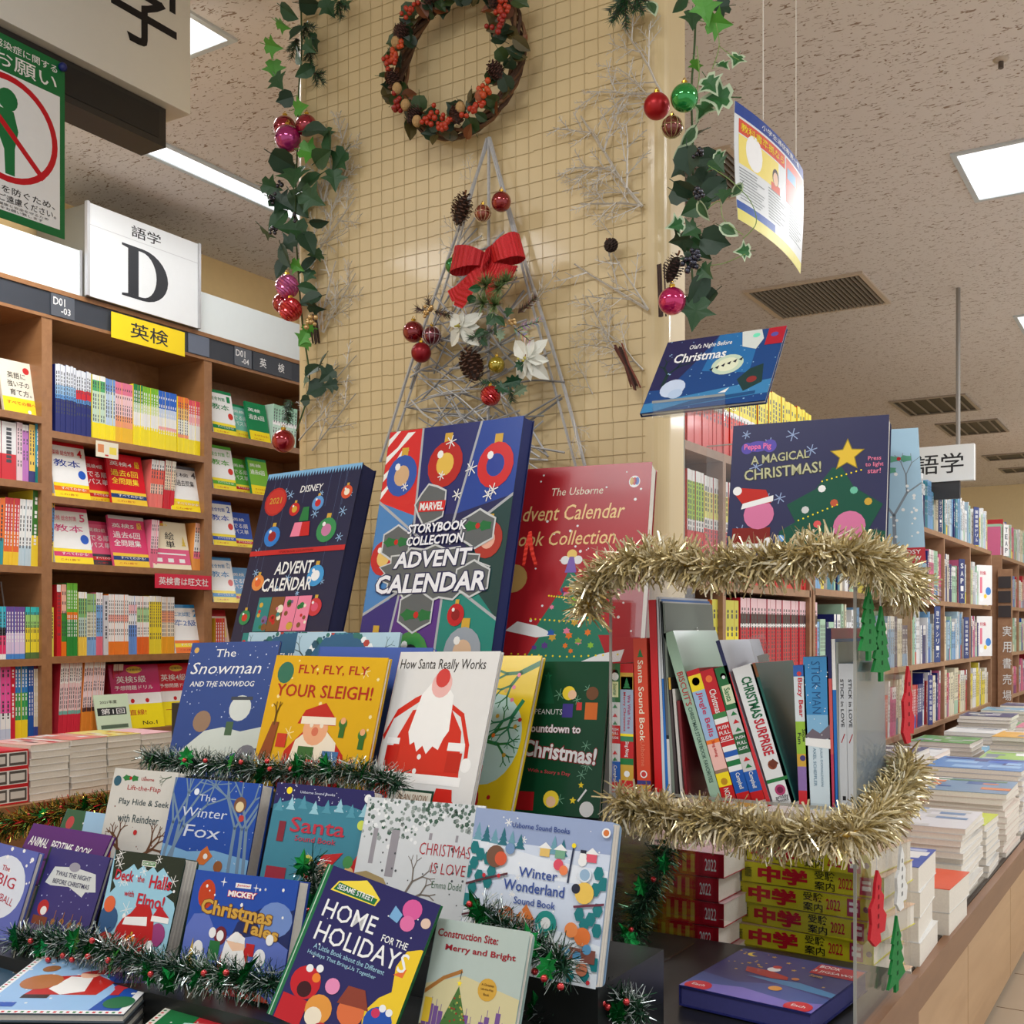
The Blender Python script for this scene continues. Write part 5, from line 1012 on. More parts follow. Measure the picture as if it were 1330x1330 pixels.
def etan(c):
    c.R(0,0,1,1,(236,226,196)); c.R(0,.9,.4,1,(200,60,50)); c.R(0,.1,1,.42,(220,90,130)); c.R(.1,.14,.25,.22,'white'); c.R(.4,.14,.55,.22,'white'); c.R(.7,.14,.85,.22,'white'); c.T('英検5',.3,.93,.4,hh=.06,col='yellow'); c.T('絵',.52,.70,.24,hh=.16,col='black'); c.T('単',.52,.52,.24,hh=.15,col='black'); c.R(.1,.3,.9,.33,'white'); c.tree(.1,.5,.12,.2,(110,160,70)); c.tree(.88,.5,.12,.2,(220,190,70))
face('cream and pink picture-word workbook above the red shelf banner',200,249,z3,.205,etan,(230,200,200))
prun(z3,250,271,6,.205,[(.25,(240,160,80)),(.4,(236,120,150)),(.8,W_),(1,(236,180,160))],'white spine with pink and orange foot at the right end of the third shelf',g,tilt=5)
xsign('shelf_banner', XD+.012, Yp(199,XD), Yp(272,XD), 1.512, 1.572, (214,34,66), 'red banner with white characters clipped to the third shelf edge', 'sign', [('英検書は旺文社', .5, .5, .88, dict(hh=.55, col='white', bold=.02))], 'plastic', .003)
def card(c): c.R(0,0,1,1,(232,226,206)); c.R(.08,.3,.35,.8,(220,140,90)); c.R(.6,.25,.92,.7,(240,220,90)); c.R(.4,.1,.55,.2,(200,60,60))
xsign('price_card', XD+.012, Yp(122,XD), Yp(151,XD), 2.012, 2.074, 'cream', 'small cream card clipped under the top shelf edge', 'card', art=card, m='print_matt', th=.001)
z4 = 1.241; g = 'mixed spines on the fourth shelf under the yellow sign'
prun(z4,74,80,2,.27,[(.9,(206,40,46)),(1,W_)],'red spine at the left end of the fourth shelf',g)
prun(z4,80,87,2,.272,[(.2,'orange'),(.6,(60,140,60)),(1,(236,180,160))],'orange footed green and salmon spine on the fourth shelf',g)
prun(z4,87,101,5,.278,[(.5,(50,140,60)),(.6,'orange'),(1,(110,180,60))],'green spine with an orange band on the fourth shelf',g)
prun(z4,102,113,4,.245,[(.3,(236,200,80)),(.6,(180,206,200)),(.9,(120,180,120)),(1,W_)],'green and yellow thin spine on the fourth shelf',g)
prun(z4,113,125,4,.24,[(.3,(130,170,214)),(.7,(230,226,200)),(1,(150,190,120))],'pale blue footed thin spine on the fourth shelf',g)
prun(z4,125,134,3,.245,[(.3,(226,110,130)),(.8,(120,170,220)),(1,W_)],'blue thin spine with pink foot on the fourth shelf',g)
prun(z4,135,141,1,.235,[(1,(206,206,210))],'broad grey-white spine on the fourth shelf',g)
prun(z4,141,167,10,.24,[(.22,(236,130,50)),(.55,W_),(.66,(240,180,170)),(1,W_)],'white spine with orange foot and salmon band on the fourth shelf',g)
prun(z4,167,178,4,.236,[(.5,(110,150,214)),(.7,W_),(.85,(240,190,190)),(1,W_)],'white topped blue spine on the fourth shelf',g)
prun(z4,178,194,6,.236,[(.3,(230,110,50)),(.55,W_),(.8,(170,214,160)),(1,W_)],'white and pale green spine with orange foot on the fourth shelf',g)
prun(z4,194,210,6,.238,[(.9,(236,214,60)),(1,W_)],'yellow spine on the fourth shelf',g)
prun(z4,210,227,7,.236,[(.3,(240,170,50)),(.55,(240,230,210)),(.75,(240,170,140)),(1,W_)],'white spine with amber foot at the right of the fourth shelf',g)
face('white workbook with blue heading standing on the fourth shelf near the navy calendar',229,266,z4,.21,wb('white',(40,130,190),['準2級'],'二次試験','orange','yellow','2',(30,90,170)),'white')
def yel(c):
    c.R(0,0,1,1,(226,190,170)); c.R(0,.85,1,1,(206,60,70))
    for i in range(6): c.R(.06+i*.155,.35,.15+i*.155,.7,(240,220,90),step=(i == 0))
face('pinkish sheet pack with yellow strips beside the calendar on the fourth shelf',262,300,z4,.19,yel,(220,150,140),dx=-.02)
z5 = .94; g = 'pink and red spines on the bottom shelf'
prun(z5,75,104,10,.285,[(.28,(214,50,70)),(.33,(120,180,170)),(.7,(240,214,214)),(1,(244,240,236))],'white-pink spine with red foot at the left of the bottom shelf',g,tilt=3,jit=.02)
prun(z5,105,132,9,.283,[(.3,(240,150,60)),(.36,(90,60,60)),(.9,(240,216,220)),(1,W_)],'pale pink spine with orange foot on the bottom shelf',g,tilt=4,jit=.02)
prun(z5,143,156,6,.262,[(.9,(190,60,80)),(1,W_)],'dark pink spine behind the drill workbooks on the bottom shelf',g,tilt=4,X=XB-.05)
def drill(bgc, n):
    def f(c): c.R(0,0,1,1,bgc); c.C(.5,.92,.16,(236,200,60),sy=.4); c.T('7日間完成',.5,.92,.3,hh=.04,col='black'); c.T('英検%s級' % n,.42,.77,.6,hh=.11,col='white',bold=.02); c.T('予想問題ドリル',.46,.64,.78,hh=.07,col='white',bold=.02); c.P([(0,.38),(0,.55),(1,.55),(1,.38)],'white'); c.C(.4,.43,.04,'red'); c.C(.7,.43,.04,'red'); c.R(0,0,1,.38,(244,226,30)); c.T('一直線!',.4,.25,.5,hh=.09,col=(190,60,40)); c.T('No.1',.7,.08,.3,hh=.06,col='black')
    return f
face('magenta drill workbook with number 5 on the bottom shelf',153,212,z5,.262,drill((190,40,100),'5'),(180,40,90),yaw=84)
face('red drill workbook with number 4 on the bottom shelf beside the magenta one',212,262,z5,.262,drill((206,30,50),'4'),(190,30,50),yaw=84)
def grn(c): c.R(0,0,1,1,(206,226,196)); c.R(.05,.45,.9,.65,(40,44,44)); c.T('2021年度',.4,.80,.5,hh=.09,col='black'); c.T('第1回',.5,.55,.7,hh=.15,col='white',bold=.02); c.R(.1,.1,.9,.2,(90,110,90))
face('pale green printed notice card standing at the front of the bottom shelf',128,172,z5,.15,grn,(200,220,190),t=.004,dx=.055,name='notice_card')
# bay 1 (left edge of picture)
def eigo(c): c.R(0,0,1,1,(230,222,204)); c.R(0,0,1,.30,(244,214,50)); c.C(.74,.84,.09,(200,50,50)); c.T('英語に',.45,.72,.5,hh=.12,col='black'); c.T('強い子の',.48,.56,.6,hh=.12,col='black'); c.T('育て方。',.52,.40,.6,hh=.12,col='black'); c.T('すべての親へ',.5,.2,.8,hh=.07,col=(206,50,50)); c.C(.7,.06,.05,'white')
face('cream book with a red apple and yellow band, top left shelf at the picture edge',6,53,2.13,.205,eigo,'cream',name='workbook',dx=-.01)
g = 'mixed spines on the second shelf at the left picture edge'; z = 1.883
for i, (p0, p1, n, h, bd, lab) in enumerate(((-18,22,2,.21,[(.45,(206,50,60)),(1,(226,226,226))],'thick white book with red lower band at the left picture edge'),(22,30,2,.215,[(1,(226,200,206))],'pale pink spine at the left picture edge'),(30,38,2,.21,[(.9,(190,120,190)),(1,W_)],'lilac spine at the left picture edge'),
    (38,46,2,.215,[(.2,(60,60,120)),(1,(236,200,90))],'yellow spine with navy foot, second shelf at the left picture edge'),(46,53,1,.225,[(.3,'teal'),(1,(70,160,190))],'turquoise spine, second shelf at the left picture edge'))):
    prun(z,p0,p1,n,h,bd,lab,g,seed=i)
prun(z,54,60,1,.235,[(1,(90,160,200))],'tall blue leaning spine on the second shelf at the left picture edge',g,tilt=-3)
g = 'colourful spines on the third shelf at the left picture edge'; z = 1.575
for i, (p0, p1, n, h, bd, lab) in enumerate(((-15,4,3,.24,[(.4,(60,150,160)),(1,(236,120,60))],'orange spine with teal foot at the left picture edge'),(4,24,5,.245,[(.2,(240,200,60)),(.5,(230,110,60)),(1,(206,60,70))],'red and orange spine on the third shelf at the left picture edge'),(24,40,4,.245,[(.3,(190,210,220)),(1,W_)],'white spine on the third shelf at the left picture edge'),
    (40,49,1,.285,[(.4,(240,210,60)),(1,(60,120,50))],'broad green spine with yellow foot on the third shelf at the left picture edge'),(49,69,6,.28,[(.35,(244,220,60)),(.8,(90,150,210)),(1,(236,190,60))],'yellow and blue spine on the third shelf at the left picture edge'))):
    prun(z,p0,p1,n,h,bd,lab,g,seed=i,tilt=2)
g = 'small thin spines on the fourth shelf at the left picture edge'; z = 1.235
for i, (p0, p1, n, h, bd, lab) in enumerate(((-10,8,4,.19,[(.1,W_),(.45,(230,60,110)),(.6,'black'),(1,(60,180,200))],'pink, black and turquoise thin spine at the left picture edge'),(8,33,7,.19,[(.1,(80,140,210)),(.5,(220,200,226)),(1,(110,80,150))],'lilac thin spine with a blue foot at the left picture edge'),
    (34,60,9,.19,[(.12,(90,120,70)),(.6,(240,220,60)),(.85,(160,210,120)),(1,(60,190,190))],'yellow-green thin spine at the left picture edge'),(61,70,3,.19,[(1,(236,226,90))],'pale yellow thin spine, right end of the fourth shelf at the left picture edge'))):
    prun(z,p0,p1,n,h,bd,lab,g,seed=i,X=XB+.01)
face('curved grey-white card standing behind the small yellow-green spines',14,70,z,.295,lambda c: (c.R(0,0,1,1,(206,204,204)), c.R(.9,0,1,1,(240,220,60)), c.T('英語',.5,.55,.4,hh=.08,col=(200,60,60))),(200,200,200),dx=-.16,t=.003,name='notice_card')
g = 'language book spines on the bottom shelf at the left picture edge'; z = .94
for i, (p0, p1, n, h, bd, lab) in enumerate(((-12,14,4,.285,[(.15,(200,210,230)),(.35,W_),(1,(236,90,160))],'bright pink spine on the bottom shelf at the left picture edge'),(14,20,1,.285,[(1,(206,40,60))],'red spine on the bottom shelf at the left picture edge'),(20,36,4,.285,[(.25,(244,214,50)),(.6,(60,160,90)),(1,(50,130,200))],'blue-green spine with yellow foot on the bottom shelf at the left picture edge'),
    (37,44,2,.28,[(1,(40,90,170))],'blue spine on the bottom shelf at the left picture edge'),(44,58,5,.285,[(.15,(60,80,160)),(.9,(220,214,190)),(1,(120,40,50))],'cream spine on the bottom shelf at the left picture edge'),(58,64,2,.25,[(1,(150,200,90))],'light green spine on the bottom shelf at the left picture edge'))):
    prun(z,p0,p1,n,h,bd,lab,g,seed=i)
# bay 3 (beside the pillar)
Gr = (30,130,80)
for z, nm, col, n2 in ((2.20,'top',Gr,'1'),(1.955,'second',(90,170,60),'準1'),(1.71,'third',(40,80,180),'2'),(1.46,'fourth',(40,130,190),'準2')):
    face('white workbook with %s heading, %s shelf beside the pillar' % ({Gr:'dark green'}.get(col, {(90,170,60):'light green',(40,80,180):'dark blue',(40,130,190):'sky blue'}.get(col)), nm),278,308,z,.205,wb('white',col,['教本'],'総合対策',(240,220,60),col,n2,col,(206,60,50)),'white')
    face('smaller %s workbook half hidden on the %s shelf beside the pillar' % ({'top':'green','second':'lime','third':'blue','fourth':'sky'}[nm], nm),306,330,z,.165,wb(col if nm != 'top' else (120,190,170),col,['でる順','パス単'],'英検',(240,220,60),'red' if nm != 'top' else None),col,dx=-.03)
face('green test workbook on the top shelf beside the pillar',326,352,2.20,.185,wb(Gr,Gr,['過去6回'],'英検','yellow'),Gr)
face('light green test workbook on the second shelf beside the pillar',328,352,1.955,.175,wb((120,180,60),Gr,['過去6回'],'英検','yellow'),Gr)
prun(2.20,353,384,9,.19,[(.5,(190,220,200)),(.6,W_),(1,(150,200,170))],'pale green spine on the top shelf beside the pillar','pale green spines beside the pillar',tilt=4)
prun(1.20,280,292,4,.19,[(.3,(240,200,60)),(1,(206,60,60))],'red spine with yellow foot just left of the navy calendar','red spines just left of the navy calendar')
# ---- right aisle bookcases
XQ = XR-.012
g = 'red and yellow guidebook spines on the top shelf right of the pillar'
prun(1.85,893,1003,26,.262,[(.46,(220,50,40)),(.52,W_),(1,(240,226,40))],'yellow topped red spine on the top shelf right of the pillar',g,X=XQ,jit=.015)
prun(1.85,1003,1020,4,.264,[(.40,(226,80,40)),(.58,(50,130,200)),(1,(240,226,40))],'yellow topped spine with a blue band on the top shelf right of the pillar',g,X=XQ)
prun(1.85,1020,1054,9,.262,[(.45,(226,70,40)),(1,(236,220,30))],'yellow and orange-red spine at the right end of the top shelf right of the pillar',g,X=XQ,jit=.03)
g = 'guidebook spines on the second shelf right of the pillar'
prun(1.48,893,915,6,.30,[(.45,(206,60,60)),(.55,W_),(.9,(170,210,80)),(1,W_)],'green topped red spine on the second shelf right of the pillar',g,X=XQ)
prun(1.48,915,951,9,.296,[(.5,(226,80,90)),(.6,W_),(.85,(230,226,120)),(1,W_)],'pale yellow topped red spine on the second shelf right of the pillar',g,X=XQ)
prun(1.48,951,1056,22,.29,[(.5,(206,60,60)),(1,(190,200,110))],'red and olive spine on the second shelf mostly behind the star book',g,X=XQ)
g = 'red guidebook spines on the third shelf seen through the acrylic case'
prun(1.14,893,925,5,.27,[(.4,(120,90,150)),(1,(150,150,170))],'violet-grey spine on the third shelf behind the acrylic case',g,X=XQ)
prun(1.14,925,960,6,.29,[(.35,(226,130,60)),(.7,(240,226,60)),(1,(206,200,80))],'yellow spine on the third shelf behind the acrylic case',g,X=XQ)
prun(1.14,962,1062,26,.30,[(.70,(200,44,60)),(.74,W_),(.84,(70,40,50)),(1,(236,200,206))],'red spine with black and pink top seen through the acrylic case',g,X=XQ)
prun(.86,960,1062,20,.22,[(.9,(190,60,80)),(1,W_)],'red spine on the lowest shelf behind the acrylic case','lowest red spines behind the acrylic case',X=XQ)
pal = {'white':(226,228,230),'navy':(34,44,110),'sky blue':(120,170,214),'pale green':(170,206,180),'yellow':(232,214,80),'pink':(214,110,150),'cream':(228,220,196),'teal':(50,130,150),'red':(190,50,60),'grey':(150,156,166),'light blue':(176,206,226),'blue':(50,100,180)}
rg = random.Random(11)
def mixed(z, y0, y1, shelf, bias, hmin=.19, hmax=.27, tilt=0, where='down the right aisle'):
    y = y0
    while y < y1-.03:
        t = rg.choice([.018,.024,.03,.04]); nm = rg.choice(bias); n = rg.choice([1,1,2,3]); n = min(n, max(1, int((y1-y)/t)))
        h = round(rg.uniform(hmin, hmax), 2); alt = pal[rg.choice(list(pal))]; kind = rg.randrange(3)
        bd = ([(1, pal[nm])], [(.3, alt), (1, pal[nm])], [(.75, pal[nm]), (1, 'white')])[kind]
        if y+n*t > y1: break
        run(XQ, z, y, y+n*t, n, h, bd, '%s spine on the %s shelf %s' % (nm, shelf, where), '%s spines, %s shelf %s' % (nm, shelf, where), side=pal[nm], tilt=tilt, d=.16, seed=rg.randrange(99), far=FARB); y += n*t+(.004 if rg.random() < .8 else .03)
for z, sh, b1, b2 in ((1.85,'top',['white','sky blue','navy','light blue','white','cream','teal'],['white','yellow','pale green','light blue','white']),(1.49,'second',['navy','white','pink','pale green','cream','white'],['white','yellow','pale green','cream']),(1.17,'third',['white','cream','pale green','sky blue','navy','light blue'],['white','pink','navy','cream']),(.86,'lowest',['white','pink','navy','red','yellow','cream'],['white','cream','yellow'])):
    y = 3.962
    while y < 7.8:
        e = 3.94+.792*(int((y-3.94)/.792)+1); mixed(z, y+.015, min(e, 7.88)-.015, sh, b1 if y < 6.6 else b2, tilt=3 if sh == 'lowest' else 0); y = e+.001
    for k in range(3): mixed(z, 8.36+k*.9+.02, 8.36+(k+1)*.9-.04, sh, ['white','cream','blue','pale green','pink','red'], where='of the farthest bookcase')
for px, z, h, w_, col, tx, lab in ((1219,1.85,.30,.034,(30,40,96),'プレートアップシリーズ','tall navy divider board on the top right shelf'),(1266,1.85,.23,.06,(36,50,110),'国語読解ドリル','navy divider board farther along the top right shelf'),(1247,1.49,.25,.06,(34,44,104),'SAPIX','navy divider board lettered SAPIX on the second right shelf'),
    (1215,1.17,.29,.055,(40,60,120),'理工学シリーズ','navy divider board on the third right shelf'),(1253,1.17,.24,.055,(36,50,110),'語句読解・語彙力','navy divider board farther along the third right shelf'),(1206,.86,.25,.04,(44,50,120),'中学受験国語理科','navy divider board on the lowest right shelf'),(1305,1.85,.22,.07,'white','TEAP','white divider board lettered TEAP on the farthest top shelf')):
    yc = Yp(px, XR); o = empty('divider_board', (XR+.01, yc, z), lab, 'divider', None, (0,0,math.radians(70)))
    b = MB(); b.box(-w_/2, w_/2, 0, .003, 0, h, col, 'plastic'); b.build('board', o); cv = Cv(w_, h, 'plastic')
    k = len(tx)
    for i, ch in enumerate(tx): cv.T(ch, .5, .93-.86*(i+.5)/k, .5, hh=.6/k, col='navy' if col == 'white' else 'white', bold=.01)
    cv.build(o)
def dog(c): c.R(0,0,1,1,(232,230,228)); c.T('特集',.4,.8,.4,hh=.1,col=(200,60,80)); c.R(.2,.3,.35,.7,(220,120,140)); c.C(.75,.35,.18,(70,130,200)); c.C(.55,.22,.10,(236,200,60)); c.C(.3,.15,.12,(240,240,240))
for px, z, lab in ((1276,1.49,'white panel with pink characters and coloured dots on the second right shelf'),(1276,1.17,'white panel with pink characters and coloured dots on the third right shelf')):
    yc = Yp(px, XR); book(lab, .14, .25, .006, (XR+.012, yc, z+.001), 60, 0, 0, 'white', art=dog, name='display_card', cat='card', mat='print_matt')
tag(FARB.build('shelf_books'), 'the many small mixed spines filling the far right bookcases', 'books', kind='stuff')
# ================================================================ piles on the tables
_pm = {}
ORD = ['topmost','second','third','fourth','fifth','sixth','seventh','eighth','ninth','tenth','eleventh','twelfth','thirteenth','fourteenth']
def pile(x, y, w_, d_, t, n, top, side, label, toplabel, rz=0, z0=ZT, jit=.004, page='paper', art=None, seed=1, grp=None, name='stacked_book', far=False):
    rg = random.Random(seed)
    for i in range(n):
        last = i == n-1; key = (w_, d_, round(t,4), str(top if last else side), str(side), str(page))
        if key not in _pm:
            b = MB(); W, D = w_/2, d_/2; e = min(.0012, t*.15)
            b.box(-W, W, -D, D, 0, e, side, 'print_gloss'); b.box(-W, W, -D, D, t-e-.0003, t-.0003, top if last else side, 'print_gloss'); b.box(-W+.001, W-.001, -D+.001, D-.001, e, t-e, page, 'page_edge'); b.box(-W, -W+.0015, -D, D, 0, t-.0003, side, 'print_gloss')
            _pm[key] = b.data('stacked_book')
        if far and not last: join_into(FARP, _pm[key], Matrix.Translation((x+rg.uniform(-jit, jit), y+rg.uniform(-jit, jit), z0+.0005+i*t)) @ Matrix.Rotation(rz+rg.uniform(-.03, .03), 4, 'Z')); continue
        o = put(name, _pm[key], None, (x+rg.uniform(-jit, jit), y+rg.uniform(-jit, jit), z0+.0005+i*t), (0, 0, rz+rg.uniform(-.03, .03)))
        tag(o, toplabel if last else ORD[n-1-i]+' from top, '+label, 'book')
        if last and art:
            cv = Cv(w_, d_, 'print_gloss'); art(cv)
            for mb, nm in ((cv.art, 'cover_print'), (cv.txt, 'title_lettering')):
                if mb.f: mb.build(nm, o, (0, -d_/2, t-.0003), (-math.pi/2, 0, 0))
def mag(cols, seed):
    def f(c):
        rg = random.Random(seed)
        for i in range(9): x, y = rg.random()*.8, rg.random()*.8; c.R(x, y, x+rg.uniform(.1,.35), y+rg.uniform(.08,.25), rg.choice(cols))
        c.R(.05,.82,.9,.93,rg.choice(cols))
    return f
pile(-.545,2.385,.14,.20,.050,4,(60,90,180),(226,226,224),'thick white book in the nearest pile, right table','blue and white thick book topping the nearest pile on the right table',seed=2,art=mag([(60,90,180),(190,200,230),'white'],2),rz=.05)
pile(-.535,2.66,.15,.21,.052,2,(226,80,40),(222,222,220),'thick white book under the orange one on the right table','orange covered thick book in the second pile of the right table',seed=3)
pile(-.60,2.985,.22,.29,.0145,13,(226,226,230),(224,222,218),'wavy white magazine in the pile behind the orange book','white magazine with printed columns topping the wavy pile',seed=4,jit=.01,art=mag([(180,190,200),(120,150,190),'lgrey'],3))
pile(-.56,3.30,.15,.21,.018,8,(200,214,60),(206,206,204),'thin grey-white book in the small pile under a lime cover','lime green booklet on the small pile near the table edge',seed=5)
pile(-.62,3.66,.27,.30,.017,11,(120,150,180),(220,206,196),'magazine in the pile under the orange and blue collage','blue and orange collage magazine on the right table',seed=6,jit=.008,art=mag([(60,100,160),(220,130,70),(90,130,90),'white'],5))
pile(-.64,4.08,.30,.33,.016,13,(90,140,200),(206,204,206),'magazine in the pile under a glossy blue cover','glossy blue covered magazine on the right table',seed=7,jit=.006,art=mag([(60,110,200),(150,190,230),(40,60,130)],6))
cyc = [((90,150,80),'green'),((214,110,140),'pink'),((50,60,110),'navy'),((200,60,60),'red'),((226,226,224),'white'),((226,170,60),'amber'),((110,170,200),'sky blue'),((150,190,90),'light green')]
k = 0; y = 4.45
while y < 8.0:
    for x, w_ in ((-.62,.26),(-.95,.25)):
        (c_, nm) = cyc[(k*3+1) % 8]; n = 6+(k*5) % 7
        pile(x, y, w_, .30, .018, n, c_, (214,210,206), 'book in the %s-topped pile number %d of the far right table, %s side' % (nm, k//2+1, 'aisle' if x > -.8 else 'shelf'), '%s magazine on the %s pile counted from the front, %s side' % (nm, ('first','second','third','fourth','fifth','sixth','seventh','eighth','ninth','tenth')[k//2], 'aisle' if x > -.8 else 'shelf'), seed=20+k, jit=.008, art=mag([c_, 'white', (190,190,190), (120,130,150)], 30+k), far=True); k += 1
    y += .37
for i, (y, n, c_, nm) in enumerate(((2.55,9,(120,60,70),'maroon'),(2.95,11,(226,226,224),'white'),(3.35,12,(200,90,60),'brick red'),(3.75,12,(110,160,90),'green'),(4.12,13,(70,80,120),'slate blue'))):
    pile(-.96, y, .24, .30, .018, n, c_, (214,210,206), 'book in the %s-topped pile beside the right shelves behind the acrylic case' % nm, '%s covered magazine topping a pile by the right shelves' % nm, seed=60+i, art=mag([c_,'white','gold'], 70+i), far=True)
tag(FARP.build('stacked_books'), 'undersides of the far piles of magazines along the right table', 'books', kind='stuff')
# exam guides seen through the case
def thick(label, x, y, z, w_, t, d_, rz, col, art, group, top=None):
    o = empty('exam_guide', (x, y, z), label, 'book', group, (0, 0, rz)); b = MB()
    b.box(-w_/2, w_/2, 0, d_, 0, .001, col, 'print_gloss'); b.box(-w_/2, w_/2, 0, d_, t-.0015, t-.0005, top or col, 'print_gloss'); b.box(-w_/2, w_/2, 0, .0012, 0, t-.0005, col, 'print_gloss'); b.build('cover', o)
    b = MB(); b.box(-w_/2+.002, w_/2-.002, .0013, d_-.002, .001, t-.0015, 'paper', 'page_edge'); b.build('page_block', o)
    cv = Cv(w_, t, 'print_gloss'); cv.L = 2; art(cv); cv.build(o); return o
def chu(c): c.T('中学',.30,.5,.36,hh=.78,col=(190,30,46),bold=.05); c.T('受験',.60,.74,.14,hh=.4,col='black',bold=.03); c.T('案内',.60,.27,.14,hh=.4,col='black',bold=.03); c.T('2022',.745,.5,.10,hh=.5,col=(190,30,46)); c.T('首都圏版',.05,.5,.05,hh=.5,col='black',rot=0); c.R(.84,.1,.93,.9,(170,60,90)); c.R(.855,.3,.915,.5,'white'); c.R(.855,.6,.915,.75,'white'); c.C(.97,.5,.02,(90,60,90))
offs = [0.0,.035,-.006,.012,0,-.01,.004]
for i in range(7):
    thick('yellow exam guide lettered in red, %s of the pile behind the case' % ('topmost','second','third','fourth','fifth','sixth','lowest')[6-i], -.607+offs[6-i]*.5-.01, 2.0, ZT+.001+i*.0392, .262, .0387, .19, -.10+.05*((i*7) % 3-1), (206,200,40), chu, 'yellow exam guides behind the acrylic case', (226,190,160))
def kou(c): c.R(.40,0,.76,1,(186,26,44)); c.R(0,0,.40,1,(120,30,44)); c.T('高校',.18,.5,.28,hh=.75,col=(206,160,160),bold=.03); [c.R(.44+.08*k,.12,.48+.08*k,.88,(206,170,80)) for k in range(4)]; c.R(.80,.1,.95,.9,(190,30,50)); c.T('2022',.875,.5,.11,hh=.5,col='white')
for i in range(6):
    thick('red gold-striped exam guide, %s of the pile left of the yellow ones' % ('topmost','second','third','fourth','fifth','lowest')[5-i], -.832+(.006 if i % 2 else -.004), 1.905, ZT+.001+i*.044, .20, .0435, .17, -.03, (170,24,40), kou, 'red exam guides left of the yellow ones', (226,190,196))
# ---- piles on the left table
XF = -3.03
def lp(p0, p1, n, t, top, side, nm, tl, seed, art=None, dz=.82):
    y0, y1 = Yp(p0, XF), Yp(p1, XF); w_ = .22
    pile(XF-w_/2, (y0+y1)/2, w_, (y1-y0)*.97, t, n, top, side, nm, tl, z0=dz, seed=seed, jit=.002, art=art)
def box_front(c): c.R(.03,.1,.97,.9,(240,236,230)); c.R(.05,.15,.44,.85,(90,84,80)); c.R(.08,.3,.4,.7,(220,214,206)); c.R(.5,.15,.95,.85,(90,84,80)); c.R(.53,.3,.9,.7,(220,214,206))
for i in range(3):
    y0, y1 = Yp(-14, XF), Yp(37, XF); o = empty('boxed_set', (XF, (y0+y1)/2, .8205+i*.054), 'red and white boxed book set at the left picture edge, %s of three' % ('lowest','middle','topmost')[i], 'box set', 'red boxed sets at the left picture edge', (0,0,math.pi/2))
    b = MB(); b.box(-(y1-y0)/2, (y1-y0)/2, 0, .24, 0, .0535, (206,40,46), 'print_gloss'); b.build('box', o); cv = Cv(y1-y0, .0535, 'print_gloss'); box_front(cv); cv.build(o)
lp(38,91,8,.0215,(232,190,180),(230,226,222),'white paperback in the first pile right of the red boxes','pink and white workbook topping the first pile right of the red boxes',81,mag([(206,60,70),'white','black'],81))
lp(91,140,9,.0195,(226,130,120),(232,228,224),'white paperback in the second pile on the left table','salmon covered workbook topping the second pile on the left table',82,mag([(226,150,140),'white'],82))
lp(140,184,9,.0195,(236,220,120),(236,232,222),'cream paperback in the third pile on the left table','yellow and red workbook topping the third pile on the left table',83,mag([(190,30,40),'yellow','white'],83))
lp(184,225,9,.019,(240,190,200),(234,226,222),'pale paperback in the fourth pile on the left table','pale pink workbook topping the fourth pile on the left table',84)
# ================================================================ tinsel, greenery, baubles
def smooth_path(P, k=8):
    P = [Vector(p) for p in P]; out = []
    for i in range(len(P)-1):
        a, b, c, d = P[max(i-1, 0)], P[i], P[i+1], P[min(i+2, len(P)-1)]
        for j in range(k):
            t = j/k; out.append(.5*((2*b)+(c-a)*t+(2*a-5*b+4*c-d)*t*t+(3*b-a-3*c+d)*t**3))
    return out+[P[-1]]
def strands(mb, path, n, ln, wd, cols, m, rg, tip=None, lim=None):
    seg = [(path[i], path[i+1]) for i in range(len(path)-1)]; L = [(b-a).length for a, b in seg]; T = sum(L)
    for i in range(n):
        r = rg.random()*T; k = 0
        while r > L[k] and k < len(L)-1: r -= L[k]; k += 1
        a, b = seg[k]; p = a.lerp(b, min(1, r/max(L[k], 1e-6))); t = (b-a).normalized()
        d = Vector((rg.gauss(0,1), rg.gauss(0,1), rg.gauss(0,1))); d -= t*d.dot(t)*.6; d.normalize()
        l = ln*rg.uniform(.45, 1.1); s = d.cross(Vector((rg.gauss(0,1), rg.gauss(0,1), rg.gauss(0,1)))).normalized()*wd*rg.uniform(.5, 1.3)/2
        bend = Vector((rg.gauss(0,.3), rg.gauss(0,.3), rg.gauss(0,.3)-.25)); q1 = p+d*l*.55; q2 = p+(d+bend*.6).normalized()*l
        c = C(rg.choice(cols)); mb.mesh([p-s*.6, p+s*.6, q1-s, q1+s], [(0,1,3,2)], c, m)
        s2 = (s+d.cross(s)*rg.uniform(-.8,.8)).normalized()*s.length; c2 = C(tip) if tip and rg.random() < .45 else c
        mb.mesh([q1-s, q1+s, q2-s2*.7, q2+s2*.7], [(0,1,3,2)], c2, m)
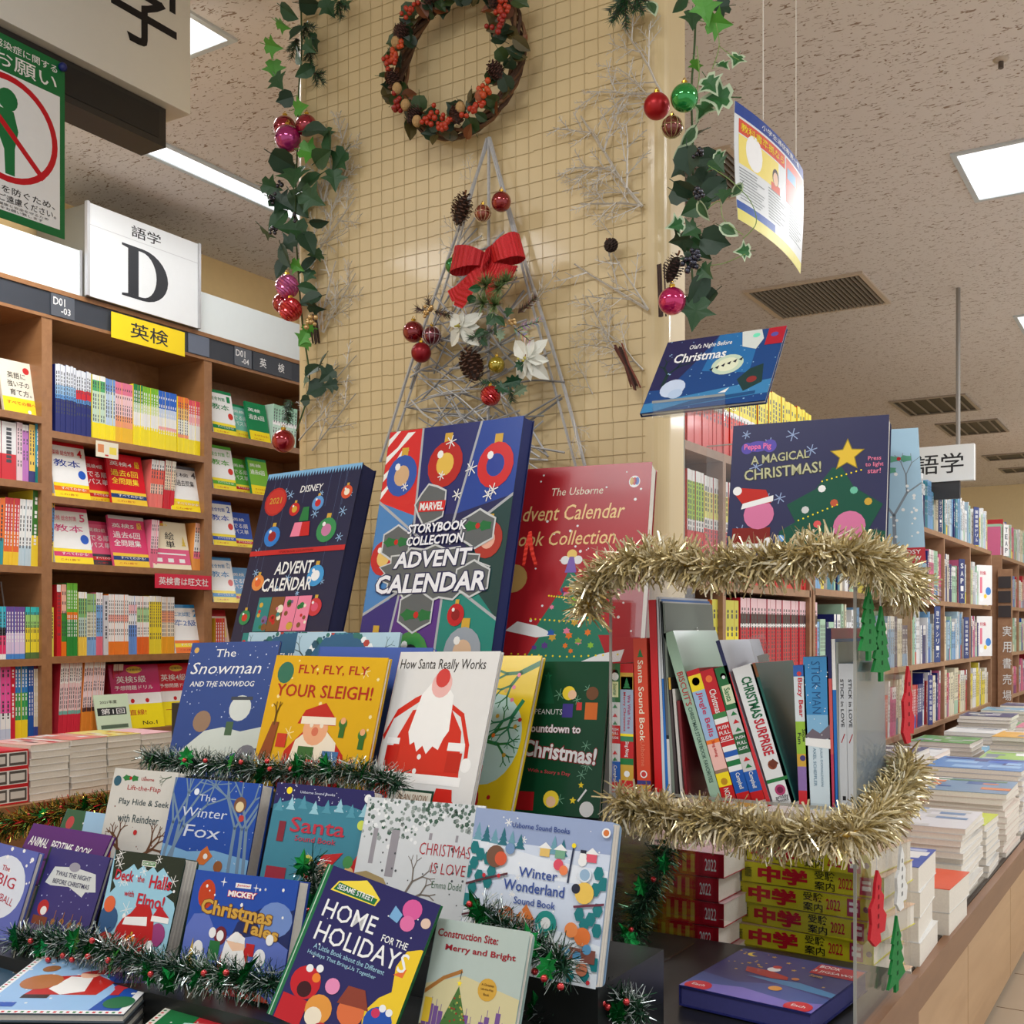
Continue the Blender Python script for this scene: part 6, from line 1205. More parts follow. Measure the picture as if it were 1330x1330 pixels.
def tinsel(label, P, n, ln, wd, cols, m='foil', tip=None, core='dgreen', leaves=0, seed=1, cat='tinsel', leafcol=(30,140,66), lsz=.020):
    rg = random.Random(seed); path = smooth_path(P); o = empty('tinsel_garland', path[0], label, cat); off = path[0]
    path = [p-off for p in path]
    b = MB(); b.tube(path, .004, 5, core, 'fabric'); b.build('core', o)
    b = MB(); strands(b, path, n, ln, wd, cols, m, rg, tip); q = b.build('foil_strands', o); q['kind'] = 'stuff'
    if leaves:
        me = leaf_mesh('holly', leafcol, 'foil', 'foil_leaf')
        for i in range(leaves):
            p = path[int((i+.5)/leaves*(len(path)-1))]; put('foil_leaf', me, o, p+Vector((rg.uniform(-.012,.012), -.022, rg.uniform(-.01,.022))), (rg.uniform(.9,2.0), rg.uniform(-.5,.5), rg.uniform(-1.5,1.5)), lsz*rg.uniform(.8,1.4))
        for i in range(leaves):
            b = MB(); p = path[int(rg.random()*(len(path)-1))]; b.ball(p+Vector((rg.uniform(-.02,.02), -.026, rg.uniform(-.02,.02))), .0045, 'red', 'bauble_gloss', 8, 5); b.build('berry', o, smooth=True)
    return o
_lm = {}
def leaf_mesh(kind, col, m='leaf_mat', name='leaf', edge=None):
    k = (kind, str(col), m, str(edge))
    if k in _lm: return _lm[k]
    if kind == 'ivy': pts = [(0,-.5),(.28,-.62),(.62,-.40),(.46,-.12),(.95,.10),(.50,.24),(.30,.42),(0,1.0),(-.30,.42),(-.50,.24),(-.95,.10),(-.46,-.12),(-.62,-.40),(-.28,-.62)]
    elif kind == 'oval': pts = [(0,-.75),(.32,-.55),(.52,-.15),(.48,.25),(.26,.65),(0,1.0),(-.26,.65),(-.48,.25),(-.52,-.15),(-.32,-.55)]
    elif kind == 'round': pts = [(0,-.6),(.45,-.55),(.72,-.1),(.62,.4),(.25,.6),(0,.95),(-.25,.6),(-.62,.4),(-.72,-.1),(-.45,-.55)]
    elif kind == 'petal': pts = [(0,-.05),(.22,.25),(.36,.62),(.24,1.0),(0,1.35),(-.24,1.0),(-.36,.62),(-.22,.25)]
    else: pts = [(0,-.9),(.22,-.6),(.55,-.65),(.36,-.3),(.66,-.1),(.40,.12),(.58,.45),(.25,.45),(0,1.0),(-.25,.45),(-.58,.45),(-.40,.12),(-.66,-.1),(-.36,-.3),(-.55,-.65),(-.22,-.6)]
    b = MB(); n = len(pts); f = lambda x, y: .22*abs(x)-.10*y*y-.05
    mid = [(0, y) for y in (-.4, 0, .45)]
    def layer(sc, dz, cc):
        V = [(x*sc, y*sc, f(x*sc, y*sc)+dz) for x, y in pts]+[(0, .05*sc, f(0, 0)-.04+dz)]
        b.mesh(V, [(i, (i+1)%n, n) for i in range(n)], cc, m)
    layer(1, 0, edge or col)
    if edge: layer(.72, .015, col); layer(.72, -.015, col)
    b.tube([(0,-.5,-.05),(0,-1.0,-.1)] if kind != 'petal' else [(0,0,0),(0,-.1,-.02)], .03, 3, col, m)
    me = b.data(name, smooth=False); _lm[k] = me; return me
DK, MD, BR = (34,62,42), (46,84,48), (86,158,56)
VAR = dict(edge=(196,214,180))
def facing(rg, spread=.55, spin=None):
    n = Vector((.35, -1, -.15))+Vector((rg.gauss(0,spread), rg.gauss(0,spread*.5), rg.gauss(0,spread))); n.normalize()
    x = n.orthogonal().normalized(); y = n.cross(x)
    # aim the leaf tip downwards then spin
    dn = Vector((0,0,-1)); dn = (dn-n*dn.dot(n)).normalized(); x = dn.cross(n)
    Mx = Matrix((x, dn, n)).transposed(); return (Mx @ Matrix.Rotation(rg.uniform(-1.6,1.6) if spin is None else spin, 3, 'Z')).to_euler()
def px_size(p, s): return s*(-SN*p.x+CS*p.y)/FPX
def fir(mb, base, d, ln, rg, col=(30,66,40), nl=.018, m='leaf_mat', dens=1.0):
    base = Vector(base); d = Vector(d).normalized(); mb.tube([base, base+d*ln], .0012, 4, (70,56,40), 'bark'); n = int(ln/.0006*dens)
    for i in range(n):
        p = base+d*ln*(i/n); s = Vector((rg.gauss(0,1), rg.gauss(0,.6), rg.gauss(0,1))); s -= d*s.dot(d); s.normalize(); q = (s+d*.9).normalized()*nl*rg.uniform(.7,1.1); w = q.cross(Vector((0,1,.1))).normalized()*.0010
        mb.mesh([p-w, p+w, p+q], [(0,1,2)], (int(col[0]*rg.uniform(.7,1.3)), int(col[1]*rg.uniform(.7,1.3)), int(col[2]*rg.uniform(.7,1.3))), m)
def bauble(label, px, py, rp, col, Y=2.045, m='bauble_gloss', net=None, ribs=False, group=None):
    p = atY(px, py, Y); r = px_size(p, rp); o = empty('christmas_bauble', p, label, 'bauble', group)
    b = MB()
    if ribs:
        n = 28; V = []; F = []; nv = 18
        for i in range(nv+1):
            a = math.pi*i/nv
            for j in range(n): rr = r*(1+.035*(1 if (j+i) % 2 else -1)*math.sin(a)); q = 2*math.pi*j/n; V.append((rr*math.sin(a)*math.cos(q), rr*math.sin(a)*math.sin(q), rr*math.cos(a)))
        for i in range(nv):
            for j in range(n): F.append((i*n+j, i*n+(j+1)%n, (i+1)*n+(j+1)%n, (i+1)*n+j))
        b.mesh(V, F, col, m)
    else: b.ball((0,0,0), r, col, m, 28, 18)
    b.build('ball', o, smooth=not ribs)
    b = MB(); b.tube([(0,0,r*.96),(0,0,r*1.18)], r*.22, 10, 'gold', 'foil'); b.build('cap', o)
    b = MB(); b.tube([(r*.12*math.cos(a), 0, r*1.28+r*.14*math.sin(a)) for a in [i*.63 for i in range(11)]], r*.03, 4, 'gold', 'foil'); b.build('loop', o)
    if net:
        b = MB()
        for k in range(5):
            a = math.pi*k/5; b.tube([(r*1.01*math.sin(t)*math.cos(a), r*1.01*math.sin(t)*math.sin(a), r*1.01*math.cos(t)) for t in [i*math.pi/10 for i in range(21)]], r*.035, 4, net, 'silver_paint')
        b.tube([(r*1.02*math.cos(t), r*1.02*math.sin(t), 0) for t in [i*math.pi/10 for i in range(21)]], r*.035, 4, net, 'silver_paint'); b.build('net_wire', o)
    return o
def cone_mesh(rg, L, R, col, tip):
    b = MB(); b.ball((0,0,0), R*.55, (50,34,26), 'bark', 8, 6, L/R*.8); rows = 11
    for i in range(rows):
        u = (i+.5)/rows; z = L*(1-2*u)/1.0*.5*2*.5; rr = R*math.sin(math.pi*(.12+.80*u))**.8*.95; n = max(5, int(9*math.sin(math.pi*(.12+.76*u))))
        for j in range(n):
            a = 2*math.pi*(j+.5*(i % 2))/n; er = Vector((math.cos(a), math.sin(a), 0)); et = Vector((-math.sin(a), math.cos(a), 0)); z0 = L*(.5-u); w = rr*.42; p = er*rr*.5+Vector((0,0,z0)); q = er*rr+Vector((0,0,z0+L*.05)); th = Vector((0,0,-L*.03))
            b.mesh([p-et*w*.5, p+et*w*.5, q+et*w*.6, q-et*w*.6, q+er*.001+th+et*w*.3, q+er*.001+th-et*w*.3], [(0,1,2,3),(3,2,4,5)], col, 'bark')
            b.mesh([q+et*w*.55+Vector((0,0,.0004)), q-et*w*.55+Vector((0,0,.0004)), q*.93-et*w*.4+Vector((0,0,z0*.07+.0006)), q*.93+et*w*.4+Vector((0,0,z0*.07+.0006))], [(0,1,2,3)], tip, 'bark')
    return b.data('pine_cone')
rgc = random.Random(5)
CONE = cone_mesh(rgc, 1.6, .55, (92,60,44), (180,160,140)); CONEW = cone_mesh(rgc, 1.5, .62, (84,50,40), (190,176,160)); CONEB = cone_mesh(rgc, 1.1, .62, (52,36,30), (70,52,44)); CONED = cone_mesh(rgc, 1.5, .55, (66,40,34), (90,60,50))
def cone(label, px, py, sz, Y=2.05, me=None, rot=(0,0,0), group=None):
    p = atY(px, py, Y); o = put('pine_cone', me or CONE, None, p, rot, px_size(p, sz)); tag(o, label, 'pine cone', group)
    b = MB(); b.tube([(0,0,.7),(0,0,.95)], .05, 4, 'brown', 'bark'); b.build('stalk', o); return o
def berries(name, par, p, n, r, col, rg, m='bauble_gloss', spread=.012):
    o = bpy.data.objects.new(name, None)
    b = MB(); b.tube([(0,0,0),(0,.004,.008)], .0012, 4, 'brown', 'bark'); c0 = b.build(name, par, p)
    for i in range(n):
        b = MB(); b.ball((rg.gauss(0,spread*.6), -.004+rg.gauss(0,.003), rg.gauss(0,spread*.6)), r*rg.uniform(.8,1.1), col, m, 8, 6); b.build('berry', c0, smooth=True)
    bpy.data.objects.remove(o); return c0
def garland(label, stem, leaves, firs, bers, seed, ivy=()):
    rg = random.Random(seed); S = [atY(a, b_, 2.075) for a, b_ in stem]; off = S[0]; o = empty('ivy_garland', off, label, 'garland')
    b = MB(); sp = smooth_path([s-off for s in S]); b.tube(sp, .0022, 5, (60,84,44), 'bark'); b.build('stem', o)
    for L in leaves:
        x, y, s = L[:3]; k = L[3] if len(L) > 3 else rg.choice(['dark','mid','dark']); p = atY(x, y, rg.uniform(2.02, 2.075))
        me = {'dark': leaf_mesh(rg.choice(['round','ivy','oval']), DK), 'mid': leaf_mesh(rg.choice(['ivy','oval']), MD), 'bright': leaf_mesh('ivy', BR), 'var': leaf_mesh('ivy', (44,104,50), **VAR), 'long': leaf_mesh('oval', (60,100,60), **VAR)}[k]
        put('leaf', me, o, p-off, facing(rg), px_size(p, s)*rg.uniform(.85,1.05))
    for x, y, dx, dz, ln in firs:
        b = MB(); p = atY(x, y, 2.05)-off
        for a in (-.5, 0, .5): fir(b, p, (dx+a*dz, -.15, dz-a*dx), ln*(1 if a == 0 else .7), rg)
        q = b.build('fir_sprig', o); q['kind'] = 'stuff'
    for x, y, n, r, col in bers: berries('berry_cluster', o, atY(x, y, 2.02)-off, n, r, col, rg)
    for pts in ivy: b = MB(); b.tube(smooth_path([atY(a, b_, 2.03)-off for a, b_ in pts]), .0009, 4, (120,150,80), 'bark'); b.build('tendril', o)
    return o
LL = [(372,15,22),(400,6,22),(425,8,20),(445,4,16),(386,40,20),(408,52,18,'mid'),(365,32,17,'bright'),(352,60,17,'bright'),(356,88,18,'bright'),(360,104,20,'mid'),(386,72,20),(398,92,20,'mid'),(372,128,17),(388,140,16,'bright'),(400,60,15),
 (405,168,24),(425,184,26,'mid'),(441,206,26),(415,206,26),(400,196,22,'bright'),(424,172,16),(434,230,20),(365,208,24),(382,226,26),(400,236,28),(350,242,20),(363,262,22),(385,262,28),(402,256,26),(362,284,22,'mid'),(344,300,20,'mid'),(385,298,28),(399,312,26),(412,290,16),(368,330,22),(366,345,18),(400,342,20),(412,330,15),(401,356,16),(384,345,14,'bright'),(376,315,20),
 (404,388,22),(398,374,18),(408,400,16),(394,438,13,'bright'),(401,428,13,'bright'),(397,446,11,'bright'),(408,478,21),(426,486,20),(397,490,17,'mid'),(412,504,20),(431,500,14),(418,468,15),(397,520,12),(375,528,12,'mid')]
garland('long ivy and leaf garland hanging down the left edge of the pillar', [(390,-20),(392,60),(388,120),(386,200),(384,280),(388,360),(394,430),(402,500),(385,560)], LL, [(395,30,.6,-1,.06),(402,60,.2,-1,.05),(408,95,.9,-.9,.05),(385,50,-.2,-1,.05),(440,2,.3,-1,.05),(378,520,-.5,-1,.035),(372,535,.4,-1,.03)],
 [(365,240,6,.005,(30,26,40)),(355,262,6,.005,(30,26,40)),(356,300,7,.005,(34,28,44)),(382,285,5,.005,(30,26,40)),(404,418,8,.006,(206,170,110))], 41)
RL = [(915,8,26,'bright'),(930,30,22,'bright'),(900,22,20,'mid'),(938,8,18),(846,8,17,'long'),(885,5,16,'mid'),(957,76,18,'var'),(938,84,16,'var'),(922,108,24,'var'),(936,126,26,'var'),(916,140,24,'var'),(904,84,13,'bright'),(896,176,20,'long'),(888,195,16,'long'),
 (908,172,22),(893,205,24),(916,205,26),(884,218,20),(931,212,20),(912,236,32),(890,246,26),(926,246,28),(880,252,20),(941,252,17,'mid'),(906,268,28),(934,203,14,'var'),(958,246,15,'long'),(912,272,18,'long'),(945,298,18,'long'),(880,292,18,'var'),(886,312,22),(906,320,26),(925,312,26),(897,336,20),(967,326,18,'var'),(899,298,22),(909,372,28),(904,402,28),(920,386,22),(896,392,16),(915,352,20)]
garland('ivy garland with variegated white-edged leaves hanging down the right edge of the pillar', [(905,-20),(902,60),(898,120),(900,200),(900,280),(898,340),(905,420)], RL, [(810,-5,-.5,-1,.055),(812,-5,.1,-1,.07),(826,-5,.5,-1,.045)],
 [(906,196,5,.005,(36,34,46)),(908,250,9,.006,(34,36,50)),(902,335,12,.006,(38,40,60)),(896,345,8,.006,(38,40,60))], 43,
 [[(930,30),(934,60),(925,90)],[(934,60),(950,72),(960,78)],[(920,215),(950,235),(975,262),(982,290),(965,310)],[(920,270),(935,262),(940,285),(965,305)],[(918,345),(940,342),(968,330)],[(905,60),(908,100),(900,140)]])
gb = 'baubles on the pillar garlands'
bauble('magenta mirrored bauble on the left garland below two red ones', 374, 180, 17, (170,30,110), 2.03)
bauble('dark red bauble tucked behind the magenta one on the left garland', 370, 166, 15, (150,16,40), 2.06)
bauble('dark red bauble right of the magenta one on the left garland', 398, 163, 14, (150,16,40), 2.05)
bauble('pinkish lilac faceted bauble on the left garland, above two red ones', 373, 372, 15, (190,80,140), 2.03, ribs=True)
bauble('bright red bauble at the bottom of the lower trio on the left garland', 377, 402, 15, (200,20,30), 2.03, ribs=True)
bauble('small dark red bauble behind the bright one in the left garland trio', 367, 394, 13, (160,14,30), 2.06)
bauble('red bauble low on the left edge of the pillar beside the shelves', 368, 573, 15, (160,16,30), 2.03)
bauble('matt red bauble beside the green one on the right garland', 853, 138, 17, (170,20,26), 2.03, m='bauble_matt')
bauble('shiny green bauble on the right garland', 889, 127, 18, (20,150,60), 2.01)
bauble('small brown bauble wrapped in wire net under the green one', 873, 165, 14, (120,50,40), 2.02, net=(170,160,110))
bauble('hot pink bauble at the bottom of the right garland', 873, 391, 18, (200,20,100), 2.02)
cone('long dark pine cone above the hot pink bauble on the right garland', 874, 350, 26, 2.03, CONED, (.2,.5,0))
cone('small black pine cone on the cream pillar film between the silver sprigs', 794, 319, 16, 2.07, CONEB, (1.2,0,0))
mat('frost_paint', .5, metal=.15, noise=.1, nscale=150)
# ---- silver sprigs
def sprig_mesh(seed, dense):
    rg = random.Random(seed); b = MB(); cc = (206,202,194)
    def rec(p, a, l, r, d):
        n = 5; pts = [p]; q = p; aa = a
        for i in range(n): aa += rg.uniform(-.12,.12); q = q+Vector((math.sin(aa)*l/n, 0, math.cos(aa)*l/n)); pts.append(q)
        b.tube(pts, r, 3, cc, 'frost_paint', r*.6)
        if d:
            k = dense if d > 1 else dense+1
            for i in range(k):
                u = (i+1)/(k+.6); s = 1 if i % 2 else -1; base = pts[min(n, int(u*n))]; rec(base+Vector((0, rg.uniform(-.03,0), 0)), a+s*rg.uniform(.5,.85), l*(.52 if d > 1 else .30)*(1.15-u*.5), r*.62, d-1)
    rec(Vector((0,0,0)), 0, 1, .016, 3 if dense > 3 else 2); return b.data('silver_sprig')
SP = [sprig_mesh(1, 5), sprig_mesh(2, 4), sprig_mesh(3, 3)]
for i, (bx, by, tx, ty, k, lab) in enumerate(((420,262,452,160,0,'left edge of the pillar beside the magenta bauble'),(408,335,462,256,0,'left edge of the pillar beside the black berries'),(418,300,445,215,1,'left side of the pillar, just under the dark ivy leaf'),(420,432,462,355,0,'left side of the pillar beside the lilac bauble'),(410,440,440,340,2,'left side of the pillar above the gold berries'),(388,572,432,505,1,'lower left of the pillar above the navy calendar'),(405,585,465,515,2,'bottom left of the pillar, thin twig reaching right'),
    (412,520,465,465,2,'left side of the pillar, bare twig beside the ivy cluster'),(862,125,800,45,1,'upper right of the pillar below the fir tips'),(860,120,762,118,0,'right of the pillar reaching left beside the matt red bauble'),(860,130,802,133,2,'right of the pillar, short one at the matt red bauble'),(834,268,755,150,0,'right of the pillar, the largest frosted one'),(795,215,734,245,1,'right of the pillar, pointing down left from the large one'),(830,250,757,262,1,'right of the pillar, lowest branch of the large one'),
    (794,305,772,272,2,'right of the pillar just above the black cone'),(842,402,750,336,2,'right of the pillar, long bare twig below the black cone'),(842,402,800,325,2,'right of the pillar, bare twig rising to the black cone'),(800,455,762,385,0,'right of the pillar beside the brown stick bundle'),(835,480,775,432,1,'right of the pillar, low one left of the stick bundle'),(770,512,742,472,1,'lower right of the pillar, small one beside the twig tree'),(775,440,742,448,1,'right of the pillar, faint small one'))):
    a = atY(bx, by, 2.088); t = atY(tx, ty, 2.088); v = t-a
    o = put('silver_sprig', SP[k], None, a, (0, math.atan2(v.x, v.z), 0), v.length); tag(o, 'frosted silver sprig on the '+lab, 'sprig')
rg = random.Random(9)
p = atY(815, 475, 2.07); o = empty('stick_bundle', p, 'small bundle of reddish brown sticks on the lower right of the pillar', 'sticks')
for i in range(11):
    b = MB(); d = Vector((rg.uniform(-.012,.012), rg.uniform(-.008,.008), rg.uniform(-.008,.008))); b.tube([d+Vector((-.018,0,.04)), d*.5, d+Vector((.02,0,-.045))], .0018, 4, rg.choice([(90,44,30),(120,60,44),(70,40,30)]), 'bark'); b.build('stick', o)
p = atY(858, 375, 2.05); o = empty('stick_bundle', p, 'dark bundle of sticks left of the hot pink bauble', 'sticks')
for i in range(7):
    b = MB(); d = Vector((rg.uniform(-.008,.008), rg.uniform(-.005,.005), 0)); b.tube([d+Vector((0,0,.05)), d+Vector((.004,0,-.055))], .0017, 4, (70,50,44), 'bark'); b.build('stick', o)
p = atY(408, 425, 2.06); o = empty('stick_bundle', p, 'dark bark bundle under the gold berries on the left garland', 'sticks')
for i in range(7):
    b = MB(); d = Vector((rg.uniform(-.010,.010), rg.uniform(-.005,.005), 0)); b.tube([d+Vector((-.004,0,.03)), d+Vector((.008,0,-.04))], .0022, 4, (60,44,36), 'bark'); b.build('stick', o)
# ---- wreath
wc = atY(597, 80, 2.06); o = empty('wreath', wc, 'round Christmas wreath of cones, leaves and orange-red berries at the top of the pillar', 'wreath'); rg = random.Random(17); R0 = .148
for k in range(7):
    b = MB(); ph = rg.uniform(0, 6.28); b.tube([((R0+.010*math.cos(5*t+ph)+.010)*math.cos(t), .012*math.sin(5*t+ph), (R0+.010*math.cos(5*t+ph)+.010)*math.sin(t)) for t in [i*2*math.pi/48 for i in range(49)]], .0045, 5, rg.choice([(96,64,40),(120,84,54),(80,54,36)]), 'bark'); b.build('vine', o)
def wp(t, dr=0, dy=-.02): return Vector(((R0+dr)*math.cos(t), dy, (R0+dr)*math.sin(t)))
lm = [leaf_mesh('oval', (40,62,30)), leaf_mesh('round', (54,76,34)), leaf_mesh('oval', (80,70,34)), leaf_mesh('round', (36,56,36)), leaf_mesh('oval', (116,64,30))]
for i in range(120):
    t = i*2*math.pi/120+rg.uniform(-.05,.05); put('leaf', rg.choice(lm), o, wp(t, rg.uniform(-.034,.036), -.028+rg.uniform(-.014,.006)), facing(rg, .6, rg.uniform(-3,3)), rg.uniform(.018,.028))
for t in (1.9, 2.6, 4.05, 3.3, 5.75, .55, 1.2, 4.9): put('pine_cone', CONEW, o, wp(t, 0, -.05), (rg.uniform(-.4,.4), rg.uniform(-.8,.8), 0), .030)
for i, t in enumerate((2.25, 3.0, 3.65, 4.45, 5.2, 5.45, .15, .9, 1.6, 2.9, 4.7, .35)): berries('berry_cluster', o, wp(t, rg.uniform(-.014,.014), -.052), 12, .0062, rg.choice([(176,52,24),(190,70,26),(150,34,24)]), rg, 'leaf_mat', .016)
for i, t in enumerate((3.85, 4.2, 5.0, 5.35, .75, 2.75, 3.5)): b = MB(); b.ball((0,0,0), .011, rg.choice([(176,140,90),(150,80,50),(190,150,70)]), 'bark', 10, 7, 1.2); b.build('seed_pod', o, wp(t, rg.uniform(-.01,.01), -.056))
# ---- twig tree
YT = 2.072; o = empty('twig_tree', atY(635, 180, YT), 'grey silver twig Christmas tree fixed flat on the pillar', 'wall decoration'); off = atY(635, 180, YT); rg = random.Random(23)
A, BL, BR2 = atY(635,180,YT)-off, atY(494,600,YT)-off, atY(775,665,YT)-off; BM = atY(634,600,YT)-off
def tw(pts, r=.0028, c=(176,176,176), nm='twig'): b = MB(); b.tube(smooth_path(pts, 4), r, 5, c, 'frost_paint'); b.build(nm, o)
tw([A, A.lerp(BL,.3), A.lerp(BL,.65)+Vector((-.006,0,0)), BL], .0038, nm='frame_rod'); tw([A+Vector((.004,-.004,0)), A.lerp(BR2,.3), A.lerp(BR2,.65)+Vector((.008,0,0)), BR2], .0038, nm='frame_rod'); tw([A, A.lerp(BM,.5), BM], .0036, nm='frame_rod'); tw([A+Vector((-.003,-.004,0)), A.lerp(BL,.3)+Vector((.012,0,0)), A.lerp(BL,.6)+Vector((.02,0,0)), BL+Vector((.02,0,0))], .003, nm='frame_rod'); tw([A+Vector((.002,-.006,0)), A.lerp(BR2,.5)+Vector((-.012,0,0)), BR2+Vector((-.02,0,0))], .003, nm='frame_rod')
for i in range(150):
    u = rg.uniform(.12, .98)**.55; v = min(.99, u+rg.uniform(-.10,.10)); a = A.lerp(BL, u); c2 = A.lerp(BR2, v); f0 = rg.uniform(0,.6); f1 = min(1.02, f0+rg.uniform(.16,.42)); p, q = a.lerp(c2, f0), a.lerp(c2, f1)
    q = q+Vector((0,0,rg.uniform(-.2,.2)*u)); dy = Vector((0,rg.uniform(-.010,.004),0)); tw([p+dy, p.lerp(q,.5)+dy+Vector((rg.uniform(-.008,.008),-.004,rg.uniform(-.012,.012))), q+dy], rg.uniform(.0016,.0027), rg.choice([(170,170,170),(196,196,194),(140,140,140)]))
gt = 'decorations on the twig tree'
bauble('dark red bauble near the top right of the twig tree', 651, 262, 13, (140,12,18), 2.03); bauble('small brown and gold patterned bauble near the top of the twig tree', 627, 277, 11, (140,60,40), 2.03, net=(210,190,150))
bauble('green bauble behind the left end of the red bow', 589, 345, 11, (10,120,50), 2.05); bauble('large dark red bauble, upper of the trio left of the white poinsettia', 537, 431, 14, (130,10,20), 2.03); bauble('matt dark red bauble, lowest of the trio left of the poinsettia', 547, 458, 13, (140,12,26), 2.02, m='bauble_matt'); bauble('wine red bauble with a white net, right of the trio by the poinsettia', 561, 436, 12, (110,30,44), 2.04, net=(190,180,180))
bauble('ribbed glittering red bauble at the bottom middle of the twig tree', 637, 514, 13, (190,14,22), 2.01, ribs=True); bauble('small gold-green bauble between the two poinsettias', 645, 474, 11, (170,150,40), 2.03)
cone('brown pine cone at the upper left of the twig tree', 599, 273, 27, 2.04, CONE, (0,.3,0)); cone('long brown pine cone under the first white poinsettia', 613, 476, 30, 2.02, CONE, (0,-.35,0))
def poin(label, px, py, sz, seed):
    rg = random.Random(seed); p = atY(px, py, 2.00); o = empty('poinsettia', p, label, 'flower'); s = px_size(p, sz); me = leaf_mesh('petal', (226,226,214), 'felt', 'petal')
    for i in range(8):
        L = s*(1 if i % 2 else .72); e = Euler((math.pi/2+.25, 0, 0)); Rm = Matrix.Rotation(i*math.pi/4+rg.uniform(-.2,.2), 3, 'Y') @ Euler((math.pi/2-.3+rg.uniform(-.15,.15), 0, 0)).to_matrix()
        put('petal', me, o, Vector((0,-.002*(i % 2),0)), Rm.to_euler(), L)
    berries('stamen_cluster', o, (0,-.008,0), 6, .0028, (190,180,90), rg, 'bauble_matt', .006)
poin('white poinsettia flower just below the red bow', 598, 425, 26, 1); poin('larger white poinsettia flower at the lower right of the twig tree', 684, 466, 30, 2)
# bow
def ribbon(path, w0, w1, m='fabric', col=(186,16,24), up=Vector((0,0,1))):
    b = MB(); P = smooth_path(path, 8); n = len(P); V = []
    for i, p in enumerate(P):
        w = w0+(w1-w0)*math.sin(math.pi*min(1, i/(n-1))); z = .0012*(i % 2)
        t = (P[min(i+1,n-1)]-P[max(i-1,0)]).normalized(); nn = t.cross(up).normalized()
        V += [p+up*w+nn*z, p-up*w+nn*z]
    b.mesh(V, [(2*i, 2*i+1, 2*i+3, 2*i+2) for i in range(n-1)], col, m); return b
mat('glitter_ribbon', .35, metal=.35, noise=.3, nscale=500, bump=.6)
bp_ = atY(636, 338, 2.0); o = empty('ribbon_bow', bp_, 'large glittery red ribbon bow on the twig tree', 'bow')
def V3(x, y, z): return Vector((x, y, z))
u1 = V3(.25,0,1).normalized(); ribbon([V3(0,0,0), V3(-.035,-.028,.008), V3(-.080,-.022,.012), V3(-.088,.004,.010), V3(-.06,.016,.004), V3(0,.008,0)], .010, .028, 'glitter_ribbon', (176,14,22), u1).build('loop', o)
u2 = V3(-.30,0,1).normalized(); ribbon([V3(0,0,0), V3(.035,-.026,.006), V3(.070,-.020,.016), V3(.078,.004,.016), V3(.05,.016,.006), V3(0,.008,0)], .010, .028, 'glitter_ribbon', (186,18,26), u2).build('loop', o)
ribbon([V3(-.012,-.014,-.012), V3(0,-.02,0), V3(.012,-.014,.012)], .016, .018, 'glitter_ribbon', (176,14,22), V3(.3,0,1).normalized()).build('knot', o)
ribbon([V3(0,-.004,-.01), V3(-.03,-.012,-.035), V3(-.07,-.006,-.055), V3(-.10,-.004,-.062)], .014, .018, 'glitter_ribbon', (180,14,22), V3(-.5,0,1).normalized()).build('tail', o)
ribbon([V3(0,-.004,-.01), V3(.02,-.014,-.03), V3(.05,-.012,-.040), V3(.066,-.004,-.036)], .012, .02, 'glitter_ribbon', (180,14,22), V3(.6,0,1).normalized()).build('tail', o)
ribbon([V3(-.02,-.004,-.03), V3(-.05,-.014,-.06), V3(-.075,-.01,-.09)], .012, .018, 'glitter_ribbon', (180,14,22), V3(-1,0,.5).normalized()).build('tail', o)
ribbon([V3(-.01,.0,-.03), V3(.01,-.01,-.07), V3(.02,-.006,-.10)], .012, .014, 'glitter_ribbon', (170,12,22), V3(1,0,.1).normalized()).build('tail', o)
def greens(name, label, cat, px, py, items, seed, Y=2.01):
    rg = random.Random(seed); p = atY(px, py, Y); o = empty(name, p, label, cat)
    for it in items:
        if it[0] == 'leaf': put('leaf', leaf_mesh(it[4], it[5]), o, V3(it[1], -.004, it[2]), facing(rg, .5), it[3])
        elif it[0] == 'rosette':
            b = MB()
            for k in range(110):
                a = rg.uniform(0, 6.28); e = rg.uniform(.1, 1.5); d = V3(math.cos(a)*math.sin(e), -math.cos(e), math.sin(a)*math.sin(e)); q = V3(it[1], -.005, it[2]); w = d.cross(V3(.3,.2,1)).normalized()*.0019
                b.mesh([q-w, q+w, q+d*it[3]], [(0,1,2)], rg.choice([(130,150,96),(150,170,116),(104,130,80)]), 'leaf_mat')
            b.build('rosette', o)['kind'] = 'stuff'
        elif it[0] == 'fir':
            b = MB(); fir(b, V3(it[1],0,it[2]), it[3], it[4], rg, it[5] if len(it) > 5 else (30,66,40)); b.build('fir_sprig', o)['kind'] = 'stuff'
        elif it[0] == 'berry': berries('berry_cluster', o, V3(it[1], -.01, it[2]), it[3], .0048, it[4], rg)
    return o
greens('fir_spray', 'pale green spiky rosette spray under the red bow', 'greenery', 640, 384, [('rosette',-.012,.022,.032),('rosette',.02,.012,.034),('rosette',-.02,-.014,.030),('rosette',.036,.022,.028),('rosette',.01,-.022,.032),('leaf',-.04,.02,.016,'oval',(30,90,44)),('leaf',-.05,.0,.014,'round',(30,84,44)),('leaf',.0,-.05,.018,'round',MD),('leaf',.02,-.055,.016,'oval',MD),('leaf',.04,-.04,.014,'ivy',MD)], 3, 1.955)
greens('holly_spray', 'holly leaves and dark fir below the larger poinsettia', 'greenery', 662, 497, [('leaf',.01,.0,.024,'holly',(30,70,44)),('leaf',-.015,-.01,.022,'holly',(34,76,48)),('leaf',.028,-.02,.020,'holly',(110,130,100)),('fir',-.02,.0,V3(-1,0,.1),.05),('fir',-.02,-.01,V3(-.8,0,-.6),.045),('fir',.0,-.01,V3(.2,0,-1),.03),('leaf',.03,.03,.018,'holly',(34,80,50))], 4)
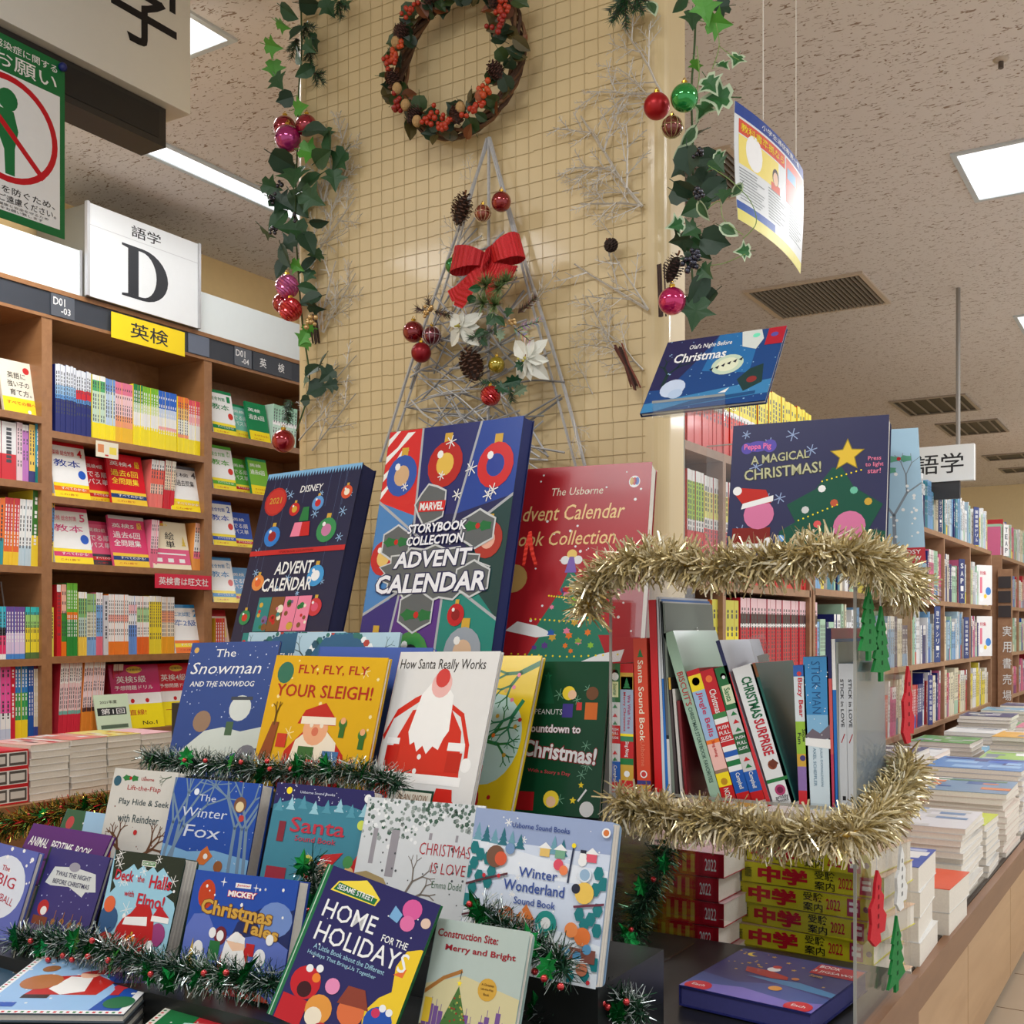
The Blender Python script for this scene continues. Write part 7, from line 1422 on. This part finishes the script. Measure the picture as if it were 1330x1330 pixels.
greens('holly_spray', 'holly leaf and fir between the two poinsettias', 'greenery', 640, 430, [('leaf',-.02,-.02,.018,'holly',(26,66,38)),('leaf',.01,.0,.02,'holly',(40,84,56)),('leaf',.022,-.012,.016,'holly',(150,170,140)),('fir',.0,.0,V3(-.9,0,-.1),.06,(44,70,44)),('leaf',-.03,.0,.016,'oval',(40,80,44))], 5)
greens('berry_spray', 'gold berries and bark left of the first poinsettia', 'berries', 560, 405, [('berry',0,0,9,(206,166,100)),('fir',0,.0,V3(-.3,0,1),.03,(80,60,44)),('fir',.01,.0,V3(.8,0,-.3),.04,(90,70,54)),('fir',-.01,0,V3(-.8,0,.4),.03,(70,54,44))], 6)
greens('berry_spray', 'gold berries and frosted twigs right of the first poinsettia', 'berries', 668, 420, [('berry',0,0,8,(206,170,110)),('fir',.01,.02,V3(.8,0,.5),.05,(90,64,50)),('fir',.0,-.01,V3(.6,0,-.5),.05,(190,186,180)),('fir',.01,-.01,V3(1,0,.1),.05,(170,166,160))], 7)
for bx, by, tx, ty, k, lab in ((690,400,728,352,2,'twig tree, wispy one to the right of the pale rosettes'),(680,405,712,370,2,'twig tree, lower wispy one right of the pale rosettes'),(600,340,582,282,1,'twig tree, silvery one left of its top'),(612,240,604,208,1,'twig tree, small one near its tip'),(590,380,562,372,2,'twig tree, bare twig poking left below the bow'),(745,545,758,588,1,'twig tree, dark tuft at its lower right rod')):
    a = atY(bx, by, 2.05); t = atY(tx, ty, 2.05); v = t-a; o = put('silver_sprig', SP[k], None, a, (0, math.atan2(v.x, v.z), 0), v.length); tag(o, 'sprig on the '+lab, 'sprig')
# ---- gold tinsel on the case
GC = [(206,192,146),(226,214,176),(176,158,108),(240,232,206),(214,198,150)]
mat('gold_foil', .26, metal=.55, noise=.08)
YF = 1.465
top = [atY(762,800,YF), atY(770,765,YF), atY(800,735,YF), atY(860,728,YF), atY(930,738,YF), atY(1010,730,YF), atY(1075,718,YF), atX(1128,728,-.372), atX(1160,748,-.368), atX(1188,768,-.366)]
tinsel('fluffy gold tinsel wound along the top of the acrylic case', top, 5200, .043, .0034, GC, 'gold_foil', core='gold', seed=3)
low = [atY(800,1042,YF), atY(860,1060,YF), atY(930,1068,YF), atY(1000,1082,YF), atY(1070,1085,YF), atY(1110,1082,YF), atX(1142,1058,-.368), atX(1165,1030,-.366), atX(1182,995,-.366)]
tinsel('fluffy gold tinsel wound along the lower shelf of the acrylic case', low, 5200, .043, .0034, GC, 'gold_foil', core='gold', seed=4)
GT = [(20,60,34),(16,48,30),(26,80,44),(30,70,44)]
def gt_(label, P, n, seed, leaves=6, ln=.033, cols=GT, tip=(190,200,196), **k): return tinsel(label, P, n, ln, .0014, cols, 'satin_foil', tip=tip, leaves=leaves, seed=seed, **k)
gt_('dark green white-tipped tinsel with foil holly leaves in front of the snowman and gold books', [atY(190,985,1.385), atY(240,992,1.385), atY(300,996,1.38), atY(350,1002,1.375), atY(410,1002,1.37), atY(460,1006,1.365), atY(520,1018,1.36)], 4200, 11, 7)
gt_('dark green white-tipped tinsel with foil leaves along the front row of books', [atY(20,1222,1.06), atY(80,1224,1.06), atY(130,1232,1.055), atY(190,1252,1.045), atY(250,1262,1.04), atY(310,1272,1.035), atY(360,1278,1.03)], 4600, 12, 10)
gt_('short tuft of green tinsel between the golden-titled book and the tilted purple book', [atY(405,1120,1.22), atY(412,1160,1.2), atY(418,1195,1.19)], 700, 13, 2)
gt_('green tinsel poking out between the crane book and the winter sound book', [atY(620,1180,1.165), atY(670,1215,1.15), atY(715,1240,1.14), atY(735,1262,1.12)], 1100, 14, 4)
gt_('dark green tinsel lying on the black stand below the winter sound book', [atY(690,1322,1.22), atY(740,1300,1.24), atY(790,1298,1.25), atY(835,1318,1.24)], 1500, 15, 4)
gt_('dark green tinsel hanging inside the left part of the acrylic case', [atY(870,1095,1.56), atY(850,1140,1.55), atY(828,1190,1.54), atY(815,1240,1.535), atY(800,1275,1.53)], 1600, 16, 5, tip=(70,110,80))
tinsel('sparkling gold, green and red tinsel along the back left edge of the display', [atY(-20,1078,1.80), atY(40,1066,1.80), atY(90,1055,1.80), atY(140,1045,1.80)], 2400, .045, .003, [(150,140,60),(60,110,50),(190,160,70),(170,40,40),(40,90,50)], 'foil', leaves=3, seed=17)
# ---- felt ornaments on the case side, red ribbon, seal
XS = -.3815
def felt(label, outline, col, px, py, hpx, Xp=XS, name='felt_ornament', wr=.5, flip=1):
    a = atX(px, py-hpx/2, Xp); b2 = atX(px, py+hpx/2, Xp); h = a.z-b2.z; o = empty(name, Vector((Xp, (a.y+b2.y)/2, b2.z)), label, 'ornament', None, (0,0,math.pi/2))
    b = MB(); b.prism([(x*h*wr*flip, z*h) for x, z in outline], -.004, 0, col, 'felt'); b.build('felt_shape', o)
    b = MB(); b.tube([(0,-.002,h), (0,-.001,h+.03)], .0006, 4, 'white', 'fabric'); b.build('hanging_thread', o)
    b = MB()
    for i in range(5): z = h*(.22+.13*i); b.box(-.004*(1-i*.15), -.002, -.0045, -.0041, z, z+.006, tuple(int(v*.5) for v in C2(col)), 'felt'); b.box(.002, .004, -.0045, -.0041, z, z+.006, tuple(int(v*.5) for v in C2(col)), 'felt')
    b.build('cut_slots', o)['kind'] = 'stuff'
def C2(c): return NAMED[c] if isinstance(c, str) else c
TREE = [(-.08,0),(.08,0),(.08,.12),(.5,.14),(.32,.30),(.42,.32),(.25,.48),(.34,.50),(.18,.66),(.25,.68),(.10,.84),(0,1),(-.10,.84),(-.25,.68),(-.18,.66),(-.34,.50),(-.25,.48),(-.42,.32),(-.32,.30),(-.5,.14),(-.08,.12)]
FIG = [(-.15,0),(.18,0),(.12,.12),(.40,.10),(.5,.30),(.30,.42),(.34,.60),(.16,.70),(.20,.84),(0,1),(-.12,.86),(-.20,.66),(-.42,.56),(-.36,.34),(-.46,.16)]
felt('left green felt tree near the top of the case side', TREE, (14,120,50), 1126, 808, 100, wr=.95); felt('lower right green felt tree near the top of the case side', TREE, (14,120,50), 1142, 836, 98, wr=.95)
felt('thin red felt ornament on the rear edge of the case side', FIG, (196,20,36), 1177, 915, 100, wr=.7); felt('red felt figure low on the case side', FIG, (196,20,36), 1137, 1178, 96, wr=.95); felt('white felt figure low on the case side', FIG, (226,226,222), 1168, 1140, 82, wr=.8); felt('green felt tree at the bottom of the case side', TREE, (14,120,50), 1162, 1238, 98, wr=.95)
o = empty('ribbon', atY(689, 690, 1.735), 'orange-red ribbon hanging at the left edge of the red calendar', 'ribbon')
for dx in (-.012, .014): ribbon([V3(0,0,0), V3(dx*.4,-.006,-.03), V3(dx,-.004,-.062)], .003, .004, 'fabric', (226,50,30), V3(1,0,.1).normalized()).build('ribbon_tail', o)
bpy.data.objects.remove(_fo)
